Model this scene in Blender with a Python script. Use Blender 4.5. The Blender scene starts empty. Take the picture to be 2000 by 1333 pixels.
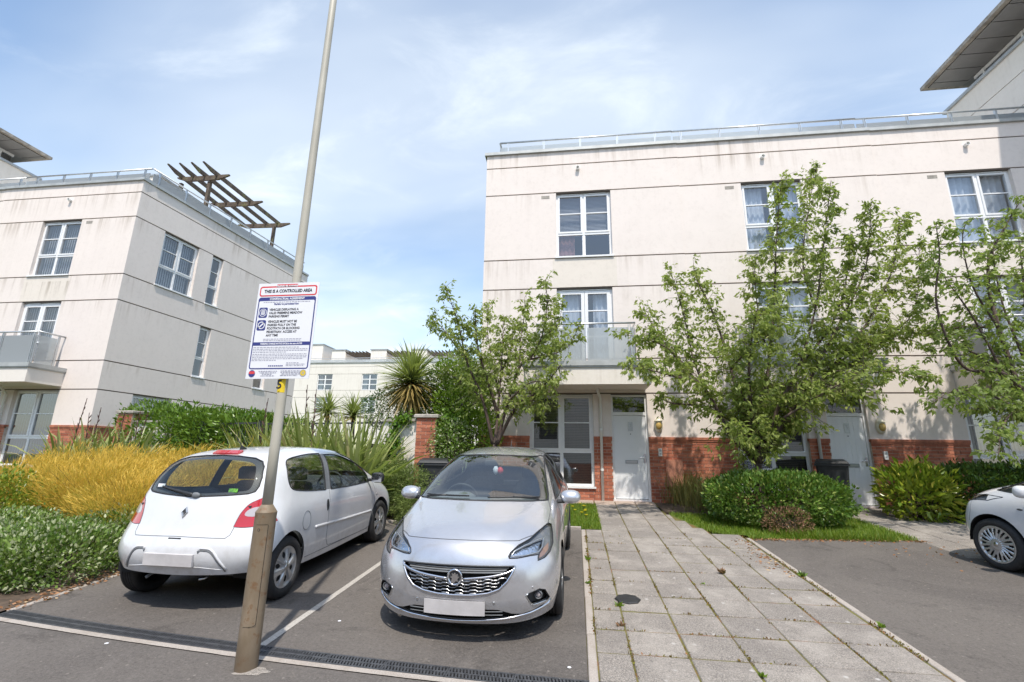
import bpy, bmesh, math, random
from mathutils import Vector, Matrix, noise
sc = bpy.context.scene
COL = sc.collection
rnd = random.Random(7)
PI = math.pi
rad = math.radians

# ------------------------------------------------------------------ camera
CAM_H = 1.8224
PITCH, ROLL, YAW = 0.24059, 0.01598, 0.13451
LENS = 16.72
SLOPE = 0.07096
cam_d = bpy.data.cameras.new('camera')
cam_d.lens = LENS; cam_d.sensor_width = 36.0; cam_d.clip_end = 3000; cam_d.clip_start = 0.05
cam = bpy.data.objects.new('camera', cam_d); COL.objects.link(cam)
FWD = Vector((-math.sin(YAW) * math.cos(PITCH), math.cos(YAW) * math.cos(PITCH), math.sin(PITCH)))
_r = Vector((math.cos(YAW), math.sin(YAW), 0)); _u = _r.cross(FWD)
RIGHT = math.cos(ROLL) * _r + math.sin(ROLL) * _u
UP = -math.sin(ROLL) * _r + math.cos(ROLL) * _u
CAM = Vector((0, 0, CAM_H))
m = Matrix((RIGHT, UP, -FWD)).transposed().to_4x4(); m.translation = CAM
cam.matrix_world = m
sc.camera = cam

# ------------------------------------------------------------------ sky and sun
SUN_EL, SUN_AZ = rad(60.5), rad(166.0)      # azimuth clockwise from +Y
world = bpy.data.worlds.new('World'); sc.world = world; world.use_nodes = True
wn, wl = world.node_tree.nodes, world.node_tree.links
wn.clear()
w_out = wn.new('ShaderNodeOutputWorld'); w_bg = wn.new('ShaderNodeBackground')
w_sky = wn.new('ShaderNodeTexSky'); w_sky.sky_type = 'NISHITA'; w_sky.sun_disc = False
w_sky.sun_elevation = SUN_EL; w_sky.sun_rotation = SUN_AZ
w_sky.air_density = 1.0; w_sky.dust_density = 0.9; w_sky.ozone_density = 0.5
w_bg.inputs[1].default_value = 0.15
# thin cloud: noise over a flat cloud layer, projected from the view direction
w_tc = wn.new('ShaderNodeTexCoord'); w_sep = wn.new('ShaderNodeSeparateXYZ')
wl.new(w_tc.outputs['Generated'], w_sep.inputs[0])
def wmath(op, a, b=None):
    n = wn.new('ShaderNodeMath'); n.operation = op
    for i, v in enumerate((a, b)):
        if v is None: continue
        if isinstance(v, (int, float)): n.inputs[i].default_value = v
        else: wl.new(v, n.inputs[i])
    return n.outputs[0]
w_den = wmath('ADD', wmath('MAXIMUM', w_sep.outputs[2], 0.0), 0.22)
w_px = wmath('DIVIDE', w_sep.outputs[0], w_den); w_py = wmath('DIVIDE', w_sep.outputs[1], w_den)
w_cmb = wn.new('ShaderNodeCombineXYZ'); wl.new(w_px, w_cmb.inputs[0]); wl.new(w_py, w_cmb.inputs[1])
w_map = wn.new('ShaderNodeMapping'); w_map.inputs['Rotation'].default_value = (0, 0, rad(-28)); w_map.inputs['Scale'].default_value = (0.8, 1.45, 1)
w_map.inputs['Location'].default_value = (2.0, 3.75, 0)
wl.new(w_cmb.outputs[0], w_map.inputs[0])
def wnoise(scale, detail, rough, dist):
    n = wn.new('ShaderNodeTexNoise'); n.inputs['Scale'].default_value = scale; n.inputs['Detail'].default_value = detail
    n.inputs['Roughness'].default_value = rough; n.inputs['Distortion'].default_value = dist
    wl.new(w_map.outputs[0], n.inputs['Vector']); return n.outputs[0]
def wramp(src, a, b):
    n = wn.new('ShaderNodeMapRange'); n.interpolation_type = 'SMOOTHSTEP'
    n.inputs[1].default_value = a; n.inputs[2].default_value = b
    wl.new(src, n.inputs[0]); return n.outputs[0]
w_veil = wramp(wnoise(0.62, 5, 0.48, 0.3), 0.43, 0.73)
w_wisp = wramp(wnoise(2.6, 9, 0.60, 0.5), 0.50, 0.82)
w_low = wramp(w_sep.outputs[2], 0.55, 0.0)
w_c = wmath('ADD', wmath('MULTIPLY', w_veil, 0.62), wmath('MULTIPLY', w_wisp, 0.36))
w_cum = wmath('MULTIPLY', wramp(wnoise(2.0, 8, 0.55, 0.2), 0.50, 0.62), wramp(w_sep.outputs[2], 0.34, 0.12))
w_c = wmath('ADD', w_c, wmath('MULTIPLY', w_cum, 0.45))
w_c = wmath('ADD', w_c, wmath('MULTIPLY', w_low, 0.46))
w_c = wmath('MINIMUM', w_c, 0.93)
w_mix = wn.new('ShaderNodeMix'); w_mix.data_type = 'RGBA'
w_tint = wn.new('ShaderNodeMix'); w_tint.data_type = 'RGBA'; w_tint.blend_type = 'MULTIPLY'; w_tint.inputs['Factor'].default_value = 1.0
wl.new(w_sky.outputs[0], w_tint.inputs['A']); w_tint.inputs['B'].default_value = (1.0, 1.03, 1.0, 1)
wl.new(w_c, w_mix.inputs['Factor']); wl.new(w_tint.outputs['Result'], w_mix.inputs['A'])
w_mix.inputs['B'].default_value = (4.1, 4.45, 4.75, 1)
wl.new(w_mix.outputs['Result'], w_bg.inputs[0]); wl.new(w_bg.outputs[0], w_out.inputs[0])

sun_d = bpy.data.lights.new('sun', 'SUN'); sun_d.energy = 2.6; sun_d.angle = rad(0.9); sun_d.color = (1.0, 0.93, 0.835)
sun = bpy.data.objects.new('sun', sun_d); COL.objects.link(sun)
SUN_DIR = Vector((math.sin(SUN_AZ) * math.cos(SUN_EL), math.cos(SUN_AZ) * math.cos(SUN_EL), math.sin(SUN_EL)))
sun.rotation_euler = SUN_DIR.to_track_quat('Z', 'Y').to_euler()
sun.location = (6, -24, 40)

vs = sc.view_settings
vs.view_transform = 'Standard'; vs.look = 'None'; vs.gamma = 1.0; vs.exposure = 0.80; vs.use_curve_mapping = False
sc.cycles.use_denoising = True
sc.cycles.max_bounces = 8; sc.cycles.transparent_max_bounces = 24; sc.cycles.diffuse_bounces = 4; sc.cycles.glossy_bounces = 4
sc.cycles.caustics_reflective = False; sc.cycles.caustics_refractive = False
sc.cycles.sample_clamp_indirect = 6

# ------------------------------------------------------------------ helpers
def gz(Y):
    if Y < -2: return SLOPE * -2
    if Y < 12.3: return SLOPE * Y
    if Y < 70: return SLOPE * 12.3 + (Y - 12.3) * 0.045
    return SLOPE * 12.3 + 57.7 * 0.045
def ray(px, py):            # direction of a photo pixel (2000 x 1333)
    f = LENS / 36 * 2000
    return RIGHT * ((px - 1000) / f) - UP * ((py - 666.5) / f) + FWD
def at(px, py, Y):          # the point seen at a pixel, standing at depth Y
    d = ray(px, py); return CAM + d * (Y / d.y)
def on_ground(px, py):
    d = ray(px, py); return CAM + d * (CAM_H / (SLOPE * d.y - d.z))

class MB:
    def __init__(s, T=None): s.v = []; s.f = []; s.mi = []; s.T = T; s.cur = 0; s.sm = []; s.smooth = False
    def add(s, vs, fs):
        o = len(s.v); T = s.T
        for v in vs: s.v.append(tuple(T @ Vector(v)) if T is not None else tuple(v))
        flip = T is not None and T.determinant() < 0
        for f in fs:
            f = [o + i for i in f]
            if flip: f.reverse()
            s.f.append(f); s.mi.append(s.cur); s.sm.append(s.smooth)
        return s
    def box(s, x0, x1, y0, y1, z0, z1):
        return s.add([(x0,y0,z0),(x1,y0,z0),(x1,y1,z0),(x0,y1,z0),(x0,y0,z1),(x1,y0,z1),(x1,y1,z1),(x0,y1,z1)],
                     [(0,3,2,1),(4,5,6,7),(0,1,5,4),(1,2,6,5),(2,3,7,6),(3,0,4,7)])
    def cbox(s, x0, x1, y0, y1, z0, z1, c=.006):
        # box with chamfered top edges
        return s.add([(x0,y0,z0),(x1,y0,z0),(x1,y1,z0),(x0,y1,z0),(x0,y0,z1-c),(x1,y0,z1-c),(x1,y1,z1-c),(x0,y1,z1-c),
                      (x0+c,y0+c,z1),(x1-c,y0+c,z1),(x1-c,y1-c,z1),(x0+c,y1-c,z1)],
                     [(0,3,2,1),(0,1,5,4),(1,2,6,5),(2,3,7,6),(3,0,4,7),(4,5,9,8),(5,6,10,9),(6,7,11,10),(7,4,8,11),(8,9,10,11)])
    def bar(s, a, b, w, h, up=(0,0,1)):
        # rectangular bar from a to b
        a = Vector(a); b = Vector(b); d = (b - a).normalized(); u = Vector(up); sd = d.cross(u)
        if sd.length < 1e-4: sd = d.cross(Vector((1,0,0)))
        sd.normalize(); u = sd.cross(d).normalized(); sd *= w / 2; u *= h / 2
        P = [a-sd-u, a+sd-u, a+sd+u, a-sd+u, b-sd-u, b+sd-u, b+sd+u, b-sd+u]
        return s.add(P, [(0,1,2,3),(4,7,6,5),(0,4,5,1),(1,5,6,2),(2,6,7,3),(3,7,4,0)])
    def tube(s, pts, r, n=8, caps=True):
        pts = [Vector(p) for p in pts]
        rs = r if isinstance(r, (list, tuple)) else [r] * len(pts)
        V = []; F = []; prev = None
        for i, p in enumerate(pts):
            d = (pts[min(i+1, len(pts)-1)] - pts[max(i-1, 0)])
            if d.length < 1e-9: d = Vector((0,0,1))
            d.normalize()
            if prev is None:
                a = d.cross(Vector((0,0,1)))
                if a.length < 1e-3: a = d.cross(Vector((1,0,0)))
            else: a = prev - d * prev.dot(d)
            a.normalize(); prev = a; b = d.cross(a)
            for k in range(n):
                t = 2 * PI * k / n; V.append(p + (a * math.cos(t) + b * math.sin(t)) * rs[i])
        for i in range(len(pts) - 1):
            for k in range(n):
                k2 = (k + 1) % n; F.append((i*n+k, i*n+k2, (i+1)*n+k2, (i+1)*n+k))
        if caps:
            F.append(tuple(range(n))[::-1]); F.append(tuple((len(pts)-1)*n + k for k in range(n)))
        return s.add(V, F)
    def lathe(s, prof, M=None, n=24, closed=False):
        # prof (r, z) about local z, M places it
        V = []; F = []
        for (r, z) in prof:
            for k in range(n):
                t = 2*PI*k/n; p = Vector((r*math.cos(t), r*math.sin(t), z)); V.append(M @ p if M is not None else p)
        L = len(prof)
        for i in range(L if closed else L-1):
            j = (i+1) % L
            for k in range(n):
                k2 = (k+1) % n; F.append((i*n+k, i*n+k2, j*n+k2, j*n+k))
        if not closed:
            if prof[0][0] > 1e-6: F.append(tuple(range(n))[::-1])
            if prof[-1][0] > 1e-6: F.append(tuple((L-1)*n+k for k in range(n)))
        return s.add(V, F)
    def prism(s, poly, fn, a, b):
        # poly: 2d outline, fn(u, v, w) -> 3d, from w=a to w=b
        n = len(poly)
        V = [fn(u, v, a) for u, v in poly] + [fn(u, v, b) for u, v in poly]
        F = [tuple(range(n))[::-1], tuple(range(n, 2*n))] + [(i, (i+1) % n, n+(i+1) % n, n+i) for i in range(n)]
        return s.add(V, F)
    def mesh(s, name, mats):
        me = bpy.data.meshes.new(name); me.from_pydata(s.v, [], s.f)
        for mt in (mats if isinstance(mats, (list, tuple)) else [mats]): me.materials.append(mt)
        me.polygons.foreach_set('material_index', s.mi); me.polygons.foreach_set('use_smooth', s.sm)
        me.update(); return me
    def build(s, name, mats, parent=None, fix=False):
        me = s.mesh(name, mats)
        if fix:
            bm = bmesh.new(); bm.from_mesh(me); bmesh.ops.recalc_face_normals(bm, faces=bm.faces); bm.to_mesh(me); bm.free()
        return link(name, me, parent)
def link(name, me, parent=None):
    o = bpy.data.objects.new(name, me); COL.objects.link(o)
    if parent is not None: adopt(o, parent)
    return o
WMAT = {}
def wmat(o):
    return WMAT.get(o.name, Matrix.Identity(4))
def adopt(o, p, keep=True):
    # the child's own mesh stays in world coordinates; the inverse of its parent's placement is stored
    o.parent = p
    if keep: o.matrix_parent_inverse = wmat(p).inverted()
def tag(o, label, cat, group=None, kind=None):
    o['label'] = label; o['category'] = cat
    if group: o['group'] = group
    if kind: o['kind'] = kind
    return o
def thing(name, label, cat, loc=(0,0,0), M=None, group=None):
    o = bpy.data.objects.new(name, None); o.empty_display_size = .2; COL.objects.link(o)
    if M is None: M = Matrix.Translation(loc)
    o.matrix_world = M; WMAT[o.name] = M.copy()
    return tag(o, label, cat, group)
def struct(o, label=None):
    o['kind'] = 'structure'
    if label: o['label'] = label
    return o
def auto_smooth(o, ang=35):
    me = o.data
    me.polygons.foreach_set('use_smooth', [True] * len(me.polygons))
    try: me.set_sharp_from_angle(angle=rad(ang))
    except Exception: pass
    return o

# ------------------------------------------------------------------ materials
MAT = {}
class NT:
    def __init__(s, name):
        s.m = bpy.data.materials.new(name); s.m.use_nodes = True; s.t = s.m.node_tree; s.n = s.t.nodes; s.l = s.t.links
        s.b = s.n['Principled BSDF']; s.out = s.n['Material Output']; MAT[name] = s.m
        s.tc = s.n.new('ShaderNodeTexCoord')
    def new(s, t): return s.n.new(t)
    def lk(s, a, b): s.l.new(a, b)
    def noise(s, scale, detail=5, rough=.55, dist=0, vec=None, stretch=None):
        n = s.new('ShaderNodeTexNoise'); n.inputs['Scale'].default_value = scale; n.inputs['Detail'].default_value = detail
        n.inputs['Roughness'].default_value = rough; n.inputs['Distortion'].default_value = dist
        v = vec or s.tc.outputs['Object']
        if stretch:
            mp = s.new('ShaderNodeMapping'); mp.inputs['Scale'].default_value = stretch; s.lk(v, mp.inputs[0]); v = mp.outputs[0]
        s.lk(v, n.inputs['Vector']); return n.outputs['Fac']
    def vor(s, scale, out='Distance', vec=None, feature='F1'):
        n = s.new('ShaderNodeTexVoronoi'); n.feature = feature; n.inputs['Scale'].default_value = scale
        s.lk(vec or s.tc.outputs['Object'], n.inputs['Vector']); return n.outputs[out]
    def ramp(s, src, stops):
        n = s.new('ShaderNodeValToRGB'); el = n.color_ramp.elements
        while len(el) < len(stops): el.new(.5)
        for e, (p, c) in zip(el, stops):
            e.position = p; e.color = (c[0], c[1], c[2], 1) if not isinstance(c, (int, float)) else (c, c, c, 1)
        s.lk(src, n.inputs[0]); return n.outputs[0]
    def rng(s, src, a, b, c=0., d=1.):
        n = s.new('ShaderNodeMapRange'); n.interpolation_type = 'SMOOTHSTEP'
        for i, v in enumerate((a, b, c, d)): n.inputs[i+1].default_value = v
        s.lk(src, n.inputs[0]); return n.outputs[0]
    def mix(s, fac, a, b, mode='MIX'):
        n = s.new('ShaderNodeMix'); n.data_type = 'RGBA'; n.blend_type = mode
        for nm, v in (('Factor', fac), ('A', a), ('B', b)):
            if isinstance(v, (int, float)): n.inputs[nm].default_value = v
            elif isinstance(v, (tuple, list)): n.inputs[nm].default_value = (v[0], v[1], v[2], 1)
            else: s.lk(v, n.inputs[nm])
        return n.outputs['Result']
    def math(s, op, a, b=0.):
        n = s.new('ShaderNodeMath'); n.operation = op
        for i, v in enumerate((a, b)):
            if isinstance(v, (int, float)): n.inputs[i].default_value = v
            else: s.lk(v, n.inputs[i])
        return n.outputs[0]
    def rand(s):
        n = s.new('ShaderNodeObjectInfo'); return n.outputs['Random']
    def sep(s, what='Object'):
        n = s.new('ShaderNodeSeparateXYZ'); s.lk(s.tc.outputs[what], n.inputs[0]); return n.outputs
    def bump(s, h, dist=.01, strength=.5):
        n = s.new('ShaderNodeBump'); n.inputs['Distance'].default_value = dist; n.inputs['Strength'].default_value = strength
        s.lk(h, n.inputs['Height']); s.lk(n.outputs[0], s.b.inputs['Normal'])
    def col(s, c):
        if isinstance(c, (tuple, list)): s.b.inputs['Base Color'].default_value = (c[0], c[1], c[2], 1)
        else: s.lk(c, s.b.inputs['Base Color'])
    def set(s, **k):
        for a, v in k.items(): s.b.inputs[a.replace('_', ' ')].default_value = v
        return s
def plain(name, c, rough=.5, metal=0., spec=.5, coat=0., var=0., vscale=8.):
    t = NT(name); t.set(Roughness=rough, Metallic=metal); t.b.inputs['Specular IOR Level'].default_value = spec
    if coat: t.b.inputs['Coat Weight'].default_value = coat; t.b.inputs['Coat Roughness'].default_value = .03
    if var:
        f = t.noise(vscale, 6, .6)
        t.col(t.mix(t.rng(f, .3, .7), tuple(x * (1 - var) for x in c), tuple(min(1, x * (1 + var)) for x in c)))
    else: t.col(c)
    return t.m
def glass(name, tint, refl=1.0, trans=.75, rough=.0, ior=1.6):
    # thin pane: fresnel-weighted reflection over a tinted see-through body
    t = NT(name); t.n.remove(t.b)
    tr = t.new('ShaderNodeBsdfTransparent'); tr.inputs[0].default_value = (*[x * trans for x in tint], 1)
    gl = t.new('ShaderNodeBsdfGlossy'); gl.inputs['Roughness'].default_value = rough; gl.inputs[0].default_value = (refl, refl, refl, 1)
    fr = t.new('ShaderNodeFresnel'); 
    gb = t.new('ShaderNodeNewGeometry'); t.lk(t.rng(gb.outputs['Backfacing'], 0, 1, ior, 1 / ior), fr.inputs[0])   # a thin pane reflects alike from both sides
    mx = t.new('ShaderNodeMixShader'); t.lk(fr.outputs[0], mx.inputs[0]); t.lk(tr.outputs[0], mx.inputs[1]); t.lk(gl.outputs[0], mx.inputs[2])
    t.lk(mx.outputs[0], t.out.inputs[0]); return t.m
def leafmat(name, a, b, trans=.25, rough=.45, c=None, thr=.86):
    t = NT(name)
    at_ = t.new('ShaderNodeAttribute'); at_.attribute_name = 'leafcol'
    f = t.new('ShaderNodeSeparateColor'); t.lk(at_.outputs['Color'], f.inputs[0])
    colr = t.mix(f.outputs[0], a, b)
    if c: colr = t.mix(t.rng(f.outputs[1], thr, thr + .04), colr, c)
    t.col(colr); t.set(Roughness=rough); t.b.inputs['Specular IOR Level'].default_value = .35
    tl = t.new('ShaderNodeBsdfTranslucent'); t.lk(t.mix(.5, colr, (.35, .5, .05), 'MIX'), tl.inputs[0])
    mx = t.new('ShaderNodeMixShader'); mx.inputs[0].default_value = trans
    t.lk(t.b.outputs[0], mx.inputs[1]); t.lk(tl.outputs[0], mx.inputs[2]); t.lk(mx.outputs[0], t.out.inputs[0])
    return t.m

# render (painted smooth cement): soot streaks hang below each joint and sill line
def mk_render(name, base, dirt, amount, lines=()):
    t = NT(name); z = t.sep()[2]
    big = t.noise(.45, 5, .6); streak = t.noise(2.6, 7, .7, .2, stretch=(2.6, 2.6, .10)); fine = t.noise(60, 3, .6)
    near = None
    for L in lines:
        d = t.math('SUBTRACT', L, z); m_ = t.math('MULTIPLY', t.rng(d, -.002, .01), t.rng(d, .75, .02)); near = m_ if near is None else t.math('MAXIMUM', near, m_)
    f = t.math('MULTIPLY', t.rng(streak, .44, .72), t.rng(big, .38, .66))
    if near is not None: f = t.math('MULTIPLY', f, t.math('ADD', t.math('MULTIPLY', near, .95), .10))
    c = t.mix(t.math('MULTIPLY', f, amount), base, dirt)
    c = t.mix(t.rng(t.noise(1.4, 6, .65), .35, .7, 0, .16), c, tuple(x * .80 for x in base))
    c = t.mix(t.rng(t.noise(9, 6, .7), .45, .8, 0, .14), c, tuple(x * .75 for x in dirt))
    t.col(c); t.set(Roughness=.85); t.b.inputs['Specular IOR Level'].default_value = .2
    t.bump(fine, .004, .35); return t.m
_LZ = (4.30, 6.235, 7.09, 9.08, 9.96, 10.38)
mk_render('render_white', (.78, .705, .652), (.42, .35, .285), .75, _LZ)
mk_render('render_left', (.78, .705, .652), (.42, .35, .285), .75, tuple(z + .19 for z in _LZ))
mk_render('render_pale', (.77, .72, .655), (.48, .42, .35), .5)
mk_render('render_soot', (.74, .675, .60), (.28, .23, .175), .95, (7.10,))
mk_render('render_white_wall', (.78, .73, .68), (.48, .42, .35), .6)
plain('joint_dark', (.16, .13, .11), .9)
plain('upvc', (.80, .80, .80), .3, spec=.5, var=.03)
plain('door_white', (.80, .81, .82), .32, spec=.5, var=.02, vscale=3)
plain('rubber_black', (.02, .02, .022), .6)
plain('alu', (.55, .57, .58), .35, metal=.75, var=.08)
plain('steel_grey', (.40, .42, .43), .45, metal=.35, var=.1)
plain('coping_grey', (.42, .43, .42), .5, metal=.3, var=.12, vscale=3)
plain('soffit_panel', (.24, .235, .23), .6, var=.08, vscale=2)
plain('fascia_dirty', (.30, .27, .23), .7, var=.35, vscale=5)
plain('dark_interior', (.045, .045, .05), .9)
plain('blind', (.55, .55, .56), .8, var=.05)
plain('blind_brown', (.40, .33, .28), .8)
plain('curtain', (.74, .78, .84), .85, var=.08)
plain('curtain_red', (.42, .22, .20), .85, var=.2, vscale=20)
plain('chrome', (.75, .75, .77), .12, metal=1.)
plain('satin_chrome', (.60, .61, .62), .28, metal=1.)
plain('plastic_white', (.78, .78, .76), .35)
plain('lamp_cream', (.80, .76, .62), .4)
plain('lamp_amber', (.55, .38, .12), .25)
plain('meter_terracotta', (.46, .20, .13), .6, var=.12)
plain('black_plastic', (.022, .023, .025), .45, var=.15)
plain('bin_black', (.028, .03, .032), .5, var=.25, vscale=5)
plain('soil', (.085, .06, .042), .95, var=.35, vscale=10)
plain('stone_cap', (.36, .33, .29), .85, var=.25, vscale=7)
glass('window_glass', (.86, .90, .94), .95, .80, ior=2.3)
glass('window_glass_dark', (.70, .74, .74), .95, .66, ior=2.6)
glass('car_glass', (.88, .95, .93), .95, .88, ior=2.3)
glass('car_glass_tint', (.92, .96, .94), .95, .94, ior=1.5)
glass('lamp_lens', (.95, .97, 1.0), .8, .92)
t = NT('balustrade_glass')
t.n.remove(t.b)
_tr = t.new('ShaderNodeBsdfTransparent'); _tr.inputs[0].default_value = (.93, .96, .96, 1)
_df = t.new('ShaderNodeBsdfDiffuse'); _df.inputs[0].default_value = (.72, .76, .78, 1)
_tl = t.new('ShaderNodeBsdfTranslucent'); _tl.inputs[0].default_value = (.72, .76, .78, 1)
_gl = t.new('ShaderNodeBsdfGlossy'); _gl.inputs['Roughness'].default_value = .08
_m0 = t.new('ShaderNodeMixShader'); _m0.inputs[0].default_value = .4; t.lk(_df.outputs[0], _m0.inputs[1]); t.lk(_tl.outputs[0], _m0.inputs[2])
_m1 = t.new('ShaderNodeMixShader'); _m1.inputs[0].default_value = .55; t.lk(_tr.outputs[0], _m1.inputs[1]); t.lk(_m0.outputs[0], _m1.inputs[2])
_fr = t.new('ShaderNodeFresnel'); _m2 = t.new('ShaderNodeMixShader'); t.lk(_fr.outputs[0], _m2.inputs[0]); t.lk(_m1.outputs[0], _m2.inputs[1]); t.lk(_gl.outputs[0], _m2.inputs[2])
t.lk(_m2.outputs[0], t.out.inputs[0])

t = NT('brick_red')
c = t.mix(t.rand(), (.30, .088, .048), (.57, .215, .125))
c = t.mix(t.rng(t.noise(30, 4, .7), .4, .75, 0, .5), c, (.27, .09, .055))
c = t.mix(t.rng(t.noise(2.5, 5, .7), .58, .75, 0, .35), c, (.62, .45, .38))
t.col(c); t.set(Roughness=.85); t.bump(t.noise(90, 4, .7), .003, .6)
t = NT('brick_wall_red')
_g = t.new('ShaderNodeNewGeometry')
c = t.mix(_g.outputs['Random Per Island'], (.30, .088, .048), (.57, .215, .125))
c = t.mix(t.rng(t.noise(30, 4, .7), .4, .75, 0, .5), c, (.27, .09, .055))
t.col(c); t.set(Roughness=.85); t.bump(t.noise(90, 4, .7), .003, .6)
plain('mortar', (.52, .43, .36), .95, var=.2, vscale=12)
plain('string_course', (.42, .15, .085), .75, var=.3, vscale=6)

def mk_asphalt(name, base, light, sc_=1.0):
    t = NT(name)
    fine = t.noise(150 * sc_, 4, .8); mid = t.noise(28, 5, .7); big = t.noise(.55, 7, .62, .5)
    c = t.mix(t.rng(fine, .28, .74), tuple(x * .70 for x in base), tuple(x * 1.34 for x in base))
    c = t.mix(t.rng(big, .36, .64, 0, .6), c, light)
    c = t.mix(t.rng(t.noise(1.6, 7, .7, .8), .55, .68, 0, .55), c, tuple(x * .50 for x in base))          # old oil and tyre grime
    c = t.mix(t.rng(t.noise(.9, 5, .6, 1.2, stretch=(3.2, .5, 1)), .55, .72, 0, .35), c, tuple(x * 1.45 for x in base))   # wheel-worn lanes
    sp = t.noise(7, 6, .7, .3, stretch=(.8, 1.6, 1)); c = t.mix(t.math('MULTIPLY', t.rng(sp, .60, .72, 0, .65), t.rng(t.noise(.8, 3, .5), .45, .6)), c, (.27, .24, .20))
    vs_ = t.vor(26, 'Color'); sv = t.new('ShaderNodeSeparateColor'); t.lk(vs_, sv.inputs[0]); c = t.mix(t.math('MULTIPLY', t.rng(sv.outputs[0], .93, .96, 0, .8), t.rng(t.vor(26), .34, .14)), c, (.26, .235, .205))
    g2 = t.noise(30, 4, .7); c = t.mix(t.rng(g2, .52, .70, 0, .40), c, tuple(x * 1.5 for x in base)); c = t.mix(t.rng(g2, .48, .32, 0, .40), c, tuple(x * .6 for x in base))
    gr = t.noise(58, 3, .7); c = t.mix(t.rng(gr, .52, .72, 0, .55), c, tuple(x * 1.75 for x in base)); c = t.mix(t.rng(gr, .46, .30, 0, .5), c, tuple(x * .50 for x in base))
    t.col(c); t.set(Roughness=.9); t.b.inputs['Specular IOR Level'].default_value = .25
    t.bump(t.math('ADD', fine, t.math('MULTIPLY', mid, .6)), .006, .8); return t.m
mk_asphalt('asphalt_road', (.122, .110, .101), (.165, .149, .135))
mk_asphalt('asphalt_bay', (.115, .103, .094), (.175, .157, .139))
t = NT('slab')
_g = t.new('ShaderNodeNewGeometry').outputs['Position']
c = t.mix(t.rand(), (.31, .275, .242), (.40, .357, .312))
fine = t.noise(95, 3, .8, vec=_g); c = t.mix(t.rng(fine, .38, .66), (.14, .127, .115), c)
c = t.mix(t.rng(t.noise(45, 4, .75, vec=_g), .55, .75, 0, .6), c, (.50, .475, .45))
c = t.mix(t.rng(t.noise(2.3, 6, .65, vec=_g), .42, .72, 0, .5), c, (.44, .40, .355))
v = t.vor(13, 'Color', _g); sv = t.new('ShaderNodeSeparateColor'); t.lk(v, sv.inputs[0])
c = t.mix(t.math('MULTIPLY', t.rng(sv.outputs[1], .94, .96, 0, .7), t.rng(t.vor(13, 'Distance', _g), .34, .08)), c, (.54, .52, .49))
c = t.mix(t.rng(t.noise(5.5, 7, .75, .5, vec=_g), .58, .72, 0, .4), c, (.17, .15, .135))
t.col(c); t.set(Roughness=.92); t.bump(fine, .006, .9)
t = NT('concrete_edge')
c = t.mix(t.rng(t.noise(90, 4, .7), .3, .7), (.30, .265, .235), (.46, .415, .37))
c = t.mix(t.rng(t.noise(2.2, 6, .7), .45, .7, 0, .6), c, (.25, .20, .155)); t.col(c); t.set(Roughness=.92); t.bump(t.noise(140, 3, .7), .004, .6)
plain('grate', (.07, .072, .077), .5, metal=.2, var=.3, vscale=20)
plain('void_black', (.008, .008, .008), .9)
t = NT('line_white')
c = t.mix(t.rng(t.noise(60, 4, .7), .35, .7), (.33, .305, .27), (.50, .465, .42)); t.col(c); t.set(Roughness=.85)
t = NT('moss')
c = t.mix(t.rng(t.noise(14, 5, .7), .3, .7), (.10, .075, .03), (.16, .16, .035)); c = t.mix(t.rng(t.noise(4, 5, .7), .5, .66), c, (.20, .09, .035)); t.col(c); t.set(Roughness=.95)
t = NT('earth')
c = t.mix(t.rng(t.noise(1.3, 6, .6), .35, .65), (.07, .085, .03), (.10, .13, .045)); t.col(c); t.set(Roughness=.95)
t = NT('lawn_ground')
c = t.mix(t.rng(t.noise(9, 6, .7), .3, .7), (.08, .12, .02), (.16, .22, .03)); t.col(c); t.set(Roughness=.95)
t = NT('timber_grey')
w = t.noise(7, 6, .65, .2, stretch=(1, 1, 1)); c = t.mix(t.rng(w, .3, .7), (.065, .045, .035), (.14, .11, .085))
c = t.mix(t.rng(t.noise(3, 5, .7), .5, .7, 0, .6), c, (.20, .21, .07)); t.col(c); t.set(Roughness=.9); t.bump(t.noise(40, 4, .7), .006, .7)
t = NT('lamp_post_grey')
c = t.mix(t.rng(t.noise(1.5, 4, .6), .35, .7), (.42, .395, .325), (.50, .475, .40)); c = t.mix(t.rng(t.noise(20, 3, .6), .72, .77, 0, .55), c, (.22, .14, .08)); t.col(c); t.set(Roughness=.55)
t = NT('lamp_base_brown')
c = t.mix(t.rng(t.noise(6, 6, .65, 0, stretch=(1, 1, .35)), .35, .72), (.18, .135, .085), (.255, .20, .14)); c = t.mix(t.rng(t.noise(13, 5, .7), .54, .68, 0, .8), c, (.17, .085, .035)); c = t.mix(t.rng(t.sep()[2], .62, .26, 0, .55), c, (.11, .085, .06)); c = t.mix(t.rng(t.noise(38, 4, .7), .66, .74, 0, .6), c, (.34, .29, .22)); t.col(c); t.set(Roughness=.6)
plain('sticker_yellow', (.75, .55, .02), .5, var=.1)
plain('print_black', (.02, .02, .03), .6)
plain('print_navy', (.035, .045, .21), .5)
plain('print_red', (.66, .055, .06), .5)
plain('print_grey', (.38, .38, .45), .6)
plain('sign_white', (.80, .81, .84), .35)

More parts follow.
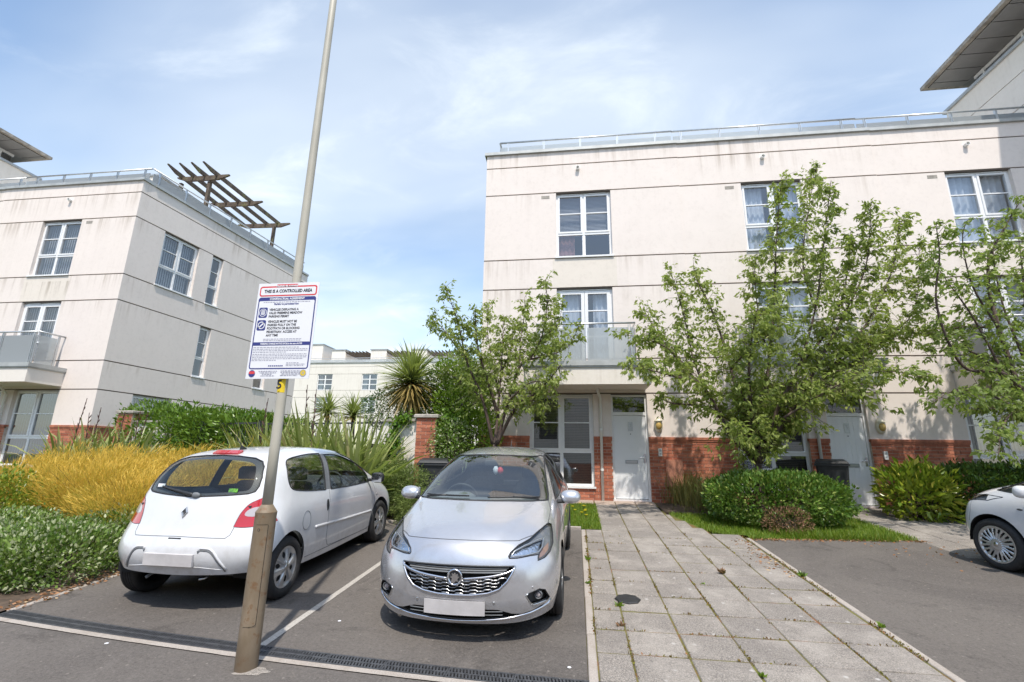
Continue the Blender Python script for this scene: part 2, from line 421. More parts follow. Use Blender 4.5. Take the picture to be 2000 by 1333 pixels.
# ------------------------------------------------------------------ ground, road, bays, paving
def drain_y(X):
    if X > 0: return 3.77
    return 3.77 + .038 * -X + .0100 * X * X
def sheet(name, mat, xs, y0f, y1f, dz, ny=1, parent=None):
    b = MB(); V = []; F = []
    for x in xs:
        a, c = y0f(x), y1f(x)
        for j in range(ny + 1):
            y = a + (c - a) * j / ny; V.append((x, y, gz(y) + dz))
    n = ny + 1
    for i in range(len(xs) - 1):
        for j in range(ny): F.append((i*n+j, (i+1)*n+j, (i+1)*n+j+1, i*n+j+1))
    b.add(V, F); o = b.build(name, mat, parent)
    return o
def lin(a, b, n): return [a + (b - a) * i / n for i in range(n + 1)]
b = MB(); ys = [-200, -2, 12.3, 70, 900]; xs = [-900, -60, 60, 900]
b.add([(x, y, gz(y) - .05) for x in xs for y in ys], [(i*5+j, (i+1)*5+j, (i+1)*5+j+1, i*5+j+1) for i in range(3) for j in range(4)])
struct(b.build('ground', MAT['earth']), 'green ground spreading behind and beside the houses')
dx = lin(-9.0, 16.0, 100)
struct(sheet('road', MAT['asphalt_road'], [-80, -30, -14] + dx + [40, 90], lambda x: -14, lambda x: drain_y(max(x, -9)) - .062, 0, 8), 'dark asphalt road in front of the drain channel')
struct(sheet('parking_bay', MAT['asphalt_bay'], lin(-5.42, .058, 40), lambda x: drain_y(x) + .155, lambda x: 8.86, .001, 6), 'asphalt parking bays under the two hatchbacks')
struct(sheet('driveway', MAT['asphalt_bay'], lin(2.752, 16, 30), lambda x: drain_y(x) + .155, lambda x: 8.60 + min(.3, .12 * (x - 2.75)), .001, 6), 'worn asphalt driveway right of the paved strip')
# concrete lip in front of the drain
b = MB(); ex = lin(-5.5, 2.75, 60)
V = []; F = []
for i, x in enumerate(ex):
    w = .008 * noise.noise(Vector((x * 6, 1, 0)))
    y = drain_y(x); V += [(x, y - .066 + w, gz(y) + .003), (x, y - .002, gz(y) + .006)]
    if i: F.append((2*i-2, 2*i, 2*i+1, 2*i-1))
b.add(V, F); struct(b.build('concrete_lip', MAT['concrete_edge']), 'pale concrete lip along the near side of the drain')
# drain channel: half metre grates with two rows of slots, each a part
drain = thing('drain_channel', 'dark slotted drain channel running across the foot of the parking bays', 'drain', (-2.6, 3.95, gz(3.95)))
b = MB()
for i in range(len(ex) - 1):
    x0, x1 = ex[i], ex[i+1]; y0, y1 = drain_y(x0), drain_y(x1); z0, z1 = gz(y0), gz(y1)
    b.add([(x0, y0, z0 - .045), (x1, y1, z1 - .045), (x1, y1 + .155, z1 - .034), (x0, y0 + .155, z0 - .034)], [(0, 1, 2, 3)])
    b.add([(x0, y0 + .155, z0 - .04), (x1, y1 + .155, z1 - .04), (x1, y1 + .155, z1 + .011), (x0, y0 + .155, z0 + .011)], [(0, 1, 2, 3)])
    b.add([(x0, y0, z0 - .05), (x1, y1, z1 - .05), (x1, y1, z1 + .004), (x0, y0, z0 + .004)], [(3, 2, 1, 0)])
b.build('channel_trough', MAT['void_black'], drain)
GL = .5; gb = MB()
for y in (.0, .067, .134): gb.box(0, GL - .004, y, y + .018, -.02, 0)
gb.box(0, .014, .018, .134, -.02, -.0015); gb.box(GL - .018, GL - .004, .018, .134, -.02, -.0015)
ns = 18
for k in range(ns):
    x = .014 + (GL - .036) * (k + .5) / ns
    for (ya, yb) in ((.018, .067), (.085, .134)):
        gb.add([(x-.0075+.006, ya, -.02), (x+.0065+.006, ya, -.02), (x+.0065-.006, yb, -.02), (x-.0075-.006, yb, -.02),
                (x-.0075+.006, ya, -.001), (x+.0065+.006, ya, -.001), (x+.0065-.006, yb, -.001), (x-.0075-.006, yb, -.001)],
               [(0,3,2,1),(4,5,6,7),(0,1,5,4),(1,2,6,5),(2,3,7,6),(3,0,4,7)])
grate_me = gb.mesh('drain_grate', MAT['grate'])
x = -5.45
while x < 2.3:
    y0 = drain_y(x); y1 = drain_y(x + GL); o = link('drain_grate', grate_me, drain)
    a = math.atan2(y1 - y0, GL)
    M = Matrix.Translation((x, y0 + .002, gz(y0) + .006)) @ Matrix.Rotation(math.atan(SLOPE), 4, 'X') @ Matrix.Rotation(a, 4, 'Z')
    o.matrix_world = M; o.matrix_parent_inverse = wmat(drain).inverted(); o.matrix_basis = M
    x += GL * math.cos(a)
# kerb edgings
def kerb(name, x0, x1, ya, yb, label, top=.012, L=.914):
    bed = MB(); bed.box(x0 - .004, x1 + .004, ya, yb, 0, .001)
    bed.v = [(v[0], v[1], gz(v[1]) - .06 + v[2] * 40) for v in bed.v]
    root = struct(bed.build(name, MAT['moss']), label)
    pb = MB(); pb.cbox(0, x1 - x0, 0, L - .008, -.09, 0, .007); me = pb.mesh('edging_stone', MAT['concrete_edge'])
    y = ya
    while y < yb - .05:
        l = min(L, yb - y); o = link('edging_stone', me, root)
        o.location = (x0, y, gz(y) + top + rnd.uniform(-.004, .004)); o.rotation_euler = (math.atan(SLOPE), 0, rnd.uniform(-.004, .004)); o.scale = (1, l / L, 1)
        y += L
    return root
kerb('kerb', .062, .132, 3.78, 8.86, 'narrow concrete edging left of the paved strip')
kerb('kerb', 2.678, 2.748, 3.78, 8.63, 'narrow concrete edging between paving and right driveway')
kerb('kerb', -5.50, -5.43, 4.42, 9.0, 'narrow concrete edging beside the hedge bed', .005)
kb = kerb('kerb', -5.43, .06, 8.86, 8.93, 'low concrete edging across the head of the parking bays', .05, .07)
bpy.data.objects.remove([o for o in kb.children][0]) if False else None
# paved strip, slab by slab
bed = sheet('paved_strip', MAT['moss'], [.13, 2.68], lambda x: 3.80, lambda x: 8.9, .0, 4)
struct(bed, 'grey textured paving slabs laid in rows up to the front door')
def slab(parent, x0, x1, y0, y1, dz=0., mat='slab'):
    b = MB(); g = rnd.uniform(.006, .009)
    w, h = x1 - x0 - 2 * g, y1 - y0 - 2 * g - .007
    b.cbox(-w/2, w/2, -h/2, h/2, -.05, 0, .006)
    o = link('paving_slab', b.mesh('paving_slab', MAT[mat]), parent)
    cx, cy = (x0 + x1) / 2, (y0 + y1) / 2
    o.location = (cx + rnd.uniform(-.004, .004), cy + rnd.uniform(-.004, .004), gz(cy) + .008 + dz + rnd.uniform(-.003, .003))
    o.rotation_euler = (math.atan(SLOPE) + rnd.uniform(-.006, .006), rnd.uniform(-.006, .006), rnd.uniform(-.006, .006))
    return o
X0, Y0 = .41, 4.367
cols = [(.137, .41)] + [(.41 + .45 * k, .86 + .45 * k) for k in range(5)]
for j in range(-1, 10):
    for (a, c) in cols:
        slab(bed, a, min(c, 2.672), Y0 + .45 * j, Y0 + .45 * (j + 1))
for (a, c) in cols: slab(bed, a, min(c, 2.672), Y0 - .563, Y0 - .45)
# front path up to number 7
path = sheet('front_path', MAT['moss'], [.41, 2.22], lambda x: 8.867, lambda x: 12.02 if x < 1.8 else 10.6, .0, 4)
struct(path, 'grey slab path leading to the white front door')
yy = 8.867
for r, h in enumerate((.45, .6, .6, .6, .45)):
    for k in range(3): slab(path, .41 + .45 * k, .86 + .45 * k, yy, yy + h)
    if r < 3: slab(path, 1.76, 1.76 + (.44, .27, .10)[r], yy, yy + h)
    yy += h
strip = sheet('house_apron', MAT['moss'], [-2.4, 1.9], lambda x: 11.44, lambda x: 12.03, -.005, 2)
struct(strip, 'narrow slab apron along the brick plinth')
plain('slab_pink', (.40, .32, .265), .9, var=.12, vscale=9)
xx = -2.38
while xx < .40:
    slab(strip, xx, xx + .45, 11.46, 12.03, .012, 'slab_pink'); xx += .4625
for k in range(3): slab(strip, .42 + .45 * k, .87 + .45 * k, 11.568, 12.03, .008, 'slab_pink')
# path up to number 5
path5 = sheet('side_path', MAT['moss'], [5.35, 7.3], lambda x: 7.9, lambda x: 12.03, -.004, 4)
struct(path5, 'shaded slab path leading to the second white door')
yy = 7.9
while yy < 11.9:
    for k in range(4): slab(path5, 5.38 + .475 * k, 5.855 + .475 * k, yy, min(yy + .6, 12.03), .002)
    yy += .6
# soil beds and lawns
struct(sheet('lawn', MAT['lawn_ground'], [-.35, .405], lambda x: 8.94, lambda x: 11.43, .0, 4), 'small patch of lawn beside the silver car')
def lawn_edge(x): return 8.60 + min(.3, .12 * (x - 2.75)) if x > 2.75 else 8.90
struct(sheet('lawn', MAT['lawn_ground'], lin(1.85, 5.34, 12), lambda x: max(lawn_edge(x), 8.86 + (1.0 - (x - 1.85) / .4) * 1.7 if x < 2.25 else 0), lambda x: 10.6, .002, 4), 'grass between the path and the asphalt driveway')
struct(sheet('planting_bed', MAT['soil'], lin(1.80, 5.34, 6), lambda x: 10.5, lambda x: 12.02, .0, 2), 'soil bed along the brick plinth')
struct(sheet('planting_bed', MAT['soil'], [-16] + lin(-9, -5.5, 10), lambda x: drain_y(max(x, -9)) - .07, lambda x: 9.2, .004, 4), 'soil bed under the hedges left of the bays')
struct(sheet('planting_bed', MAT['soil'], [-16, -8, -.36], lambda x: 9.2 if x < -5.5 else 8.93, lambda x: 11.4, .006, 4), 'soil bed behind the parked white hatchback')
struct(sheet('planting_bed', MAT['soil'], [7.31, 13], lambda x: 8.95, lambda x: 12.02, .0, 4), 'soil bed under the dark shrubs on the right')
# painted bay line
b = MB(); V = []; F = []
for i, y in enumerate(lin(4.08, 8.8, 40)):
    w = .004 * noise.noise(Vector((y * 9, 3, 0))); x = -2.585 + .012 * (y - 4)
    V += [(x - .034 + w, y, gz(y) + .005), (x + .034 + w, y, gz(y) + .005)]
    if i: F.append((2*i-2, 2*i-1, 2*i+1, 2*i))
b.add(V, F); struct(b.build('bay_marking', MAT['line_white']), 'worn pale line between the two parking bays')
# round-cornered inspection cover lying on the slabs
c0 = on_ground(1226, 1174)
cov = tag(MB(Matrix.Translation((c0.x, c0.y, gz(c0.y) + .006)) @ Matrix.Rotation(math.atan(SLOPE), 4, 'X')).lathe([(.13, 0), (.135, .012), (.125, .02), (.0001, .022)], None, 8).build('drain_cover', MAT['black_plastic']), 'small dark octagonal cover lying on the paving slabs', 'cover')

# broken concrete patch round the foot of the lamp column
b = MB(); n = 26; V = [(-2.42, 3.71, gz(3.71) + .012)]
for k in range(n):
    a = 2*PI*k/n; r_ = .10 + .06 * noise.noise(Vector((math.cos(a) * 2, math.sin(a) * 2, 5))) + .03 * rnd.random(); x, y = -2.40 + r_ * 1.15 * math.cos(a), 3.70 + r_ * .55 * math.sin(a); V.append((x, y, gz(y) + .003))
b.add(V, [(0, 1 + k, 1 + (k + 1) % n) for k in range(n)]); struct(b.build('concrete_patch', MAT['slab']), 'broken pale concrete round the foot of the lamp column')

# ------------------------------------------------------------------ houses
Z_BASE, Z_BRICK = .80, 2.36
LV = dict(L6=3.42, L5=4.30, L4=6.235, L3=7.09, L2=9.08, L1=9.96, TOP=10.38)
WALL_Y = 12.04
def window(T, root, u0, u1, z0, z1, cover, glass_m='window_glass', lower=.64, name='window', bars=True, single=False, depth=.10):
    # u along the wall, y into the wall
    fr = MB(T); d = depth
    fw = .055
    fr.box(u0, u1, d, d+.07, z0, z0+fw); fr.box(u0, u1, d, d+.07, z1-fw, z1)
    fr.box(u0, u0+fw, d, d+.07, z0+fw, z1-fw); fr.box(u1-fw, u1, d, d+.07, z0+fw, z1-fw)
    zt = z1 - (z1 - z0) * lower; um = (u0 + u1) / 2
    fr.box(u0+fw, u1-fw, d-.003, d+.067, zt-.032, zt+.032)
    spans = [(u0+fw, u1-fw)] if single else [(u0+fw, um-.03), (um+.03, u1-fw)]
    if not single: fr.box(um-.03, um+.03, d+.002, d+.068, z0+fw, zt-.032); fr.box(um-.03, um+.03, d+.002, d+.068, zt+.032, z1-fw)
    panes = []
    for (a, c) in spans:
        s = .045; za, zb = zt + .032, z1 - fw        # opening sash
        fr.box(a, c, d-.018, d+.05, za, za+s); fr.box(a, c, d-.018, d+.05, zb-s, zb)
        fr.box(a, a+s, d-.018, d+.05, za+s, zb-s); fr.box(c-s, c, d-.018, d+.05, za+s, zb-s)
        if bars:
            zm = (za + zb) / 2 + .01; fr.box(a+s, c-s, d-.012, d+.04, zm-.014, zm+.014)
            panes += [(a+s, c-s, za+s, zm-.014), (a+s, c-s, zm+.014, zb-s)]
        else: panes.append((a+s, c-s, za+s, zb-s))
        panes.append((a+.012, c-.012, z0+fw, zt-.032))
        fr.box(a, a+.012, d+.01, d+.04, z0+fw, zt-.032); fr.box(c-.012, c, d+.01, d+.04, z0+fw, zt-.032)
    fr.box(u0-.03, u1+.03, -.045, d+.02, z0-.045, z0-.003)          # sill
    w = fr.build(name, MAT['upvc'], root)
    for (a, c, za, zb) in panes:
        p = MB(T); p.add([(a, d+.02, za), (c, d+.02, za), (c, d+.02, zb), (a, d+.02, zb)], [(0, 1, 2, 3)]); p.build('pane', MAT[glass_m], w)
    for (a, c) in spans: MB(T).box(a+.1, c-.1, d-.03, d-.02, z1-.042, z1-.022).build('trickle_vent', MAT['plastic_white'], w)
    dress(T, w, u0, u1, z0, z1, cover, d)
    return w
def wavy(b, a, c, z0, z1, y, amp, per, n=5):
    k = max(6, int((c - a) / per * 8)); V = []
    for i in range(k + 1):
        u = a + (c - a) * i / k; yy = y + amp * math.sin(u / per * 2 * PI) + amp * .4 * math.sin(u / per * 5.1)
        V += [(u, yy, z0), (u, yy, z1)]
    b.smooth = True; b.add(V, [(2*i, 2*i+2, 2*i+3, 2*i+1) for i in range(k)]); b.smooth = False
def dress(T, w, u0, u1, z0, z1, cover, d):
    b = MB(T); um = (u0 + u1) / 2
    if cover == 'blind':
        z = z0 + .05
        while z < z1 - .05:
            b.add([(u0+.05, d+.13, z), (u1-.05, d+.13, z), (u1-.05, d+.148, z+.033), (u0+.05, d+.148, z+.033)], [(0, 1, 2, 3)]); z += .04
        b.build('venetian_blind', MAT['blind_brown'], w)
    elif cover == 'half_blind':
        z = z0 + (z1 - z0) * .36
        while z < z1 - .05:
            b.add([(u0+.05, d+.13, z), (u1-.05, d+.13, z), (u1-.05, d+.15, z+.028), (u0+.05, d+.15, z+.028)], [(0, 1, 2, 3)]); z += .04
        b.build('venetian_blind', MAT['blind'], w)
        b = MB(T); wavy(b, u0+.05, u0+.5, z0, z0+.8, d+.2, .02, .12); b.build('curtain', MAT['curtain_red'], w)
    elif cover == 'vertical':
        u = u0 + .06
        while u < u1 - .1:
            b.add([(u, d+.16, z0+.05), (u+.07, d+.18, z0+.05), (u+.07, d+.18, z1-.06), (u, d+.16, z1-.06)], [(0, 1, 2, 3)]); u += .085
        b.build('vertical_blind', MAT['blind'], w)
    elif cover == 'curtain':
        wavy(b, u0+.05, u0+.62, z0+.03, z1-.05, d+.17, .03, .13); wavy(b, u1-.5, u1-.05, z0+.03, z1-.05, d+.17, .03, .14)
        b.build('curtain', MAT['curtain'], w)
    elif cover == 'net':
        wavy(b, u0+.05, u1-.05, z0+.03, z1-.05, d+.17, .028, .15); b.build('curtain', MAT['curtain'], w)
def bricks(T, parent, u0, u1, z0, z1, single, y=0., ph=0.):
    # stretcher bond; a mortar backing and proud bricks
    mo = MB(T); mo.box(u0, u1, y+.010, y+.10, z0, z1)
    back = mo.build('mortar_bed', MAT['mortar'], parent)
    allb = MB(T); r = 0; z = z0; cnt = 0
    while z < z1 - .03:
        h = min(.065, z1 - z - .004)
        x = u0 - (.1125 if (r % 2) else 0) - ph
        while x < u1 - .004:
            a, c = max(x + .005, u0 + .001), min(x + .220, u1 - .001)
            if c - a > .025:
                if single:
                    b = MB(T); j = rnd.uniform(-.002, .002); b.box(a, c, y + j, y + .05, z + .004, z + h + .004)
                    o = b.build('brick', MAT['brick_red'], back)
                else:
                    j = rnd.uniform(-.002, .002); allb.box(a, c, y + j, y + .05, z + .004, z + h + .004)
            x += .225
        z += .075; r += 1
    if not single:
        o = allb.build('brick_facing', MAT['brick_wall_red'], parent); o['kind'] = 'stuff'
    return back
def house(name, label, T, u_lo, u_hi, dz, opts):
    """one terraced house; T maps (u, depth, z) to the world, u = 0 is the end-wall corner of the run"""
    org = T @ Vector(((u_lo + u_hi) / 2, 0, Z_BASE + dz))
    root = thing(name, label, 'house', org)
    T = T @ Matrix.Translation((0, 0, dz)); L = LV
    W2 = (2.0, 3.5); BD = (2.0, 3.46); GW = (1.30, 2.88); DR = (3.32, 4.19)
    wb = MB(T); th = .3
    def band(z0, z1, holes):
        x = u_lo
        for (a, c) in holes + [(u_hi, u_hi)]:
            if a > x + 1e-4: wb.box(x, min(a, u_hi), 0, th, z0, z1)
            x = max(x, c)
    g = .017
    gaps = []
    wb.cur = 1
    band(Z_BRICK, L['L6'] - g, [GW, DR]); band(L['L6'] + g, L['L5'] - g, [])
    band(L['L5'] + g, L['L4'] - g, [BD]); wb.cur = 0
    band(L['L4'] + g, L['L3'] - g, [(W2[0]-.1, W2[1]+.1)]); band(L['L3'] + g, L['L2'] - g, [W2])
    band(L['L2'] + g, L['L1'] - g, []); band(L['L1'] + g, L['TOP'], [])
    wm = MAT['render_left' if dz else 'render_white']; wall = wb.build('wall', [wm, wm], root)
    sb = MB(T); sb.box(W2[0]-.1, W2[1]+.1, 0, th, L['L4'] + g, L['L3'] - g); sb.build('stained_render', MAT['render_soot'], wall)
    jb = MB(T)
    for k, z in L.items():
        if k == 'TOP': continue
        holes = []
        jb.box(u_lo, u_hi, .025, th - .002, z - g, z + g)
    jb.build('render_joint', MAT['joint_dark'], wall)
    # brick plinth
    single = opts.get('single', False)
    for (a, c, z1) in ((u_lo, GW[0], Z_BRICK-.06), (GW[0], GW[1], 1.13), (GW[1], DR[0], Z_BRICK-.06), (DR[1], u_hi, Z_BRICK-.06)):
        if c > a + .02:
            sg = single and not (c <= GW[0] + .01)
            pb = bricks(T, root, a, c, Z_BASE - .1, z1, sg, ph=.03)
            wb2 = MB(T); wb2.box(a, c, .1, th, Z_BASE - .1, z1); wb2.build('inner_leaf', MAT['mortar'], root)
            if z1 > 2:
                s = MB(T); s.box(a, c, -.028, th, Z_BRICK - .06, Z_BRICK); s.box(a, c, -.014, .05, Z_BRICK - .10, Z_BRICK - .061); s.build('string_course', MAT['string_course'], root)
    # openings
    window(T, root, W2[0], W2[1], L['L3'] + .045, L['L2'] - .015, opts.get('w2', 'half_blind'))
    window(T, root, GW[0], GW[1], 1.18, L['L6'] - .015, opts.get('gw', 'blind'), 'window_glass_dark', .635)
    # french window behind the balcony
    d = .10; fr = MB(T); u0, u1, z0, z1 = BD[0], BD[1], L['L5'] - .17, L['L4'] - .015; um = (u0 + u1) / 2
    panes = []
    fr.box(u0, u1, d, d+.08, z1-.06, z1); fr.box(u0, u0+.06, d, d+.08, z0, z1-.06); fr.box(u1-.06, u1, d, d+.08, z0, z1-.06)
    for (a, c) in ((u0+.06, um-.004), (um+.004, u1-.06)):
        s = .085; za, zb = z0, z1 - .06
        fr.box(a, c, d-.02, d+.05, za, za+s); fr.box(a, c, d-.02, d+.05, zb-s, zb); fr.box(a, a+s, d-.02, d+.05, za+s, zb-s); fr.box(c-s, c, d-.02, d+.05, za+s, zb-s)
        zz = [zb - s, zb - .55, zb - 1.25, za + s]
        for z in zz[1:3]: fr.box(a+s, c-s, d-.014, d+.04, z-.016, z+.016)
        for p, q in zip(zz, zz[1:]): panes.append((a+s, c-s, q+.016, p-.016))
    fw_ = fr.build('french_window', MAT['upvc'], root)
    for (a, c, za, zb) in panes:
        p = MB(T); p.add([(a, d+.02, za), (c, d+.02, za), (c, d+.02, zb), (a, d+.02, zb)], [(0, 1, 2, 3)]); p.build('pane', MAT['window_glass'], fw_)
    for (a, c) in ((u0+.15, um-.12), (um+.12, u1-.15)): MB(T).box(a, c, d-.03, d-.02, z1-.05, z1-.02).build('trickle_vent', MAT['plastic_white'], fw_)
    dress(T, fw_, u0, u1, z0, z1, opts.get('bd', 'curtain'), d)
    # front door
    u0, u1, z0, z1 = DR[0], DR[1], .905, L['L6'] - .03; d = .10
    fr = MB(T); fr.box(u0, u0+.05, d-.02, d+.08, z0, z1); fr.box(u1-.05, u1, d-.02, d+.08, z0, z1); fr.box(u0+.05, u1-.05, d-.02, d+.08, z1-.05, z1)
    fr.box(u0+.05, u1-.05, d-.016, d+.08, 2.885, 2.96); fr.box(u0, u1, d-.06, d+.08, z0-.06, z0)
    df = fr.build('door_frame', MAT['upvc'], root)
    gl = MB(T); gl.add([(u0+.05, d+.02, 2.96), (u1-.05, d+.02, 2.96), (u1-.05, d+.02, z1-.05), (u0+.05, d+.02, z1-.05)], [(0, 1, 2, 3)]); gl.build('pane', MAT['window_glass_dark'], df)
    if opts.get('toys'):
        tb = MB(T)
        for k in range(9):
            cu = u0 + .1 + .085 * k; tb.lathe([(.001, -.05), (.045, -.03), (.06, 0), (.045, .04), (.001, .055)], Matrix.Translation((cu, d + .12, 3.02 + rnd.uniform(0, .05))), 8)
        tb.build('shelf_clutter', plain('clutter', (.24, .13, .08), .7, var=.6, vscale=6), df)
    st = MB(T); st.box(u0 - .02, u1 + .02, -.06, d, z0 - .12, z0 - .06); st.build('door_step', MAT['string_course'], root)
    lf = MB(T); n = 7; w = (u1 - u0 - .108) / n
    for k in range(n):
        lf.box(u0 + .054 + w * k + (.0022 if k else 0), u0 + .054 + w * (k + 1) - .0022, d + .004, d + .05, z0 + .012, 2.88)
    lf.box(u0+.054, u1-.054, d+.008, d+.046, z0+.012, 2.88)
    dl = lf.build('front_door', MAT['door_white'], root)
    np_ = MB(T); uc = (u0 + u1) / 2 + (.02)
    np_.box(uc - .055, uc + .055, d - .004, d + .003, 2.50, 2.72); np_.build('number_plate', MAT['alu'], dl)
    txt = opts.get('num')
    if txt: text_mesh('house_number', txt, .13, T @ Matrix.Translation((uc, d - .006, 2.585)) @ Matrix.Rotation(PI/2, 4, 'X') @ (Matrix.Scale(-1, 4, (1, 0, 0)) if T.determinant() < 0 else Matrix.Identity(4)), MAT['steel_grey'], dl)
    lb = MB(T); lb.box(uc - .15, uc + .15, d - .010, d + .003, 1.73, 1.81); lb.build('letter_box', MAT['steel_grey'], dl)
    lbf = MB(T); lbf.box(uc - .125, uc + .125, d - .014, d - .009, 1.748, 1.792); lbf.build('letter_flap', MAT['satin_chrome'], dl)
    hb = MB(T); uh = u1 - .105
    hb.box(uh - .022, uh + .022, d - .012, d + .003, 1.76, 1.96); hb.tube([(uh, d - .01, 1.88), (uh, d - .055, 1.88), (uh - .12, d - .055, 1.875)], .009, 6); hb.build('handle', MAT['chrome'], dl)
    pv = MB(T); pv.lathe([(.012, 0), (.012, .008)], Matrix.Translation((uc, d + .001, 2.43)) @ Matrix.Rotation(PI/2, 4, 'X'), 10); pv.build('peephole', MAT['black_plastic'], dl)
    # fittings
    pp = MB(T); ud = 3.06
    pp.smooth = True
    pp.tube([(ud - .07, -.30, 3.52), (ud - .07, -.30, 3.44), (ud - .02, -.12, 3.34), (ud, -.06, 3.28), (ud, -.06, .86)], .034, 10); pp.smooth = False
    for z in (2.50, 1.55): pp.tube([(ud, -.06, z), (ud, -.06, z + .05)], .041, 10)
    pp.build('downpipe', MAT['plastic_white'], root)
    lu = 4.43
    lm = MB(T); Ml = Matrix.Translation((lu, 0, 2.655)) @ Matrix.Diagonal((.62, 1, 1.05, 1)) @ Matrix.Rotation(PI/2, 4, 'X')
    lm.smooth = True; lm.lathe([(.165, 0), (.17, .02), (.16, .055), (.13, .085), (.06, .10), (.0001, .104)], Ml, 20)
    bl = lm.build('bulkhead_lamp', MAT['lamp_cream'], root)
    ln = MB(T); ln.smooth = True; ln.lathe([(.118, .06), (.112, .095), (.07, .118), (.0001, .125)], Matrix.Translation((lu, 0, 2.63)) @ Matrix.Diagonal((.66, 1, .85, 1)) @ Matrix.Rotation(PI/2, 4, 'X'), 18); ln.build('lamp_lens', MAT['lamp_amber'], bl)
    hd = MB(T); hd.box(lu - .09, lu + .09, -.135, -.03, 2.735, 2.75); hd.build('lamp_hood', MAT['lamp_cream'], bl)
    be = MB(T); be.cbox(4.395, 4.475, -.05, 0, 1.91, 2.095, .004); bo = be.build('intercom', MAT['plastic_white'], root)
    be = MB(T); be.box(4.415, 4.455, -.056, -.049, 1.95, 1.985); be.box(4.41, 4.46, -.055, -.049, 2.02, 2.07); be.build('button', MAT['steel_grey'], bo)
    mb_ = MB(T); mb_.box(4.55, 4.93, -.06, 0, 1.22, 1.84); mo = mb_.build('meter_box', MAT['meter_terracotta'], root)
    mb_ = MB(T); mb_.box(4.575, 4.905, -.07, -.058, 1.245, 1.815); mb_.build('meter_door', MAT['meter_terracotta'], mo)
    for (fu, fz) in ((2.62, 9.79),):
        f = MB(T); f.lathe([(.052, .3), (.052, -.07), (.040, -.07), (.040, .25)], Matrix.Translation((fu, -.03, fz)) @ Matrix.Rotation(-PI/2, 4, 'X'), 16, closed=True)
        f.build('flue_pipe', MAT['plastic_white'], root, fix=True)
    vb = MB(T)
    for k in range(6): vb.box(1.60 + .036*k, 1.626 + .036*k, -.006, .01, 8.91, 8.985)
    vb.box(1.59, 1.82, -.003, .01, 8.90, 8.995); vb.build('air_brick', MAT['stone_cap'], root)
    # balcony: deck, capping, glass panels, posts, rail
    bu0, bu1 = (1.25, 4.17); by = -1.0
    if bu1 > u_lo:
        bk = MB(T); bk.box(bu0, bu1, by, -.002, 3.50, 3.93); bal = bk.build('balcony', MAT['render_pale'], root)
        cp = MB(T); cp.box(bu0 - .05, bu1 + .05, by - .05, -.003, 3.932, 4.045); cp.box(bu0-.03, bu1+.03, by-.03, -.004, 3.90, 3.931); cp.build('balcony_capping', MAT['coping_grey'], bal)
        ry = by + .27; ru0, ru1 = bu0 + .27, bu1 - .27
        pu = [ru0 + .12, (ru0 + ru1) / 2 + .03, ru1 - .14]
        for u in pu:
            ps = MB(T)
            for o_ in (-.022, .022): ps.box(u + o_ - .006, u + o_ + .006, ry - .03, ry + .03, 4.045, 5.0)
            ps.build('post', MAT['alu'], bal)
        ps = MB(T); ps.box(ru0 - .012, ru0 + .012, -.2, -.14, 4.045, 5.0); ps.build('post', MAT['alu'], bal)
        ps = MB(T); ps.box(ru1 - .012, ru1 + .012, -.2, -.14, 4.045, 5.0); ps.build('post', MAT['alu'], bal)
        e = [ru0] + pu + [ru1]
        for a, c in zip(e, e[1:]):
            gp = MB(T); gp.box(a + .03, c - .03, ry - .005, ry + .005, 4.09, 4.92); gp.build('glass_panel', MAT['balustrade_glass'], bal)
        for u in (ru0, ru1):
            gp = MB(T); gp.box(u - .005, u + .005, ry + .03, -.22, 4.09, 4.92); gp.build('glass_panel', MAT['balustrade_glass'], bal)
        hr = MB(T); hr.smooth = True; hr.tube([(ru0, -.01, 5.03), (ru0, ry, 5.03), (ru1, ry, 5.03), (ru1, -.01, 5.03)], .026, 8); hr.build('handrail', MAT['alu'], bal)
    # coping, roof terrace rail
    cp = MB(T); cp.box(u_lo - (.06 if u_lo == 0 else -.001), u_hi, -.06, .40, L['TOP'] + .002, L['TOP'] + .09); cp.box(u_lo, u_hi, .06, .3, L['TOP'] + .091, L['TOP'] + .16); cp.build('coping', MAT['coping_grey'], root)
    terrace_rail(T, root, u_lo + (.30 if u_lo == 0 else 0), u_hi, .46, L['TOP'] + .1)
    # shell: floors, back wall and roof deck keep the inside dark
    sh = MB(T); D = 8.6
    sh.box(u_lo, u_hi, D - .3, D, Z_BASE, L['TOP']); sh.box(u_lo + .001, u_hi - .001, .302, D - .302, 10.0, 10.3)
    if u_lo != 0: sh.box(u_lo, u_lo + .1, .302, D - .302, Z_BASE, 9.99)
    sh.box(u_hi - .1, u_hi, .302, D - .302, Z_BASE, 9.99)
    sh.build('shell', MAT['render_pale'], root)
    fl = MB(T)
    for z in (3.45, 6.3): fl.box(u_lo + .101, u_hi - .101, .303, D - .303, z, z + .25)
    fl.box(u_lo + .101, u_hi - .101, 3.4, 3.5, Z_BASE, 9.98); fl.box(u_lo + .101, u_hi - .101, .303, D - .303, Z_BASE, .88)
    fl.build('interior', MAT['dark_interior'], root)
    return root
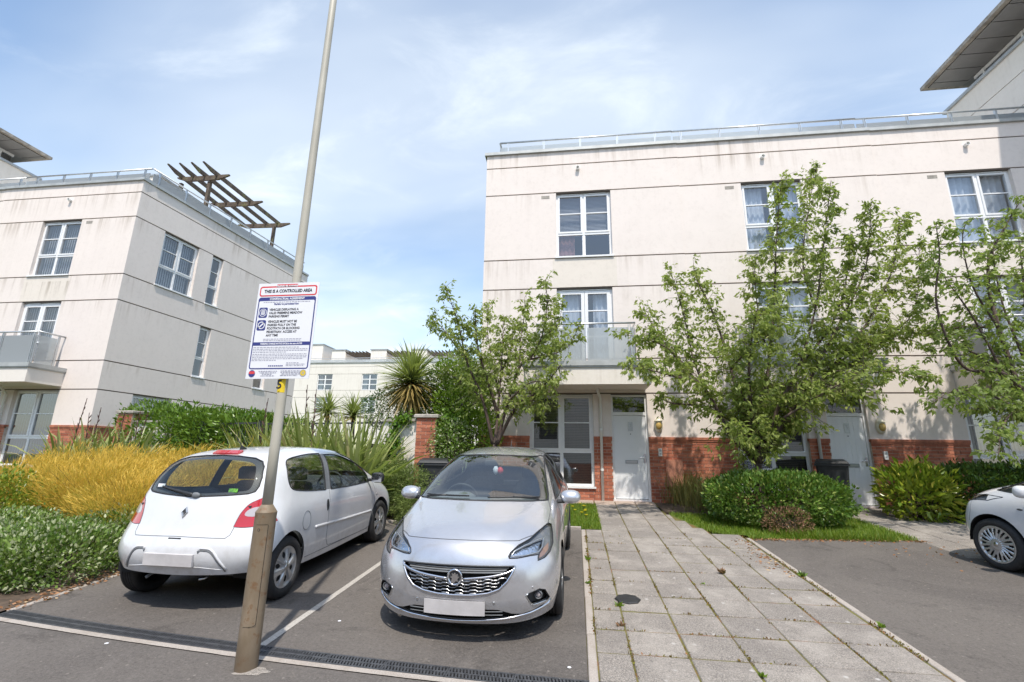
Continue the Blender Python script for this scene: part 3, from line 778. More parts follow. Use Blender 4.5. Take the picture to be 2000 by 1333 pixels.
def terrace_rail(T, root, u0, u1, y, z, step=1.08):
    hr = MB(T); hr.smooth = True; hr.tube([(u0, y, z + .66), (u1, y, z + .66)], .028, 8); r = hr.build('terrace_handrail', MAT['alu'], root)
    u = u0 + .25 if u0 < .5 else u0 + .3
    us = []
    while u < u1: us.append(u); u += step
    for u in us:
        ps = MB(T)
        for o_ in (-.02, .02): ps.box(u + o_ - .005, u + o_ + .005, y - .02, y + .03, z - .1, z + .64)
        ps.build('post', MAT['alu'], r)
    e = [u0] + us + [u1]
    for a, c in zip(e, e[1:]):
        if c - a > .15:
            gp = MB(T); gp.box(a + .03, c - .03, y - .004, y + .004, z, z + .50); gp.build('glass_panel', MAT['balustrade_glass'], r)
FONT_CACHE = {}
def text_mesh(name, s, size, M, mat, parent, align='CENTER', sx=1.0, bold=0.):
    cu = bpy.data.curves.new(name, 'FONT'); cu.body = s; cu.size = size; cu.align_x = align; cu.fill_mode = 'FRONT'; cu.offset = bold; cu.resolution_u = 2
    ob = bpy.data.objects.new('tmp', cu); COL.objects.link(ob)
    me = bpy.data.meshes.new_from_object(ob.evaluated_get(bpy.context.evaluated_depsgraph_get()))
    bpy.data.objects.remove(ob); bpy.data.curves.remove(cu)
    me.transform(M @ Matrix.Diagonal((sx, 1, 1, 1))); me.materials.clear(); me.materials.append(mat); me.name = name
    return link(name, me, parent)
TR = Matrix.Translation((-2.45, WALL_Y, 0))
house('terraced_house', 'white rendered end house with red brick plinth and door number 7', TR, 0, 5.35, 0, dict(single=True, num='7', w2='half_blind', gw='blind', bd='curtain'))
TR5 = Matrix.Translation((2.48, WALL_Y + .02, 0))
house('terraced_house', 'white rendered house with door number 5, partly hidden by the big tree', TR5, .421, 5.35, 0, dict(num='5', w2='curtain', gw='blind', bd='curtain', toys=True))
TR3 = Matrix.Translation((7.41, WALL_Y + .04, 0))
house('terraced_house', 'white rendered house at the right edge with sheer curtains upstairs', TR3, .421, 5.35, 0, dict(w2='net', gw='vertical', bd='net'))
TL = Matrix.Translation((-14.07, 12.33, 0)) @ Matrix.Diagonal((-1, 1, 1, 1))
left_house = house('terraced_house', 'white rendered corner house on the left with shaded side wall', TL, 0, 5.35, .19, dict(w2='vertical', gw='vertical', bd='vertical'))
TL2 = Matrix.Translation((-14.07 - 4.93, 12.35, 0)) @ Matrix.Diagonal((-1, 1, 1, 1))
house('terraced_house', 'white rendered house cut off by the left edge of the picture', TL2, .421, 5.35, .19, dict(w2='vertical', gw='vertical', bd='vertical'))
# end walls
def end_wall(root, T, depth, dz, wins):
    T = T @ Matrix.Translation((0, 0, dz)); L = LV; g = .017
    wb = MB(T); names = ['L6', 'L5', 'L4', 'L3', 'L2', 'L1', 'TOP']; zs = [Z_BRICK] + [L[k] for k in names]
    for i in range(len(zs) - 1):
        za, zb = zs[i] + (g if i else 0), zs[i+1] - (g if i < len(zs) - 2 else 0)
        x = .002
        for (a, c) in sorted([(w[0], w[1]) for w in wins if w[2] == i]) + [(depth, depth)]:
            if a > x: wb.box(x, a, 0, .299, za, zb)
            x = c
    w = wb.build('end_wall', MAT['render_left' if dz else 'render_white'], root)
    jb = MB(T)
    for k in names[:-1]: jb.box(.003, depth - .01, .025, .297, L[k] - g, L[k] + g)
    jb.build('render_joint', MAT['joint_dark'], w)
    for (a, c, i, cover, single) in wins:
        window(T, root, a, c, zs[i] + .045, zs[i+1] - .015, cover, 'window_glass', .64, single=single)
    bricks(T, root, .001, depth, Z_BASE - .1, Z_BRICK - .06, False)
    s = MB(T); s.box(.002, depth, -.028, .29, Z_BRICK - .059, Z_BRICK); s.build('string_course', MAT['string_course'], root)
    s = MB(T); s.box(.002, depth, .1, .298, Z_BASE - .1, Z_BRICK - .061); s.build('inner_leaf', MAT['mortar'], root)
    cp = MB(T); cp.box(.402, depth, -.06, .40, L['TOP'] + .003, L['TOP'] + .089); cp.box(.302, depth, .06, .3, L['TOP'] + .09, L['TOP'] + .159); cp.build('coping', MAT['coping_grey'], root)
    terrace_rail(T, root, .46, depth, .30, L['TOP'] + .1)
a_ = math.atan(.085)
TLS = Matrix.Translation((-14.07, 12.33, 0)) @ Matrix.Rotation(PI/2 - a_, 4, 'Z')
end_wall(left_house, TLS, 8.75, .19, [(1.06, 2.49, 4, 'vertical', False), (3.10, 3.63, 4, None, True), (3.09, 3.60, 2, None, True), (6.1, 6.75, 2, None, True), (1.1, 2.5, 0, 'vertical', False)])
eh = [o for o in bpy.data.objects if o.name == 'terraced_house'][0]
TRS = Matrix.Translation((-2.45, WALL_Y, 0)) @ Matrix.Rotation(PI/2, 4, 'Z') @ Matrix.Diagonal((1, -1, 1, 1))
TRS = Matrix.Translation((-2.45, WALL_Y, 0)) @ Matrix(((0, 1, 0, 0), (1, 0, 0, 0), (0, 0, 1, 0), (0, 0, 0, 1)))
end_wall(eh, TRS, 8.6, 0, [])
# terrace clutter seen over the parapets: partition walls with dark cappings
def partition(x0, x1, y0, y1, z1, label):
    r = thing('terrace_partition', label, 'partition', ((x0+x1)/2, (y0+y1)/2, 10.3))
    b = MB(); b.box(x0, x1, y0, y1, 10.3, z1); b.build('wall', MAT['render_pale'], r)
    b = MB(); b.box(x0 - .05, x1 + .05, y0 - .05, y1 + .05, z1 + .001, z1 + .07); b.build('capping', MAT['steel_grey'], r)
partition(1.35, 3.0, 15.2, 18, 12.15, 'pale roof terrace partition above the end house')
partition(5.2, 7.2, 15.2, 18, 12.1, 'pale roof terrace partition above the middle house')
partition(9.2, 11.4, 15.2, 18, 12.1, 'pale roof terrace partition next to the taller block')
partition(-17.6, -15.6, 14.2, 17, 12.05, 'pale roof terrace block behind the left parapet')
# taller blocks with overhanging soffits
def tall_block(label, X, sgn, Ya, Yb, ztop, zs, over, dz):
    r = thing('taller_block', label, 'building', (X + sgn * 4, (Ya + Yb) / 2, 1))
    T = Matrix.Translation((X, Ya, dz)) @ Matrix.Diagonal((sgn, 1, 1, 1))
    b = MB(T); D = Yb - Ya
    zz = [1.0, 10.2, 11.35, 12.25, ztop]
    for i in range(4): b.box(0, 8, 0, D, zz[i] + (.013 if i else 0), zz[i+1] - (.013 if i < 3 else 0))
    w = b.build('wall', MAT['render_pale'], r)
    b = MB(T)
    for z in zz[1:4]: b.box(.03, 7.97, .03, D - .03, z - .013, z + .013)
    b.build('render_joint', MAT['joint_dark'], w)
    b = MB(T); b.box(-.07, 8.07, -.07, D + .07, ztop + .001, ztop + .09); b.build('coping', MAT['steel_grey'], r)
    b = MB(T); b.box(.35, 7.65, .35, D - .9, ztop + .09, zs); b.build('clerestory_glazing', MAT['window_glass_dark'], r)
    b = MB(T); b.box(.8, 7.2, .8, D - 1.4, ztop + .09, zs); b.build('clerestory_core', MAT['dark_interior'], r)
    y = .35
    while y < D - .8:
        m_ = MB(T); m_.box(.30, .42, y, y + .07, ztop + .09, zs); m_.build('mullion', MAT['upvc'], r); y += 1.3
    m_ = MB(T); m_.box(.31, .43, .35, D - .85, zs - .10, zs - .002); m_.box(.31, .43, .35, D - .85, ztop + .09, ztop + .16); m_.build('clerestory_frame', MAT['upvc'], r)
    # roof: slab with a thin sloping edge and panelled soffit
    x0 = -over; y0 = -over; y1 = D - .31
    b = MB(T); b.box(x0, 8.5, y0, y1, zs + .05, zs + .16); rf = b.build('roof', MAT['fascia_dirty'], r)
    e = .14; y = y0 + e
    while y < y1 - e - .05:
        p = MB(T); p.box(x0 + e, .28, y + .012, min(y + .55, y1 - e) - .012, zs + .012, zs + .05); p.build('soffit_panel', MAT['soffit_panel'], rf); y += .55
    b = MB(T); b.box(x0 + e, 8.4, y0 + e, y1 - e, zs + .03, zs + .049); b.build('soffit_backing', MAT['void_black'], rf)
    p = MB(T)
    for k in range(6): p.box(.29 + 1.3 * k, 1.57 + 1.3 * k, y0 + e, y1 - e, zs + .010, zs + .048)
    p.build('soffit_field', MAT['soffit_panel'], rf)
    return r
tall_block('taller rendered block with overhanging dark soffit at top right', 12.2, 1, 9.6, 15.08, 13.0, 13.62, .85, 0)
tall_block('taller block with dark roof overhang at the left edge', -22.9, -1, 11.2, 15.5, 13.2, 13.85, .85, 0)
# timber pergola on the left house roof
pg = thing('pergola', 'weathered timber pergola on the roof terrace of the left house', 'pergola', (-14.6, 16, 10.5))
def taper_beam(b, a, c, w, h):
    a = Vector(a); c = Vector(c); d = (c - a).normalized(); sd = d.cross(Vector((0, 0, 1))).normalized() * (w / 2); L = (c - a).length; t_ = .45
    prof = [(0, h*.5), (0, h*.28), (t_, -h*.5), (L - t_, -h*.5), (L, h*.28), (L, h*.5)]
    b.prism(prof, lambda u, v, s: a + d * u + Vector((0, 0, v)) + sd * s, -1, 1)
def pg_pt(px, py, z):
    d = ray(px, py); return CAM + d * ((z - CAM_H) / d.z)
zp = 12.55
q00 = pg_pt(350, 352, zp); q10 = pg_pt(448, 346, zp); q01 = pg_pt(468, 443, zp); q11 = pg_pt(566, 440, zp)
for t_ in (0.0, .5, 1.0):
    b = MB(); a = q00.lerp(q01, t_); c = q10.lerp(q11, t_); ex_ = (a - c) * .03; taper_beam(b, a + ex_, c, .08, .20); b.build('cross_beam', MAT['timber_grey'], pg)
for k in range(4):
    b = MB(); s_ = .06 + .235 * k; a = q00.lerp(q10, s_); c = q01.lerp(q11, s_); d_ = (c - a).normalized()
    taper_beam(b, a - d_ * .80 + Vector((0, 0, .12)), c + d_ * .30 + Vector((0, 0, .12)), .06, .17); b.build('rafter', MAT['timber_grey'], pg)
for (s_, t_) in ((.60, .02), (.72, .98), (.03, .98), (.03, .02)):
    b = MB(); p = q00.lerp(q10, s_).lerp(q01.lerp(q11, s_), t_); b.box(p.x - .06, p.x + .06, p.y - .06, p.y + .06, 10.4, zp - .12); b.build('post', MAT['timber_grey'], pg)
# far terrace beyond the garden
far = thing('far_terrace', 'distant white terrace with roof terraces beyond the garden', 'building', (-26, 58, 2.7))
FY = 54.; dzf = 2.32
Tf = Matrix.Translation((-62, FY, dzf))
wb = MB(Tf); zs = [.8, 3.42, 4.30, 6.235, 7.09, 9.08, 9.96, 10.45]; pitch = 5.72; n = 15
w2 = [(30.75 + pitch * (k - 5), 32.7 + pitch * (k - 5)) for k in range(n)]
for i in range(7):
    holes = w2 if i in (2, 4) else []
    x = 0
    for (a, c) in holes + [(86, 86)]:
        if a > x: wb.box(x, a, 0, .3, zs[i] + .015, zs[i+1] - .015)
        x = c
wb.box(0, 86, 6, 9, .8, 10.4); wb.box(0, 86, .31, 6, 10.0, 10.3)
fw_ = wb.build('wall', MAT['render_pale'], far)
jb = MB(Tf); jb.box(.01, 85.9, .03, .29, .9, 10.4)
jb = MB(Tf)
for z in zs[1:-1]: jb.box(0, 86, .03, .29, z - .015, z + .015)
jb.build('render_joint', MAT['joint_dark'], far)
b = MB(Tf); b.box(-.1, 86.1, -.1, .5, 10.452, 10.56); b.build('coping', MAT['coping_grey'], far)
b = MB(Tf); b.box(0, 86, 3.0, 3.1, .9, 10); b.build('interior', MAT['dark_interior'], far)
for (a, c) in w2[3:9]:
    for (z0, z1) in ((zs[4] + .02, zs[5] - .02), (zs[2] + .02, zs[3] - .02)):
        fr = MB(Tf); m_ = (a + c) / 2; zt = z0 + (z1 - z0) * .36; f_ = .09
        fr.box(a, c, .1, .2, z0, z0+f_); fr.box(a, c, .1, .2, z1-f_, z1); fr.box(a, a+f_, .1, .2, z0+f_, z1-f_); fr.box(c-f_, c, .1, .2, z0+f_, z1-f_); fr.box(m_-.07, m_+.07, .1, .2, z0+f_, z1-f_)
        for zz in (zt, (zt + z1) / 2): fr.box(a+f_, m_-.07, .1, .19, zz-.045, zz+.045); fr.box(m_+.07, c-f_, .1, .19, zz-.045, zz+.045)
        w = fr.build('window', MAT['upvc'], far)
        for (p, q) in ((a+f_, m_-.07), (m_+.07, c-f_)):
            g_ = MB(Tf); g_.add([(p, .16, z0), (q, .16, z0), (q, .16, z1), (p, .16, z1)], [(0, 1, 2, 3)]); g_.build('pane', MAT['window_glass_dark'], w)
        cb = MB(Tf); wavy(cb, a+.1, a+.6, z0, z1, .3, .03, .2); cb.build('curtain', MAT['curtain'], w)
b = MB(Tf); b.box(0, 86, 1.0, 1.02, 10.56, 11.1); b.build('glass_balustrade', MAT['balustrade_glass'], far)
b = MB(Tf); b.tube([(0, 1.0, 11.25), (86, 1.0, 11.25)], .04, 6); b.build('handrail', MAT['alu'], far)
for (x0, x1, zt) in ((30.9, 32.8, 12.62), (36.2, 38.3, 12.6), (41.6, 43.6, 12.55), (26.5, 29.6, 13.4)):
    b = MB(Tf); b.box(x0, x1, 2.5, 8.5, 10.3, zt); p_ = b.build('stair_head', MAT['render_pale'], far)
    b = MB(Tf); b.box(x0 - .1, x1 + .1, 2.4, 8.6, zt + .001, zt + .12); b.build('capping', MAT['steel_grey'], p_)
for x0 in (38.6, 43.9, 33.1):
    for k in range(7):
        b = MB(Tf); taper_beam(b, (x0 + .45 * k, 1.8, 12.2), (x0 + .45 * k + .05, 7, 12.2), .09, .26); b.build('pergola_rafter', MAT['timber_grey'], far)

# the terrace across the road, behind the viewer: seen only as reflections in glass and paint
opp = thing('opposite_terrace', 'white terrace with brick base across the road, seen in reflections', 'building', (0, -19, -.14))
To = Matrix.Translation((30, -16.5, -.9)) @ Matrix.Rotation(PI, 4, 'Z')
b = MB(To); zs = [.8, 2.36, 3.42, 4.30, 6.235, 7.09, 9.08, 9.96, 10.4]
hol = [(2 + 4.93 * k, 3.5 + 4.93 * k) for k in range(12)]
for i in range(1, 8):
    x = 0
    for (a, c) in (hol if i in (1, 3, 5) else []) + [(60, 60)]:
        if a > x: b.box(x, a, 0, .3, zs[i], zs[i+1] - .02)
        x = c
b.box(0, 60, 6, 6.3, .8, 10.3); b.box(0, 60, .3, 6, 10, 10.3)
b.build('wall', MAT['render_pale'], opp)
MB(To).box(0, 60, -.01, .3, .6, 2.34).build('brick_plinth', MAT['string_course'], opp)
MB(To).box(0, 60, .2, .22, 2.3, 9.5).build('glazing', MAT['dark_interior'], opp)

# ------------------------------------------------------------------ cars: subdivided cage, openings cut through it, parts split off
from mathutils.bvhtree import BVHTree
def cage_shell(side, top, front, rear, dims, levels=3, creases=()):
    """side[s][j], top[s][l], front[j][c], rear[j][c]: half-body nodes (x >= 0, forward +y)"""
    bm = bmesh.new(); cache = {}
    def vert(p, sg):
        x = 0.0 if p[0] < 1e-4 else p[0] * sg
        k = (round(x, 5), round(p[1], 5), round(p[2], 5))
        if k not in cache: cache[k] = bm.verts.new((x, p[1], p[2]))
        return cache[k]
    cr = bm.edges.layers.float.new('crease_edge')
    N = len(side) - 1
    for sg in (1, -1):
        grids = [side, [[side[s][4]] + top[s] for s in range(N + 1)],
                 [[side[0][j]] + (front[j] if j < 4 else top[0]) for j in range(5)],
                 [[side[N][j]] + (rear[j] if j < 4 else top[N]) for j in range(5)]]
        for G in grids:
            for i in range(len(G) - 1):
                for k in range(len(G[0]) - 1):
                    vs = [vert(G[i][k], sg), vert(G[i+1][k], sg), vert(G[i+1][k+1], sg), vert(G[i][k+1], sg)]
                    if len(set(vs)) == 4:
                        try: bm.faces.new(vs)
                        except ValueError: pass
        for (pa, pb, w) in creases:
            e = bm.edges.get((vert(pa, sg), vert(pb, sg)))
            if e: e[cr] = w
    bmesh.ops.recalc_face_normals(bm, faces=bm.faces)
    me = bpy.data.meshes.new('cage'); bm.to_mesh(me); bm.free()
    o = bpy.data.objects.new('cage', me); COL.objects.link(o)
    md = o.modifiers.new('s', 'SUBSURF'); md.levels = levels; md.render_levels = levels; md.quality = 4
    dg = bpy.context.evaluated_depsgraph_get(); dg.update()
    m2 = bpy.data.meshes.new_from_object(o.evaluated_get(dg))
    bpy.data.objects.remove(o); bpy.data.meshes.remove(me)
    # fit the bounding box to the real dimensions
    xs = [v.co.x for v in m2.vertices]; ys = [v.co.y for v in m2.vertices]; zs = [v.co.z for v in m2.vertices]
    w, yf, yr, h = dims
    ysc = (yf - yr) / (max(ys) - min(ys)); yo = yr - min(ys) * ysc
    xsc = w / 2 / max(xs)
    z0 = min(zs); zsc = (h - z0) / (max(zs) - z0)
    for v in m2.vertices: v.co = (v.co.x * xsc, v.co.y * ysc + yo, z0 + (v.co.z - z0) * zsc)
    bm = bmesh.new(); bm.from_mesh(m2); bpy.data.meshes.remove(m2)
    bmesh.ops.recalc_face_normals(bm, faces=bm.faces)
    # outward check
    if sum(f.normal.z for f in bm.faces if f.calc_center_median().z > h * .9) < 0: bmesh.ops.reverse_faces(bm, faces=bm.faces)
    for f in bm.faces: f.material_index = 0; f.smooth = True
    return bm
AX = {'front': (0, 2, 1), 'side': (1, 2, 0), 'top': (0, 1, 2)}
def in_poly(u, v, P):
    c = False; n = len(P); j = n - 1
    for i in range(n):
        if (P[i][1] > v) != (P[j][1] > v) and u < (P[j][0] - P[i][0]) * (v - P[i][1]) / (P[j][1] - P[i][1]) + P[i][0]: c = not c
        j = i
    return c
def smooth_poly(P, n=4):
    # closed Catmull-Rom through the points; a point given with a third item stays a corner
    out = []; m_ = len(P)
    for i in range(m_):
        p0, p1, p2, p3 = P[i-1], P[i], P[(i+1) % m_], P[(i+2) % m_]
        if len(p1) > 2: p0 = p1
        if len(p2) > 2: p3 = p2
        for k in range(n):
            t_ = k / n
            out.append(tuple(.5 * ((2*p1[a]) + (-p0[a]+p2[a])*t_ + (2*p0[a]-5*p1[a]+4*p2[a]-p3[a])*t_*t_ + (-p0[a]+3*p1[a]-3*p2[a]+p3[a])*t_**3) for a in (0, 1)))
    return out
def cut_region(bm, poly, proj, rid, flt):
    a, b, c = AX[proj]
    n = len(poly)
    for i in range(n):
        p, q = poly[i], poly[(i+1) % n]
        du, dv = q[0]-p[0], q[1]-p[1]; L = math.hypot(du, dv)
        if L < 1e-6: continue
        co = [0, 0, 0]; no = [0, 0, 0]; co[a] = p[0]; co[b] = p[1]; no[a] = -dv / L; no[b] = du / L
        lo = (min(p[0], q[0]) - .004, min(p[1], q[1]) - .004); hi = (max(p[0], q[0]) + .004, max(p[1], q[1]) + .004)
        fs = []
        for f in bm.faces:
            us = [v.co[a] for v in f.verts]; 
            if max(us) < lo[0] or min(us) > hi[0]: continue
            vs_ = [v.co[b] for v in f.verts]
            if max(vs_) < lo[1] or min(vs_) > hi[1]: continue
            if flt(f.calc_center_median(), f.normal): fs.append(f)
        if not fs: continue
        geom = set(fs)
        for f in fs: geom.update(f.edges); geom.update(f.verts)
        bmesh.ops.bisect_plane(bm, geom=list(geom), dist=1e-5, plane_co=co, plane_no=no)
    for f in bm.faces:
        cc = f.calc_center_median()
        if flt(cc, f.normal) and in_poly(cc[a], cc[b], poly): f.material_index = rid
def split_region(bm, rids, name, mats, parent, M, norms=True, thick=None, rim=None, off=0.):
    """new object from the faces of the given regions; M places car coordinates in the world"""
    rids = rids if isinstance(rids, (tuple, list)) else (rids,)
    idx = {}; V = []; F = []; NN = []
    for f in bm.faces:
        if f.material_index not in rids: continue
        t_ = []
        for v in f.verts:
            if v.index not in idx:
                idx[v.index] = len(V); V.append(M @ (v.co + v.normal * off)); NN.append((M.to_3x3() @ v.normal).normalized())
            t_.append(idx[v.index])
        F.append(t_)
    me = bpy.data.meshes.new(name); me.from_pydata(V, [], F)
    for mt in (mats if isinstance(mats, (list, tuple)) else [mats]): me.materials.append(mt)
    me.polygons.foreach_set('use_smooth', [True] * len(me.polygons)); me.update()
    me.normals_split_custom_set_from_vertices(NN)
    return link(name, me, parent)
def lining(bm, rids, mat, parent, M, d=.022):
    # inner trim: the panels again, set inwards and facing the cabin
    V = []; F = []; idx = {}
    for f in bm.faces:
        if f.material_index not in rids: continue
        t_ = []
        for v in f.verts:
            if v.index not in idx: idx[v.index] = len(V); V.append(M @ (v.co - v.normal * d))
            t_.append(idx[v.index])
        F.append(t_[::-1])
    me = bpy.data.meshes.new('inner_trim'); me.from_pydata(V, [], F); me.materials.append(mat)
    me.polygons.foreach_set('use_smooth', [True] * len(me.polygons)); me.update()
    return link('inner_trim', me, parent)
class Car:
    def __init__(s, bm, M, root):
        s.bm = bm; s.M = M; s.root = root; bm.verts.ensure_lookup_table(); bm.normal_update(); s.bvh = BVHTree.FromBMesh(bm)
    def hit(s, proj, u, v, sg=1):
        a, b, c = AX[proj]; o = [0, 0, 0]; d = [0, 0, 0]; o[a] = u; o[b] = v; o[c] = 5. * sg; d[c] = -1. * sg
        p, n, i, dist = s.bvh.ray_cast(Vector(o), Vector(d))
        return (p, n) if p is not None else (None, None)
    def line(s, proj, pts, sg=1, step=.02):
        out = []
        for i in range(len(pts) - 1):
            p, q = pts[i], pts[i+1]; L = math.hypot(q[0]-p[0], q[1]-p[1]); k = max(1, int(L / step))
            for j in range(k + (i == len(pts) - 2)):
                t_ = j / k; h, n = s.hit(proj, p[0]+(q[0]-p[0])*t_, p[1]+(q[1]-p[1])*t_, sg)
                if h is not None and (not out or (h - out[-1]).length < .25): out.append(h + n * 0.)
        return out
    def seam(s, name, proj, pts, sg=1, r=.0028, mat='rubber_black', parent=None, closed=False, step=.02, n=6, lift=0., keep=None):
        if closed: pts = list(pts) + [pts[0]]
        L = s.line(proj, pts, sg, step)
        if keep: L = [p for p in L if keep(p)]; closed = False
        if len(L) < 2: return None
        b = MB(); b.smooth = True; b.tube([s.M @ p for p in L], r, n, caps=not closed)
        return b.build(name, MAT[mat], parent or s.root)
    def part(s, name, mb, mat, parent=None, smooth=None, bevel=0.):
        mb.v = [tuple(s.M @ Vector(v)) for v in mb.v]
        if s.M.to_3x3().determinant() < 0: mb.f = [list(reversed(f)) for f in mb.f]
        o = mb.build(name, mat if not isinstance(mat, str) else MAT[mat], parent or s.root, fix=True)
        if bevel:
            md = o.modifiers.new('b', 'BEVEL'); md.width = bevel; md.segments = 3; md.limit_method = 'ANGLE'
            for p in o.data.polygons: p.use_smooth = True
        if smooth: auto_smooth(o, smooth)
        return o
def mirror_pts(P): return [(-p[0],) + tuple(p[1:]) for p in P][::-1]
def ellipsoid_part(car, name, c, r, mat, parent=None, sup=2.0, n=18, m_=10, fn=None):
    V = []; F = []
    for i in range(m_ + 1):
        ph = -PI/2 + PI * i / m_
        for k in range(n):
            th = 2 * PI * k / n
            def sp(x): return math.copysign(abs(x) ** (2 / sup), x)
            p = Vector((r[0] * sp(math.cos(ph)) * sp(math.cos(th)), r[1] * sp(math.cos(ph)) * sp(math.sin(th)), r[2] * sp(math.sin(ph))))
            if fn: p = fn(p)
            V.append(Vector(c) + p)
    for i in range(m_):
        for k in range(n): F.append((i*n+k, i*n+(k+1) % n, (i+1)*n+(k+1) % n, (i+1)*n+k))
    b = MB(); b.smooth = True; b.add(V, F); return car.part(name, b, mat, parent)
plain('tyre', (.022, .022, .023), .75, var=.25, vscale=30)
plain('wheel_silver', (.52, .53, .54), .3, metal=.65, coat=.2)
plain('trim_dark', (.05, .052, .056), .6, var=.1)
plain('trim_grey', (.16, .17, .18), .7, var=.08)
plain('seat_fabric', (.075, .078, .085), .9, var=.15, vscale=30)
plain('arch_black', (.012, .012, .012), .9)
def mk_paint(name, ca, cb_, rough, metal):
    # clear-coated paint with a thin film of road dust, heavier low down
    t = NT(name); z = t.sep()[2]
    c = t.mix(t.rng(t.noise(900, 2, .6), .3, .7), ca, cb_)
    low = t.rng(z, 1.25, .55); d = t.math('MULTIPLY', t.rng(t.noise(7, 7, .7, .3), .40, .70), t.math('ADD', t.math('MULTIPLY', low, .30), .07))
    t.col(t.mix(d, c, (.30, .265, .225))); t.set(Roughness=rough, Metallic=metal)
    t.b.inputs['Coat Weight'].default_value = 1.; t.lk(t.math('ADD', t.math('MULTIPLY', d, .6), .02), t.b.inputs['Coat Roughness'])
mk_paint('paint_white', (.63, .64, .66), (.66, .67, .69), .28, 0.)
mk_paint('paint_silver', (.50, .505, .53), (.62, .625, .65), .27, .65)
t = NT('lens_red'); t.col((.46, .008, .014)); t.set(Roughness=.12); t.b.inputs['Coat Weight'].default_value = 1.
t = NT('lens_clear'); t.col((.46, .42, .43)); t.set(Roughness=.12); t.b.inputs['Coat Weight'].default_value = .8
t = NT('lens_amber'); t.col((.34, .22, .17)); t.set(Roughness=.15)
t = NT('reflector'); t.col((.8, .81, .83)); t.set(Roughness=.1, Metallic=1.); t.bump(t.noise(40, 2, .5, stretch=(1, 1, .15)), .01, .6)
plain('plate_blank', (.55, .53, .53), .45, var=.10, vscale=6)
def wheel(car, name, x, y, r, rim_r, w, cover, sg):
    """wheel at lateral x (outer face), longitudinal y; sg = side sign"""
    W = Matrix.Translation((x, y, r)) @ Matrix.Rotation(sg * PI/2, 4, 'Y')        # local z points outward
    tb = MB(); tb.smooth = True
    prof = [(rim_r, -.012), (rim_r + .012, .004), (r - .045, .006), (r - .02, -.006), (r - .006, -.022), (r, -.04)]
    k = 4
    gro = []
    tw = w - .08
    for i in range(k):
        a = -.04 - tw * i / k; gro += [(r, a - .006), (r, a - tw / k + .012), (r - .007, a - tw / k + .010), (r - .007, a - tw / k + .002)]
    prof += gro + [(r - .006, -w + .02), (r - .03, -w), (rim_r, -w + .01)]
    tb.lathe(prof, W, 40, closed=True)
    for v_ in (0,): pass
    ty = car.part('wheel', tb, 'tyre'); 
    hb = MB(); hb.smooth = True; hb.lathe([(rim_r, -.03), (rim_r - .01, -.05), (.05, -.055), (.0001, -.055)], W, 32); car.part('wheel_disc', hb, 'arch_black', ty)
    # cover: polar grid with openings
    nr, na = 26, 180; V = []; F = []
    for i in range(nr + 1):
        q = i / nr; rr = rim_r * (.02 + .98 * q)
        for j in range(na):
            th = 2 * PI * j / na; z = cover['z'](q, th); V.append(W @ Vector((rr * math.cos(th), rr * math.sin(th), z)))
    for i in range(nr):
        for j in range(na):
            th = 2 * PI * (j + .5) / na; q = (i + .5) / nr
            if cover['hole'](q, th): continue
            F.append((i*na+j, i*na+(j+1) % na, (i+1)*na+(j+1) % na, (i+1)*na+j))
    F.append(tuple(range(na)))
    cb = MB(); cb.smooth = True; cb.add(V, F); co = car.part('wheel_cover', cb, 'wheel_silver', ty)
    hb = MB(); hb.smooth = True; hb.lathe([(.03, .0), (.028, .006), (.0001, .008)], W, 16); car.part('hub_cap', hb, 'satin_chrome', ty)
    return ty
def cover_star(n, seed=0.):
    def ang(th): 
        a = ((th + seed) / (2 * PI) * n) % 1.0
        return abs(a - .5) * 2            # 0 mid-gap, 1 on spoke axis
    def z(q, th):
        a = ang(th); spoke = max(0., min(1., (a - .35) / .4)); spoke = spoke * spoke * (3 - 2 * spoke)
        base = -.016 + .022 * (1 - q) ** .7 - .004 * q
        edge = .010 if q > .93 else 0
        mid = max(0., min(1., (q - .12) / .2)) * max(0., min(1., (.96 - q) / .12))
        return base + edge * .6 - .016 * mid * (1 - spoke)
    def hole(q, th):
        a = ang(th); return ((q - .60) / .17) ** 2 + (a / .36) ** 2 < 1
    return dict(z=z, hole=hole)
def cover_multi(n):
    def ang(th, q): return ((th + .12 * q) / (2 * PI) * n) % 1.0
    def z(q, th):
        a = ang(th, q); s_ = abs(a - .5) * 2
        return -.012 + .016 * (1 - q) + (.007 if q > .9 else 0) - .012 * (1 - s_) * (1 if .3 < q < .9 else 0)
    def hole(q, th):
        a = ang(th, q); k = int(((th + .12 * q) / (2 * PI) * n)) % 2
        lo, hi = (.42, .86) if k == 0 else (.58, .88)
        return lo < q < hi and abs(a - .5) < .27 * (1 - abs((q - (lo+hi)/2) / ((hi-lo)/2)) ** 4)
    return dict(z=z, hole=hole)
def seat(car, x, y, mat='seat_fabric', parent=None, back=True, head=True):
    b = MB(); b.smooth = False
    b.cbox(x - .25, x + .25, y - .25, y + .25, .30, .55, .05)
    o = car.part('seat', b, mat, parent, bevel=.05)
    b = MB(); b.prism([(-.24, .52), (.24, .52), (.22, .98), (.13, 1.06), (-.13, 1.06), (-.22, .98)], lambda u, v, w: (x + u, y - .20 - (v - .5) * .28 + w, v), -.06, .06); car.part('seat_back', b, mat, o, bevel=.04)
    if not head: return o
    b = MB(); b.cbox(x - .12, x + .12, y - .44, y - .35, 1.08, 1.24, .03); car.part('headrest', b, mat, o, bevel=.03)
    return o
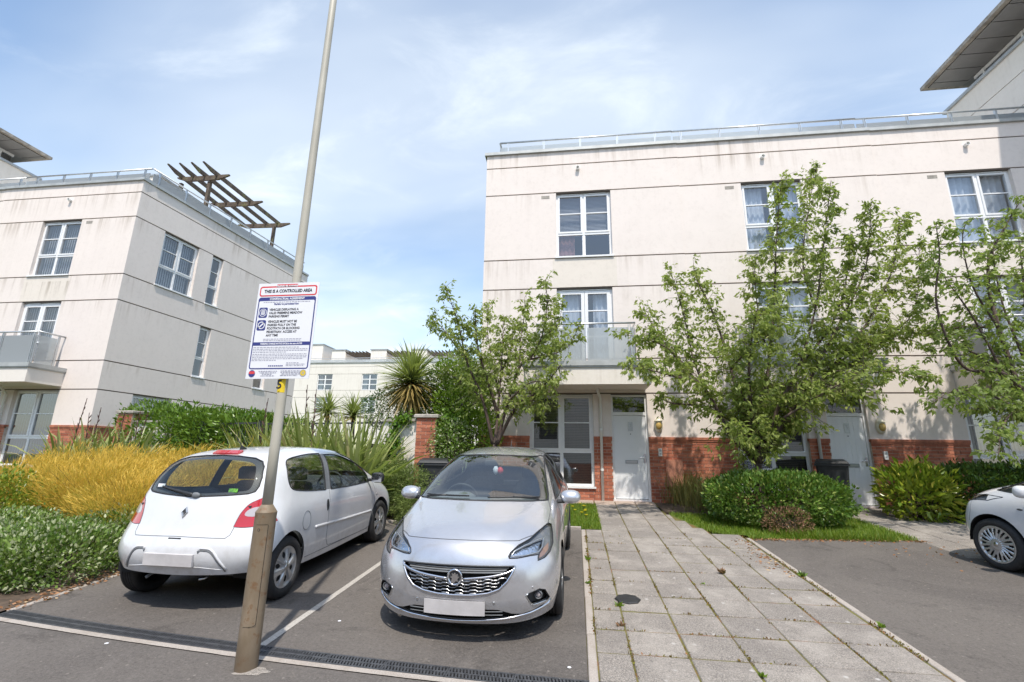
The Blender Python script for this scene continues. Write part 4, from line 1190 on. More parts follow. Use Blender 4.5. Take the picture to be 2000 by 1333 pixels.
def steering(car, x, y, z):
    b = MB(); b.smooth = True; R_ = Matrix.Translation((x, y, z)) @ Matrix.Rotation(rad(65), 4, 'X')
    prof = [(.18 + .016 * math.cos(a), .016 * math.sin(a)) for a in [2*PI*k/8 for k in range(8)]]
    b.lathe(prof, R_, 28, closed=True); b.lathe([(.06, -.02), (.06, .02), (.0001, .03)], R_, 14)
    for a in (0, PI, -PI/2): b.tube([R_ @ Vector((.05*math.cos(a), .05*math.sin(a), 0)), R_ @ Vector((.175*math.cos(a), .175*math.sin(a), 0))], .018, 6)
    return car.part('steering_wheel', b, 'trim_dark')
def wheel_arch(car, x_out, y, z, r, depth, sg):
    b = MB(); n = 22; V = []; F = []
    for i in range(n + 1):
        a = rad(-4) + rad(188) * i / n
        c_, s_ = math.cos(a), math.sin(a)
        V += [(sg * (x_out - .004), y + r * c_, z + r * s_), (sg * (x_out - depth), y + r * c_, z + r * s_)]
        if i: F.append((2*i-2, 2*i, 2*i+1, 2*i-1))
    b.add(V, F)
    b.add([(sg * (x_out - depth), y + r * math.cos(rad(-4) + rad(188) * i / n), z + r * math.sin(rad(-4) + rad(188) * i / n)) for i in range(n + 1)], [tuple(range(n + 1))])
    return car.part('wheel_arch_liner', b, 'arch_black')
def arch_poly(y, z, r, squash=1.0):
    P = [(y + r * math.cos(a), z + r * squash * math.sin(a)) for a in [rad(200) - rad(220) * k / 26 for k in range(27)]]
    P = [(P[0][0], -.2)] + P + [(P[-1][0], -.2)]
    return P

# ---- silver hatchback, nose to the camera
SL = math.atan(SLOPE)
MC = Matrix.Translation((-1.0, 6.30, gz(6.30))) @ Matrix.Rotation(SL, 4, 'X') @ Matrix.Rotation(PI - rad(.9), 4, 'Z')
corsa = thing('hatchback_car', 'silver hatchback parked nose towards the camera', 'car', M=MC)
st_y = [1.60, 1.28, .92, .52, .10, -.45, -1.0, -1.52, -1.84]
SX = [(.82,.88,.87,.82,.69), (.80,.855,.87,.83,.72), (.82,.86,.872,.845,.775), (.82,.855,.872,.855,.795), (.82,.855,.87,.855,.80), (.82,.855,.87,.855,.80), (.82,.86,.872,.86,.79), (.80,.85,.865,.84,.76), (.66,.76,.79,.77,.68)]
SZ = [(.20,.40,.57,.70,.79), (.19,.40,.62,.78,.90), (.19,.40,.63,.82,.945), (.19,.40,.64,.86,.955), (.19,.40,.65,.88,.965), (.19,.40,.66,.90,.98), (.19,.40,.67,.92,1.0), (.22,.42,.68,.94,1.03), (.28,.44,.66,.92,1.02)]
side = [[(SX[s][j], st_y[s] + ((.02, .03, .02, 0, -.03)[j] if s == 0 else 0), SZ[s][j]) for j in range(5)] for s in range(9)]
#        T1 (x, y, z)       T2             T3
top = [[(.50, 1.72, .835), (.26, 1.80, .85), (0, 1.83, .855)],
       [(.56, 1.33, .945), (.28, 1.38, .965), (0, 1.40, .972)],
       [(.69, .97, 1.005), (.36, 1.06, 1.03), (0, 1.09, 1.04)],
       [(.675, .55, 1.225), (.34, .62, 1.245), (0, .64, 1.25)],
       [(.635, .12, 1.41), (.30, .17, 1.45), (0, .18, 1.455)],
       [(.625, -.45, 1.46), (.29, -.45, 1.505), (0, -.45, 1.515)],
       [(.605, -1.0, 1.45), (.28, -1.0, 1.49), (0, -1.0, 1.50)],
       [(.565, -1.55, 1.38), (.27, -1.58, 1.41), (0, -1.60, 1.42)],
       [(.50, -1.93, 1.05), (.26, -1.98, 1.06), (0, -2.0, 1.06)]]
front = [[(.58, 1.89, .17), (.28, 1.95, .165), (0, 1.97, .165)],
         [(.61, 1.93, .36), (.29, 2.01, .36), (0, 2.03, .36)],
         [(.60, 1.90, .56), (.29, 1.995, .57), (0, 2.02, .57)],
         [(.56, 1.83, .73), (.28, 1.92, .745), (0, 1.94, .75)]]
rear = [[(.45, -1.96, .28), (.24, -2.0, .28), (0, -2.02, .28)],
        [(.50, -2.0, .46), (.26, -2.05, .46), (0, -2.07, .46)],
        [(.50, -2.0, .68), (.26, -2.05, .68), (0, -2.07, .68)],
        [(.50, -1.97, .88), (.26, -2.02, .88), (0, -2.04, .88)]]
cb = cage_shell(side, top, front, rear, (1.736, 2.01, -2.01, 1.485), 3)
cc = Car(cb, MC, corsa)
# raised bonnet centre with soft creases
for v in cb.verts:
    y_, x_ = v.co.y, abs(v.co.x)
    if .95 < y_ < 1.86 and v.normal.z > .45 and v.co.z > .75:
        xc = .355 + .19 * (1.76 - y_) / .46; t_ = max(0, min(1, (xc + .035 - x_) / .07)); v.co.z += .014 * t_ * t_ * (3 - 2 * t_) * min(1, (y_ - .95) / .1) * max(0, min(1, (1.83 - y_) / .12))
cb.normal_update(); cc.bvh = BVHTree.FromBMesh(cb)
FR = lambda c, n: n.y > .03 and c.y > 1.1
half = [(0, 1.028), (.32, 1.026), (.60, 1.017), (.705, 1.008), (.70, 1.05), (.655, 1.19), (.605, 1.325), (.57, 1.385), (.53, 1.40), (.23, 1.416), (0, 1.42)]
ws = half + mirror_pts(half)[1:-1]
cut_region(cb, ws, 'front', 2, lambda c, n: n.y > .1 and c.y > -.15)
head = [(.438, .685), (.451, .712), (.511, .757), (.598, .787), (.658, .821), (.707, .845), (.739, .854), (.765, .84), (.785, .785), (.795, .726), (.775, .676), (.735, .645), (.68, .632), (.68, .675), (.612, .676), (.508, .669), (.445, .671)]
refl = [(.456, .683), (.485, .720), (.56, .750), (.66, .772), (.715, .775), (.71, .72), (.68, .692), (.58, .683)]
ambr = [(.705, .70), (.768, .745), (.775, .70), (.745, .665), (.70, .648)]
grille = [(.497, .612), (.25, .619), (0, .621), (-.25, .619), (-.497, .612), (-.476, .562), (-.437, .503), (-.373, .446), (-.28, .416), (-.15, .400), (0, .396), (.15, .400), (.28, .416), (.373, .446), (.437, .503), (.476, .562)]
fog = [(.589, .381), (.608, .397), (.697, .417), (.742, .398), (.775, .322), (.759, .306), (.645, .297), (.62, .323)]
hi = [(.745, .290), (.63, .252), (.55, .240), (.478, .248), (.42, .268), (.362, .285), (.20, .290)]
intake = hi + [(.2, .262), (-.2, .262)] + mirror_pts(hi) + [(-.70, .256), (-.60, .230), (-.40, .209), (-.19, .195), (0, .190), (.19, .195), (.40, .209), (.60, .230), (.70, .256)]
intake = [(.20, .290)] + [(p[0], p[1]) for p in hi[::-1][1:]] + [(.70, .256), (.60, .230), (.40, .209), (.19, .195), (0, .190), (-.19, .195), (-.40, .209), (-.60, .230), (-.70, .256)] + [(-p[0], p[1]) for p in hi] + [(0, .292)]
for sg in (1, -1):
    m_ = (lambda P: P) if sg > 0 else mirror_pts
    fl_ = lambda c, n, s=sg: n.y > .015 and c.y > 1.1 and c.x * s > 0
    cut_region(cb, m_(head), 'front', 10 + (sg < 0), fl_); cut_region(cb, m_(refl), 'front', 12 + (sg < 0), fl_); cut_region(cb, m_(ambr), 'front', 14 + (sg < 0), fl_)
    cut_region(cb, m_(fog), 'front', 16 + (sg < 0), fl_)
cut_region(cb, grille, 'front', 3, FR); cut_region(cb, intake, 'front', 4, FR)
fwin = smooth_poly([(.64, .985, 1), (.42, 1.125), (.10, 1.285), (-.05, 1.345), (-.27, 1.385, 1), (-.28, 1.0, 1), (.2, .985)], 3)
rwin_ = smooth_poly([(-.35, 1.0, 1), (-.34, 1.39, 1), (-.75, 1.395), (-1.05, 1.35), (-1.25, 1.24), (-1.26, 1.13), (-1.15, 1.04)], 3)
for sg in (1, -1):
    cut_region(cb, fwin, 'side', 5 + (sg < 0), SD_(sg) if False else (lambda c, n, s=sg: n.x * s > .12 and c.x * s > .3))
    cut_region(cb, rwin_, 'side', 7 + (sg < 0), lambda c, n, s=sg: n.x * s > .12 and c.x * s > .3)
    for y in (1.15, -1.36): cut_region(cb, arch_poly(y, .315, .355), 'side', 99, lambda c, n, s=sg: c.x * s > .35 and c.z < .8)
half = [(0, 1.12), (.42, 1.13), (.50, 1.16), (.47, 1.30), (.40, 1.36), (0, 1.385)]
crw = half + mirror_pts(half)[1:-1]
cut_region(cb, crw, 'front', 9, lambda c, n: n.y < -.1 and c.y < -1)
bon = [(0, 1.862), (.05, 1.861), (.25, 1.838), (.40, 1.79), (.512, 1.735), (.62, 1.60), (.70, 1.40), (.735, 1.28), (.745, 1.0), (.71, .87), (.32, 1.09), (0, 1.14)]
bon_poly = bon + [(-p[0], p[1]) for p in bon[::-1][1:-1]]
door_f = [(.66, .98), (.72, .70), (.68, .35), (.62, .28), (-.30, .28), (-.31, .98), (-.30, 1.41), (-.05, 1.38), (.10, 1.31), (.42, 1.15)]
door_r = [(-.31, .98), (-.31, .28), (-.95, .28), (-1.05, .60), (-1.28, .95), (-1.30, 1.2), (-1.05, 1.38), (-.32, 1.41)]
for f in cb.faces:
    if f.material_index: continue
    c_ = f.calc_center_median()
    if f.normal.z > .3 and c_.z > .77 and in_poly(c_.x, c_.y, bon_poly): f.material_index = 20
    elif c_.y > 1.45 and c_.z < .80: f.material_index = 21
    elif abs(c_.x) > .55 and in_poly(c_.y, c_.z, door_f): f.material_index = 22 if c_.x > 0 else 23
    elif abs(c_.x) > .55 and in_poly(c_.y, c_.z, door_r): f.material_index = 24 if c_.x > 0 else 25
cb.verts.index_update(); cb.normal_update()
PS = [MAT['paint_silver'], MAT['trim_grey']]
for rid, nm in ((0, 'body'), (20, 'bonnet'), (21, 'front_bumper'), (22, 'front_door'), (23, 'front_door'), (24, 'rear_door'), (25, 'rear_door')):
    split_region(cb, rid, nm, PS, corsa, MC)
lining(cb, (0, 20, 21, 22, 23, 24, 25), MAT['trim_grey'], corsa, MC)
wsc = split_region(cb, 2, 'windscreen', MAT['car_glass'], corsa, MC)
for rid, nm in ((5, 'door_window'), (6, 'door_window'), (7, 'door_window'), (8, 'door_window'), (9, 'rear_window')): split_region(cb, rid, nm, MAT['car_glass_tint'], corsa, MC)
cc.seam('window_seal', 'front', ws, 1, .009, 'rubber_black', wsc, True)
for sg in (1, -1):
    k = 0 if sg > 0 else 1; m_ = (lambda P: P) if sg > 0 else mirror_pts
    hl = split_region(cb, (10 + k, 12 + k, 14 + k), 'headlight', MAT['lamp_lens'], corsa, MC)
    split_region(cb, 10 + k, 'lamp_housing', [MAT['trim_grey']], hl, MC, off=-.028)
    split_region(cb, 12 + k, 'reflector', [MAT['reflector']], hl, MC, off=-.045)
    split_region(cb, 14 + k, 'indicator', [MAT['lens_amber']], hl, MC, off=-.022)
    cc.seam('lamp_seal', 'front', m_(head), 1, .0055, 'rubber_black', hl, True, step=.012)
    cc.seam('reflector_frame', 'front', m_(refl), 1, .006, 'satin_chrome', hl, True, step=.015)
    fo = split_region(cb, 16 + k, 'fog_light_recess', MAT['trim_dark'], corsa, MC, off=-.045)
    cc.seam('fog_trim', 'front', [m_(fog)[i % 8] for i in ((5, 6, 7, 0, 1) if sg > 0 else (6, 7, 0, 1, 2))], 1, .0065, 'satin_chrome', fo)
    cc.seam('fog_edge', 'front', m_(fog), 1, .004, 'rubber_black', fo, True)
    h, n = cc.hit('front', sg * .685, .365, 1)
    fl = MB(); fl.smooth = True; Mf = Matrix.Translation(h + Vector((0, -.045, 0))) @ Matrix.Rotation(-PI/2, 4, 'X'); fl.lathe([(.034, 0), (.034, .03), (.029, .032), (.027, .012), (.0001, .002)], Mf, 18); cc.part('fog_light', fl, 'trim_grey', fo); fl = MB(); fl.smooth = True; fl.lathe([(.027, .018), (.015, .024), (.0001, .026)], Mf, 14); cc.part('fog_lens', fl, 'lens_clear', fo)
    cc.seam('window_seal', 'side', fwin, sg, .007, 'rubber_black', None, True); cc.seam('window_seal', 'side', rwin_, sg, .007, 'rubber_black', None, True)
    cc.seam('door_gap', 'side', door_f[:6], sg, .003, 'trim_dark'); cc.seam('door_gap', 'side', door_r[1:6], sg, .003, 'trim_dark')
    for y_ in (-.18, -.98):
        h, n = cc.hit('side', y_, .82, sg); ellipsoid_part(cc, 'door_handle', h + n * .018, (.016, .075, .014), 'paint_silver')
    mo = ellipsoid_part(cc, 'door_mirror', (sg * .935, .56, 1.005), (.115, .085, .074), 'paint_silver', sup=2.3, fn=lambda p: Vector((p.x, p.y * (1 - .25 * p.z / .074), p.z + .10 * abs(p.x) * 0)))
    mm = MB(); mm.add([(sg * .935 - .085, .488, .955), (sg * .935 + .085, .488, .955), (sg * .935 + .085, .488, 1.055), (sg * .935 - .085, .488, 1.055)], [(0, 1, 2, 3)]); cc.part('mirror_glass', mm, 'chrome', mo)
    mm = MB(); mm.tube([(sg * .79, .60, .955), (sg * .87, .58, .955)], .022, 8); cc.part('mirror_arm', mm, 'black_plastic', mo)
    for y in (1.15, -1.36):
        wheel(cc, 'wheel', sg * .862, y, .312, .20, .19, cover_star(5), sg); wheel_arch(cc, .83, y, .315, .355, .3, sg)
    b_ = [(p[0] * sg, p[1]) for p in bon[4:10]]
    cc.seam('bonnet_gap', 'top', b_, 1, .0032, 'trim_dark')
    h, n = cc.hit('front', sg * .33, .34, 1); ellipsoid_part(cc, 'parking_sensor', h, (.012, .004, .012), 'satin_chrome')
    h, n = cc.hit('front', sg * .64, .44, 1); ellipsoid_part(cc, 'parking_sensor', h, (.010, .004, .010), 'paint_silver')
cc.seam('bonnet_gap', 'front', [(-.512, .785), (-.40, .791), (-.25, .796), (-.05, .799), (.05, .799), (.25, .796), (.40, .791), (.512, .785)], 1, .0032, 'trim_dark')
# grille: backing, chrome frame, winged bar, stepped slats
gb_ = split_region(cb, 3, 'grille', MAT['void_black'], corsa, MC, off=-.045)
cc.seam('grille_frame', 'front', grille[4:] + grille[:1], 1, .010, 'chrome', gb_, False, .02, 8)
cc.seam('grille_frame', 'front', grille[:5], 1, .007, 'trim_dark', gb_)
def inset(L, d): return [p + Vector((0, -d, 0)) for p in L]
def strip(name, pts, w, d, mat, r=None):
    L = inset(cc.line('front', pts, 1, .012), d); b = MB(); b.smooth = True
    V = []; 
    for p in L: V += [p + Vector((0, .004, w/2)), p + Vector((0, .010, 0)), p + Vector((0, .004, -w/2))]
    n_ = len(L); b.add(V, [(3*i+j, 3*i+3+j, 3*i+4+j, 3*i+1+j) for i in range(n_ - 1) for j in (0, 1)])
    o = cc.part(name, b, mat, gb_); md = o.modifiers.new('t', 'SOLIDIFY'); md.thickness = .006; md.offset = -1
    return o
wing = smooth_poly([(.478, .592), (.43, .566), (.33, .546), (.20, .532), (.08, .526)], 5)[:-5]
for sg in (1, -1): strip('grille_wing', [(sg * p[0], p[1]) for p in wing], .022, .004, 'chrome')
for z_ in (.600, .582, .566): strip('grille_bar', [(-.455 + (.612 - z_) * .9, z_), (.455 - (.612 - z_) * .9, z_)], .007, .022, 'trim_grey')
for k in range(5):
    z_ = .506 - .0255 * k; hw = (.435, .41, .37, .315, .22)[k]; P = []
    def curve(x): return .020 * (x / .45) ** 2
    for st in range(-8, 8):
        for x_ in (st * .06, st * .06 + .046):
            if -hw <= x_ <= hw: P.append((x_, z_ + curve(x_) + (.0048 if st % 2 else -.0048)))
    strip('grille_slat', P, .0036, .018, 'satin_chrome')
h, n = cc.hit('front', 0, .535, 1); Mb = Matrix.Translation((0, h.y - .01, .535)) @ Matrix.Rotation(-PI/2, 4, 'X')
bg = MB(); bg.smooth = True; bg.lathe([(.066, 0), (.068, .018), (.060, .027), (.053, .022), (.051, .012)], Mb, 32); bo = cc.part('badge', bg, 'chrome')
bg = MB(); bg.lathe([(.052, .013), (.0001, .014)], Mb, 28); cc.part('badge_field', bg, 'trim_dark', bo)
gf = [(-.030, -.040), (-.006, -.046), (.012, -.028), (.030, -.034), (.026, -.012), (.040, .002), (.026, .010), (.030, .030), (.012, .020), (.004, .040), (-.008, .026), (-.026, .034), (-.018, .010), (-.040, .002), (-.022, -.008)]
bg = MB(); bg.prism(gf, lambda u, v, w: Mb @ Vector((-u, -v, w)), .013, .022); cc.part('badge_emblem', bg, 'chrome', bo)
it = split_region(cb, 4, 'lower_intake', MAT['void_black'], corsa, MC, off=-.04)
for z_ in (.268, .240): cc.seam('intake_bar', 'front', [(-.40, z_), (.40, z_)], 1, .004, 'trim_grey', it)
lipp = [(.782, .300), (.762, .272), (.62, .236), (.41, .207), (.19, .191), (0, .186)]
cc.seam('chrome_lip', 'front', lipp + mirror_pts(lipp)[1:], 1, .0095, 'chrome', it, False, .02, 8)
sp = MB(); V = []
for i in range(21):
    x_ = -.72 + 1.44 * i / 20; yy_ = 1.93 - .42 * (abs(x_) / .72) ** 3.2; V += [(x_, yy_, .195), (x_ * .97, yy_ - .03, .135)]
sp.add(V, [(2*i, 2*i+2, 2*i+3, 2*i+1) for i in range(20)]); cc.part('front_spoiler', sp, 'black_plastic')
pl = MB(); V = []
for i in range(9):
    x_ = -.26 + .52 * i / 8
    for z_ in (.245, .355):
        h, n = cc.hit('front', x_, .33, 1); V.append(Vector((x_, h.y + .012, z_)))
pl.add(V, [(2*i, 2*i+2, 2*i+3, 2*i+1) for i in range(8)]); o = cc.part('number_plate', pl, 'plate_blank'); md = o.modifiers.new('t', 'SOLIDIFY'); md.thickness = .006; md.offset = -1
for (xa, xb) in ((.60, .10), (-.10, -.62)):
    wp = MB(); wp.smooth = True; L_ = cc.line('front', [(xa, 1.036 if xa > 0 else 1.045), ((xa + xb) / 2, 1.047), (xb, 1.052 if xa > 0 else 1.034)], 1)
    wp.tube([p + Vector((0, .022, .012)) for p in L_], .009, 6); wo = cc.part('wiper', wp, 'black_plastic')
    wp = MB(); wp.smooth = True; wp.tube([L_[0 if xa > 0 else -1] + Vector((0, .05, -.005)), L_[len(L_) // 2] + Vector((0, .036, .016))], .008, 6); cc.part('wiper_arm', wp, 'black_plastic', wo)
h, n = cc.hit('top', 0, -1.15, 1); an = MB(); an.tube([h, h + Vector((0, -.05, .11))], [.008, .003], 6); cc.part('aerial', an, 'black_plastic')
cw = MB(); cw.prism([(.80, .93), (1.12, .99), (1.13, 1.018), (.80, 1.02)], lambda u, v, w: (w, u - .0, v), -.60, .60)
fb = MB(); fb.box(-.62, .62, -1.80, 1.75, .20, .25); fb.box(-.78, .78, -.98, .76, .201, .249); cc.part('underbody', fb, 'arch_black')
ib = MB(); ib.box(-.64, .64, -1.1, .9, .27, .32); ib.box(-.62, .62, -1.75, -1.15, .30, .90); cc.part('cabin_floor', ib, 'trim_dark')
db = MB(); db.prism([(.50, .60), (.46, .88), (.56, .975), (.86, .995), (.98, .985), (.98, .6)], lambda u, v, w: (w, u, v), -.68, .68); cc.part('dashboard', db, 'trim_grey', bevel=.03)
bn = MB(); bn.smooth = True; bn.lathe([(.0001, .0), (.17, .005), (.18, .03), (.12, .07), (.0001, .08)], Matrix.Translation((.36, .56, .955)) @ Matrix.Diagonal((1.15, .7, .9, 1)), 18); cc.part('instrument_cowl', bn, 'trim_grey')
for x_ in (-.36, .36): seat(cc, x_, -.20); seat(cc, x_, -.98)
steering(cc, .36, .36, .93)
h = cc.hit('front', 0, 1.36, 1)[0]; rm = MB(); rm.cbox(-.11, .11, h.y - .10, h.y - .07, 1.30, 1.365, .005); cc.part('rear_view_mirror', rm, 'trim_dark', bevel=.01)
pr_ = MC @ Vector((-.05, h.y - .085, 1.24))
orn = thing('hanging_ornament', 'small red and white ornament hanging behind the silver car windscreen', 'ornament', pr_)
b = MB(); b.smooth = True; b.lathe([(.0001, -.045), (.035, -.02), (.038, .01), (.02, .04), (.0001, .05)], Matrix.Translation(pr_ + Vector((.03, 0, 0))), 12); b.build('red_charm', MAT['print_red'], orn)
b = MB(); b.smooth = True; b.lathe([(.0001, -.06), (.032, -.03), (.036, .01), (.02, .04), (.0001, .05)], Matrix.Translation(pr_ + Vector((-.025, 0, .01))), 12); b.build('white_charm', MAT['curtain'], orn)
b = MB(); b.tube([pr_ + Vector((0, 0, .04)), pr_ + Vector((0, 0, .12))], .003, 5); b.build('cord', MAT['print_black'], orn)

# ---- white three-door hatchback, tail to the camera
MT = Matrix.Translation((-3.90, 6.36, gz(6.36))) @ Matrix.Rotation(SL, 4, 'X')
twingo = thing('hatchback_car', 'white three-door hatchback parked tail towards the camera behind the lamp post', 'car', M=MT)
st_y = [1.58, 1.30, .98, .64, .28, -.32, -.90, -1.22, -1.50]
SX = [(.77,.84,.84,.79,.68), (.78,.82,.825,.80,.71), (.79,.82,.83,.82,.755), (.79,.82,.83,.825,.775), (.79,.82,.83,.825,.78), (.79,.82,.83,.83,.785), (.79,.825,.84,.835,.78), (.79,.83,.85,.845,.80), (.80,.90,.89,.86,.80)]
SZ = [(.22,.38,.55,.68,.78), (.22,.40,.60,.77,.88), (.22,.40,.62,.82,.93), (.22,.40,.63,.85,.955), (.22,.40,.64,.86,.965), (.22,.40,.65,.87,.975), (.24,.42,.66,.88,.99), (.26,.44,.66,.88,1.0), (.36,.50,.64,.82,.985)]
side = [[(SX[s][j], st_y[s] + ((-.04, -.06, -.03, .03, .10)[j] if s == 8 else 0), SZ[s][j]) for j in range(5)] for s in range(9)]
top = [[(.46, 1.68, .83), (.24, 1.75, .85), (0, 1.78, .855)],
       [(.57, 1.36, .945), (.29, 1.41, .965), (0, 1.43, .97)],
       [(.685, 1.03, 1.01), (.35, 1.12, 1.035), (0, 1.15, 1.04)],
       [(.665, .70, 1.225), (.34, .78, 1.245), (0, .80, 1.25)],
       [(.65, .28, 1.405), (.33, .33, 1.435), (0, .34, 1.44)],
       [(.65, -.32, 1.465), (.33, -.32, 1.495), (0, -.32, 1.505)],
       [(.67, -.92, 1.455), (.33, -.94, 1.49), (0, -.95, 1.50)],
       [(.685, -1.36, 1.405), (.32, -1.46, 1.44), (0, -1.49, 1.445)],
       [(.66, -1.60, .975), (.31, -1.70, .945), (0, -1.73, .93)]]
front = [[(.52, 1.70, .20), (.24, 1.75, .20), (0, 1.77, .20)],
         [(.55, 1.76, .38), (.25, 1.80, .38), (0, 1.82, .38)],
         [(.54, 1.73, .56), (.25, 1.78, .56), (0, 1.80, .56)],
         [(.50, 1.66, .72), (.24, 1.71, .73), (0, 1.73, .735)]]
rear = [[(.60, -1.74, .36), (.28, -1.79, .355), (0, -1.80, .35)],
        [(.64, -1.78, .49), (.30, -1.85, .485), (0, -1.87, .485)],
        [(.63, -1.77, .63), (.30, -1.84, .62), (0, -1.86, .61)],
        [(.585, -1.66, .79), (.30, -1.75, .76), (0, -1.77, .75)]]
tb_ = cage_shell(side, top, front, rear, (1.75, 1.93, -1.87, 1.50), 3)
tw = Car(tb_, MT, twingo)

RK = lambda sg: (lambda c, n: n.y < -.04 and c.y < -.6)
SD = lambda sg: (lambda c, n: n.x * sg > .12 and c.x * sg > .3)
half = [(0, 1.055), (.35, 1.070), (.55, 1.083), (.60, 1.10), (.612, 1.15), (.60, 1.23), (.555, 1.335), (.50, 1.385), (.40, 1.417), (.2, 1.436), (0, 1.442)]
rw_poly = half + mirror_pts(half)[1:-1]
cut_region(tb_, rw_poly, 'front', 2, RK(1))
tl = smooth_poly([(.66, 1.025), (.60, .99), (.565, .94), (.54, .88), (.522, .785, 1), (.62, .775), (.80, .785, 1), (.88, .86), (.86, .96), (.76, 1.045), (.70, 1.05)], 3)
tlc = smooth_poly([(.595, .925), (.66, .955), (.76, .945), (.77, .895), (.68, .868), (.59, .88)], 3)
bmesh.ops.bisect_plane(tb_, geom=list(tb_.faces) + list(tb_.edges) + list(tb_.verts), dist=1e-5, plane_co=(0, -1.25, 0), plane_no=(0, 1, .25))
for sg in (1, -1):
    P = tl if sg > 0 else mirror_pts(tl); Q = tlc if sg > 0 else mirror_pts(tlc)
    fl_ = (lambda c, n, s=sg: n.y < -.02 and c.y + .25 * c.z < -1.25 and c.x * s > 0)
    cut_region(tb_, P, 'front', 10 + (sg < 0), fl_); cut_region(tb_, Q, 'front', 12 + (sg < 0), fl_)
qwin = smooth_poly([(-1.10, 1.36), (-1.0, 1.395), (-.80, 1.412), (-.56, 1.42), (-.335, 1.413, 1), (-.40, 1.20), (-.455, .985, 1), (-.80, 1.02), (-1.08, 1.062), (-1.17, 1.10), (-1.185, 1.18), (-1.15, 1.28)], 3)
dwin = smooth_poly([(-.235, 1.395, 1), (.06, 1.372), (.36, 1.295), (.63, 1.195), (.80, 1.09), (.845, 1.02), (.83, .935, 1), (.40, .945), (.02, .958), (-.33, .978, 1)], 3)
bpil = [(-.335, 1.413), (-.235, 1.395), (-.33, .978), (-.455, .985)]
for sg in (1, -1):
    cut_region(tb_, qwin, 'side', 3 + (sg < 0) * 2, SD(sg)); cut_region(tb_, dwin, 'side', 4 + (sg < 0) * 2, SD(sg)); cut_region(tb_, bpil, 'side', 70 + (sg < 0), SD(sg))
    for y in (-1.25, 1.20): cut_region(tb_, arch_poly(y, .31, .352), 'side', 99, lambda c, n, s=sg: c.x * s > .3 and c.z < .75)
half = [(0, 1.035), (.40, 1.028), (.69, 1.01), (.70, 1.05), (.665, 1.22), (.60, 1.36), (.55, 1.395), (.3, 1.415), (0, 1.42)]
tws = half + mirror_pts(half)[1:-1]
cut_region(tb_, tws, 'front', 8, lambda c, n: n.y > .12 and c.y > .1)
door = [(-.25, 1.41), (-.38, .95), (-.42, .75), (-.43, .55), (-.42, .40), (-.36, .315), (-.2, .30), (.72, .275), (.86, .30), (.945, .52), (1.0, .80), (.93, .98), (.80, 1.12), (.36, 1.325), (.06, 1.40)]
for f in tb_.faces:
    if f.material_index: continue
    c_ = f.calc_center_median()
    if in_poly(c_.y, c_.z, door) and abs(c_.x) > .55: f.material_index = 30 if c_.x > 0 else 31
    elif c_.y < -1.35 and c_.z < .70: f.material_index = 32
    elif c_.y < -1.2 and abs(c_.x) < .54 and f.normal.y < -.1: f.material_index = 33
    elif c_.y > 1.35 and c_.z < .72: f.material_index = 34
tb_.verts.index_update(); tb_.normal_update()
PW = [MAT['paint_white'], MAT['trim_grey']]
for rid, nm in ((0, 'body'), (30, 'door'), (31, 'door'), (32, 'rear_bumper'), (33, 'tailgate'), (34, 'front_bumper')):
    split_region(tb_, rid, nm, PW, twingo, MT)
lining(tb_, (0, 70, 71, 30, 31, 32, 33, 34), MAT['trim_grey'], twingo, MT)
for rid in (70, 71): split_region(tb_, rid, 'door_pillar', MAT['trim_grey'], twingo, MT)
rwin = split_region(tb_, 2, 'rear_window', MAT['car_glass_tint'], twingo, MT)
for rid, nm in ((3, 'quarter_window'), (5, 'quarter_window'), (4, 'door_window'), (6, 'door_window'), (8, 'windscreen')):
    split_region(tb_, rid, nm, MAT['car_glass'], twingo, MT)
for sg, a, c_ in ((1, 10, 12), (-1, 11, 13)):
    o = split_region(tb_, a, 'tail_light', MAT['lens_red'], twingo, MT, off=.003)
    split_region(tb_, c_, 'indicator_lens', MAT['lens_clear'], o, MT, off=.004)
    tw.seam('lamp_seal', 'front', tl if sg > 0 else mirror_pts(tl), -1, .0035, 'rubber_black', o, True, keep=lambda p: p.y + .25 * p.z < -1.245)
# dark enamel border of the rear glass, seals
b_in = [(p[0] * .90, 1.245 + (p[1] - 1.245) * .84) for p in rw_poly]
band = MB(); V = []
for p, q in zip(smooth_poly(rw_poly, 2), smooth_poly(b_in, 2)):
    for r_ in (p, q):
        h, n = tw.hit('front', r_[0], r_[1], -1)
        V.append(MT @ (h + n * -.006) if h is not None else MT @ Vector((r_[0], -1.5, r_[1])))
k = len(V) // 2; band.smooth = True; band.add(V, [(2*i, 2*((i+1) % k), 2*((i+1) % k)+1, 2*i+1) for i in range(k)])
band.build('glass_border', MAT['trim_dark'], rwin)
tw.seam('window_seal', 'front', rw_poly, -1, .008, 'rubber_black', rwin, True)
tw.seam('window_seal', 'front', tws, 1, .008, 'rubber_black', None, True)
for sg in (1, -1):
    tw.seam('window_seal', 'side', qwin, sg, .007, 'rubber_black', None, True); tw.seam('window_seal', 'side', dwin, sg, .007, 'rubber_black', None, True)
    tw.seam('door_gap', 'side', door[:12], sg, .0032, 'trim_grey')
    tw.seam('rubbing_strip', 'side', [(-.72, .60), (-.43, .582), (.02, .552), (.87, .512)], sg, .017, 'paint_white', n=8)
    h, n = tw.hit('side', -.45, .80, sg); ellipsoid_part(tw, 'door_handle', h - n * .004, (.014, .030, .075), 'black_plastic')
gate = [(.64, 1.0), (.555, .90), (.53, .79), (.52, .715), (.49, .690), (.20, .700), (0, .704)]
tw.seam('tailgate_gap', 'front', gate + mirror_pts(gate)[1:], -1, .0034, 'trim_grey')
h, n = tw.hit('side', -.93, .71, 1)
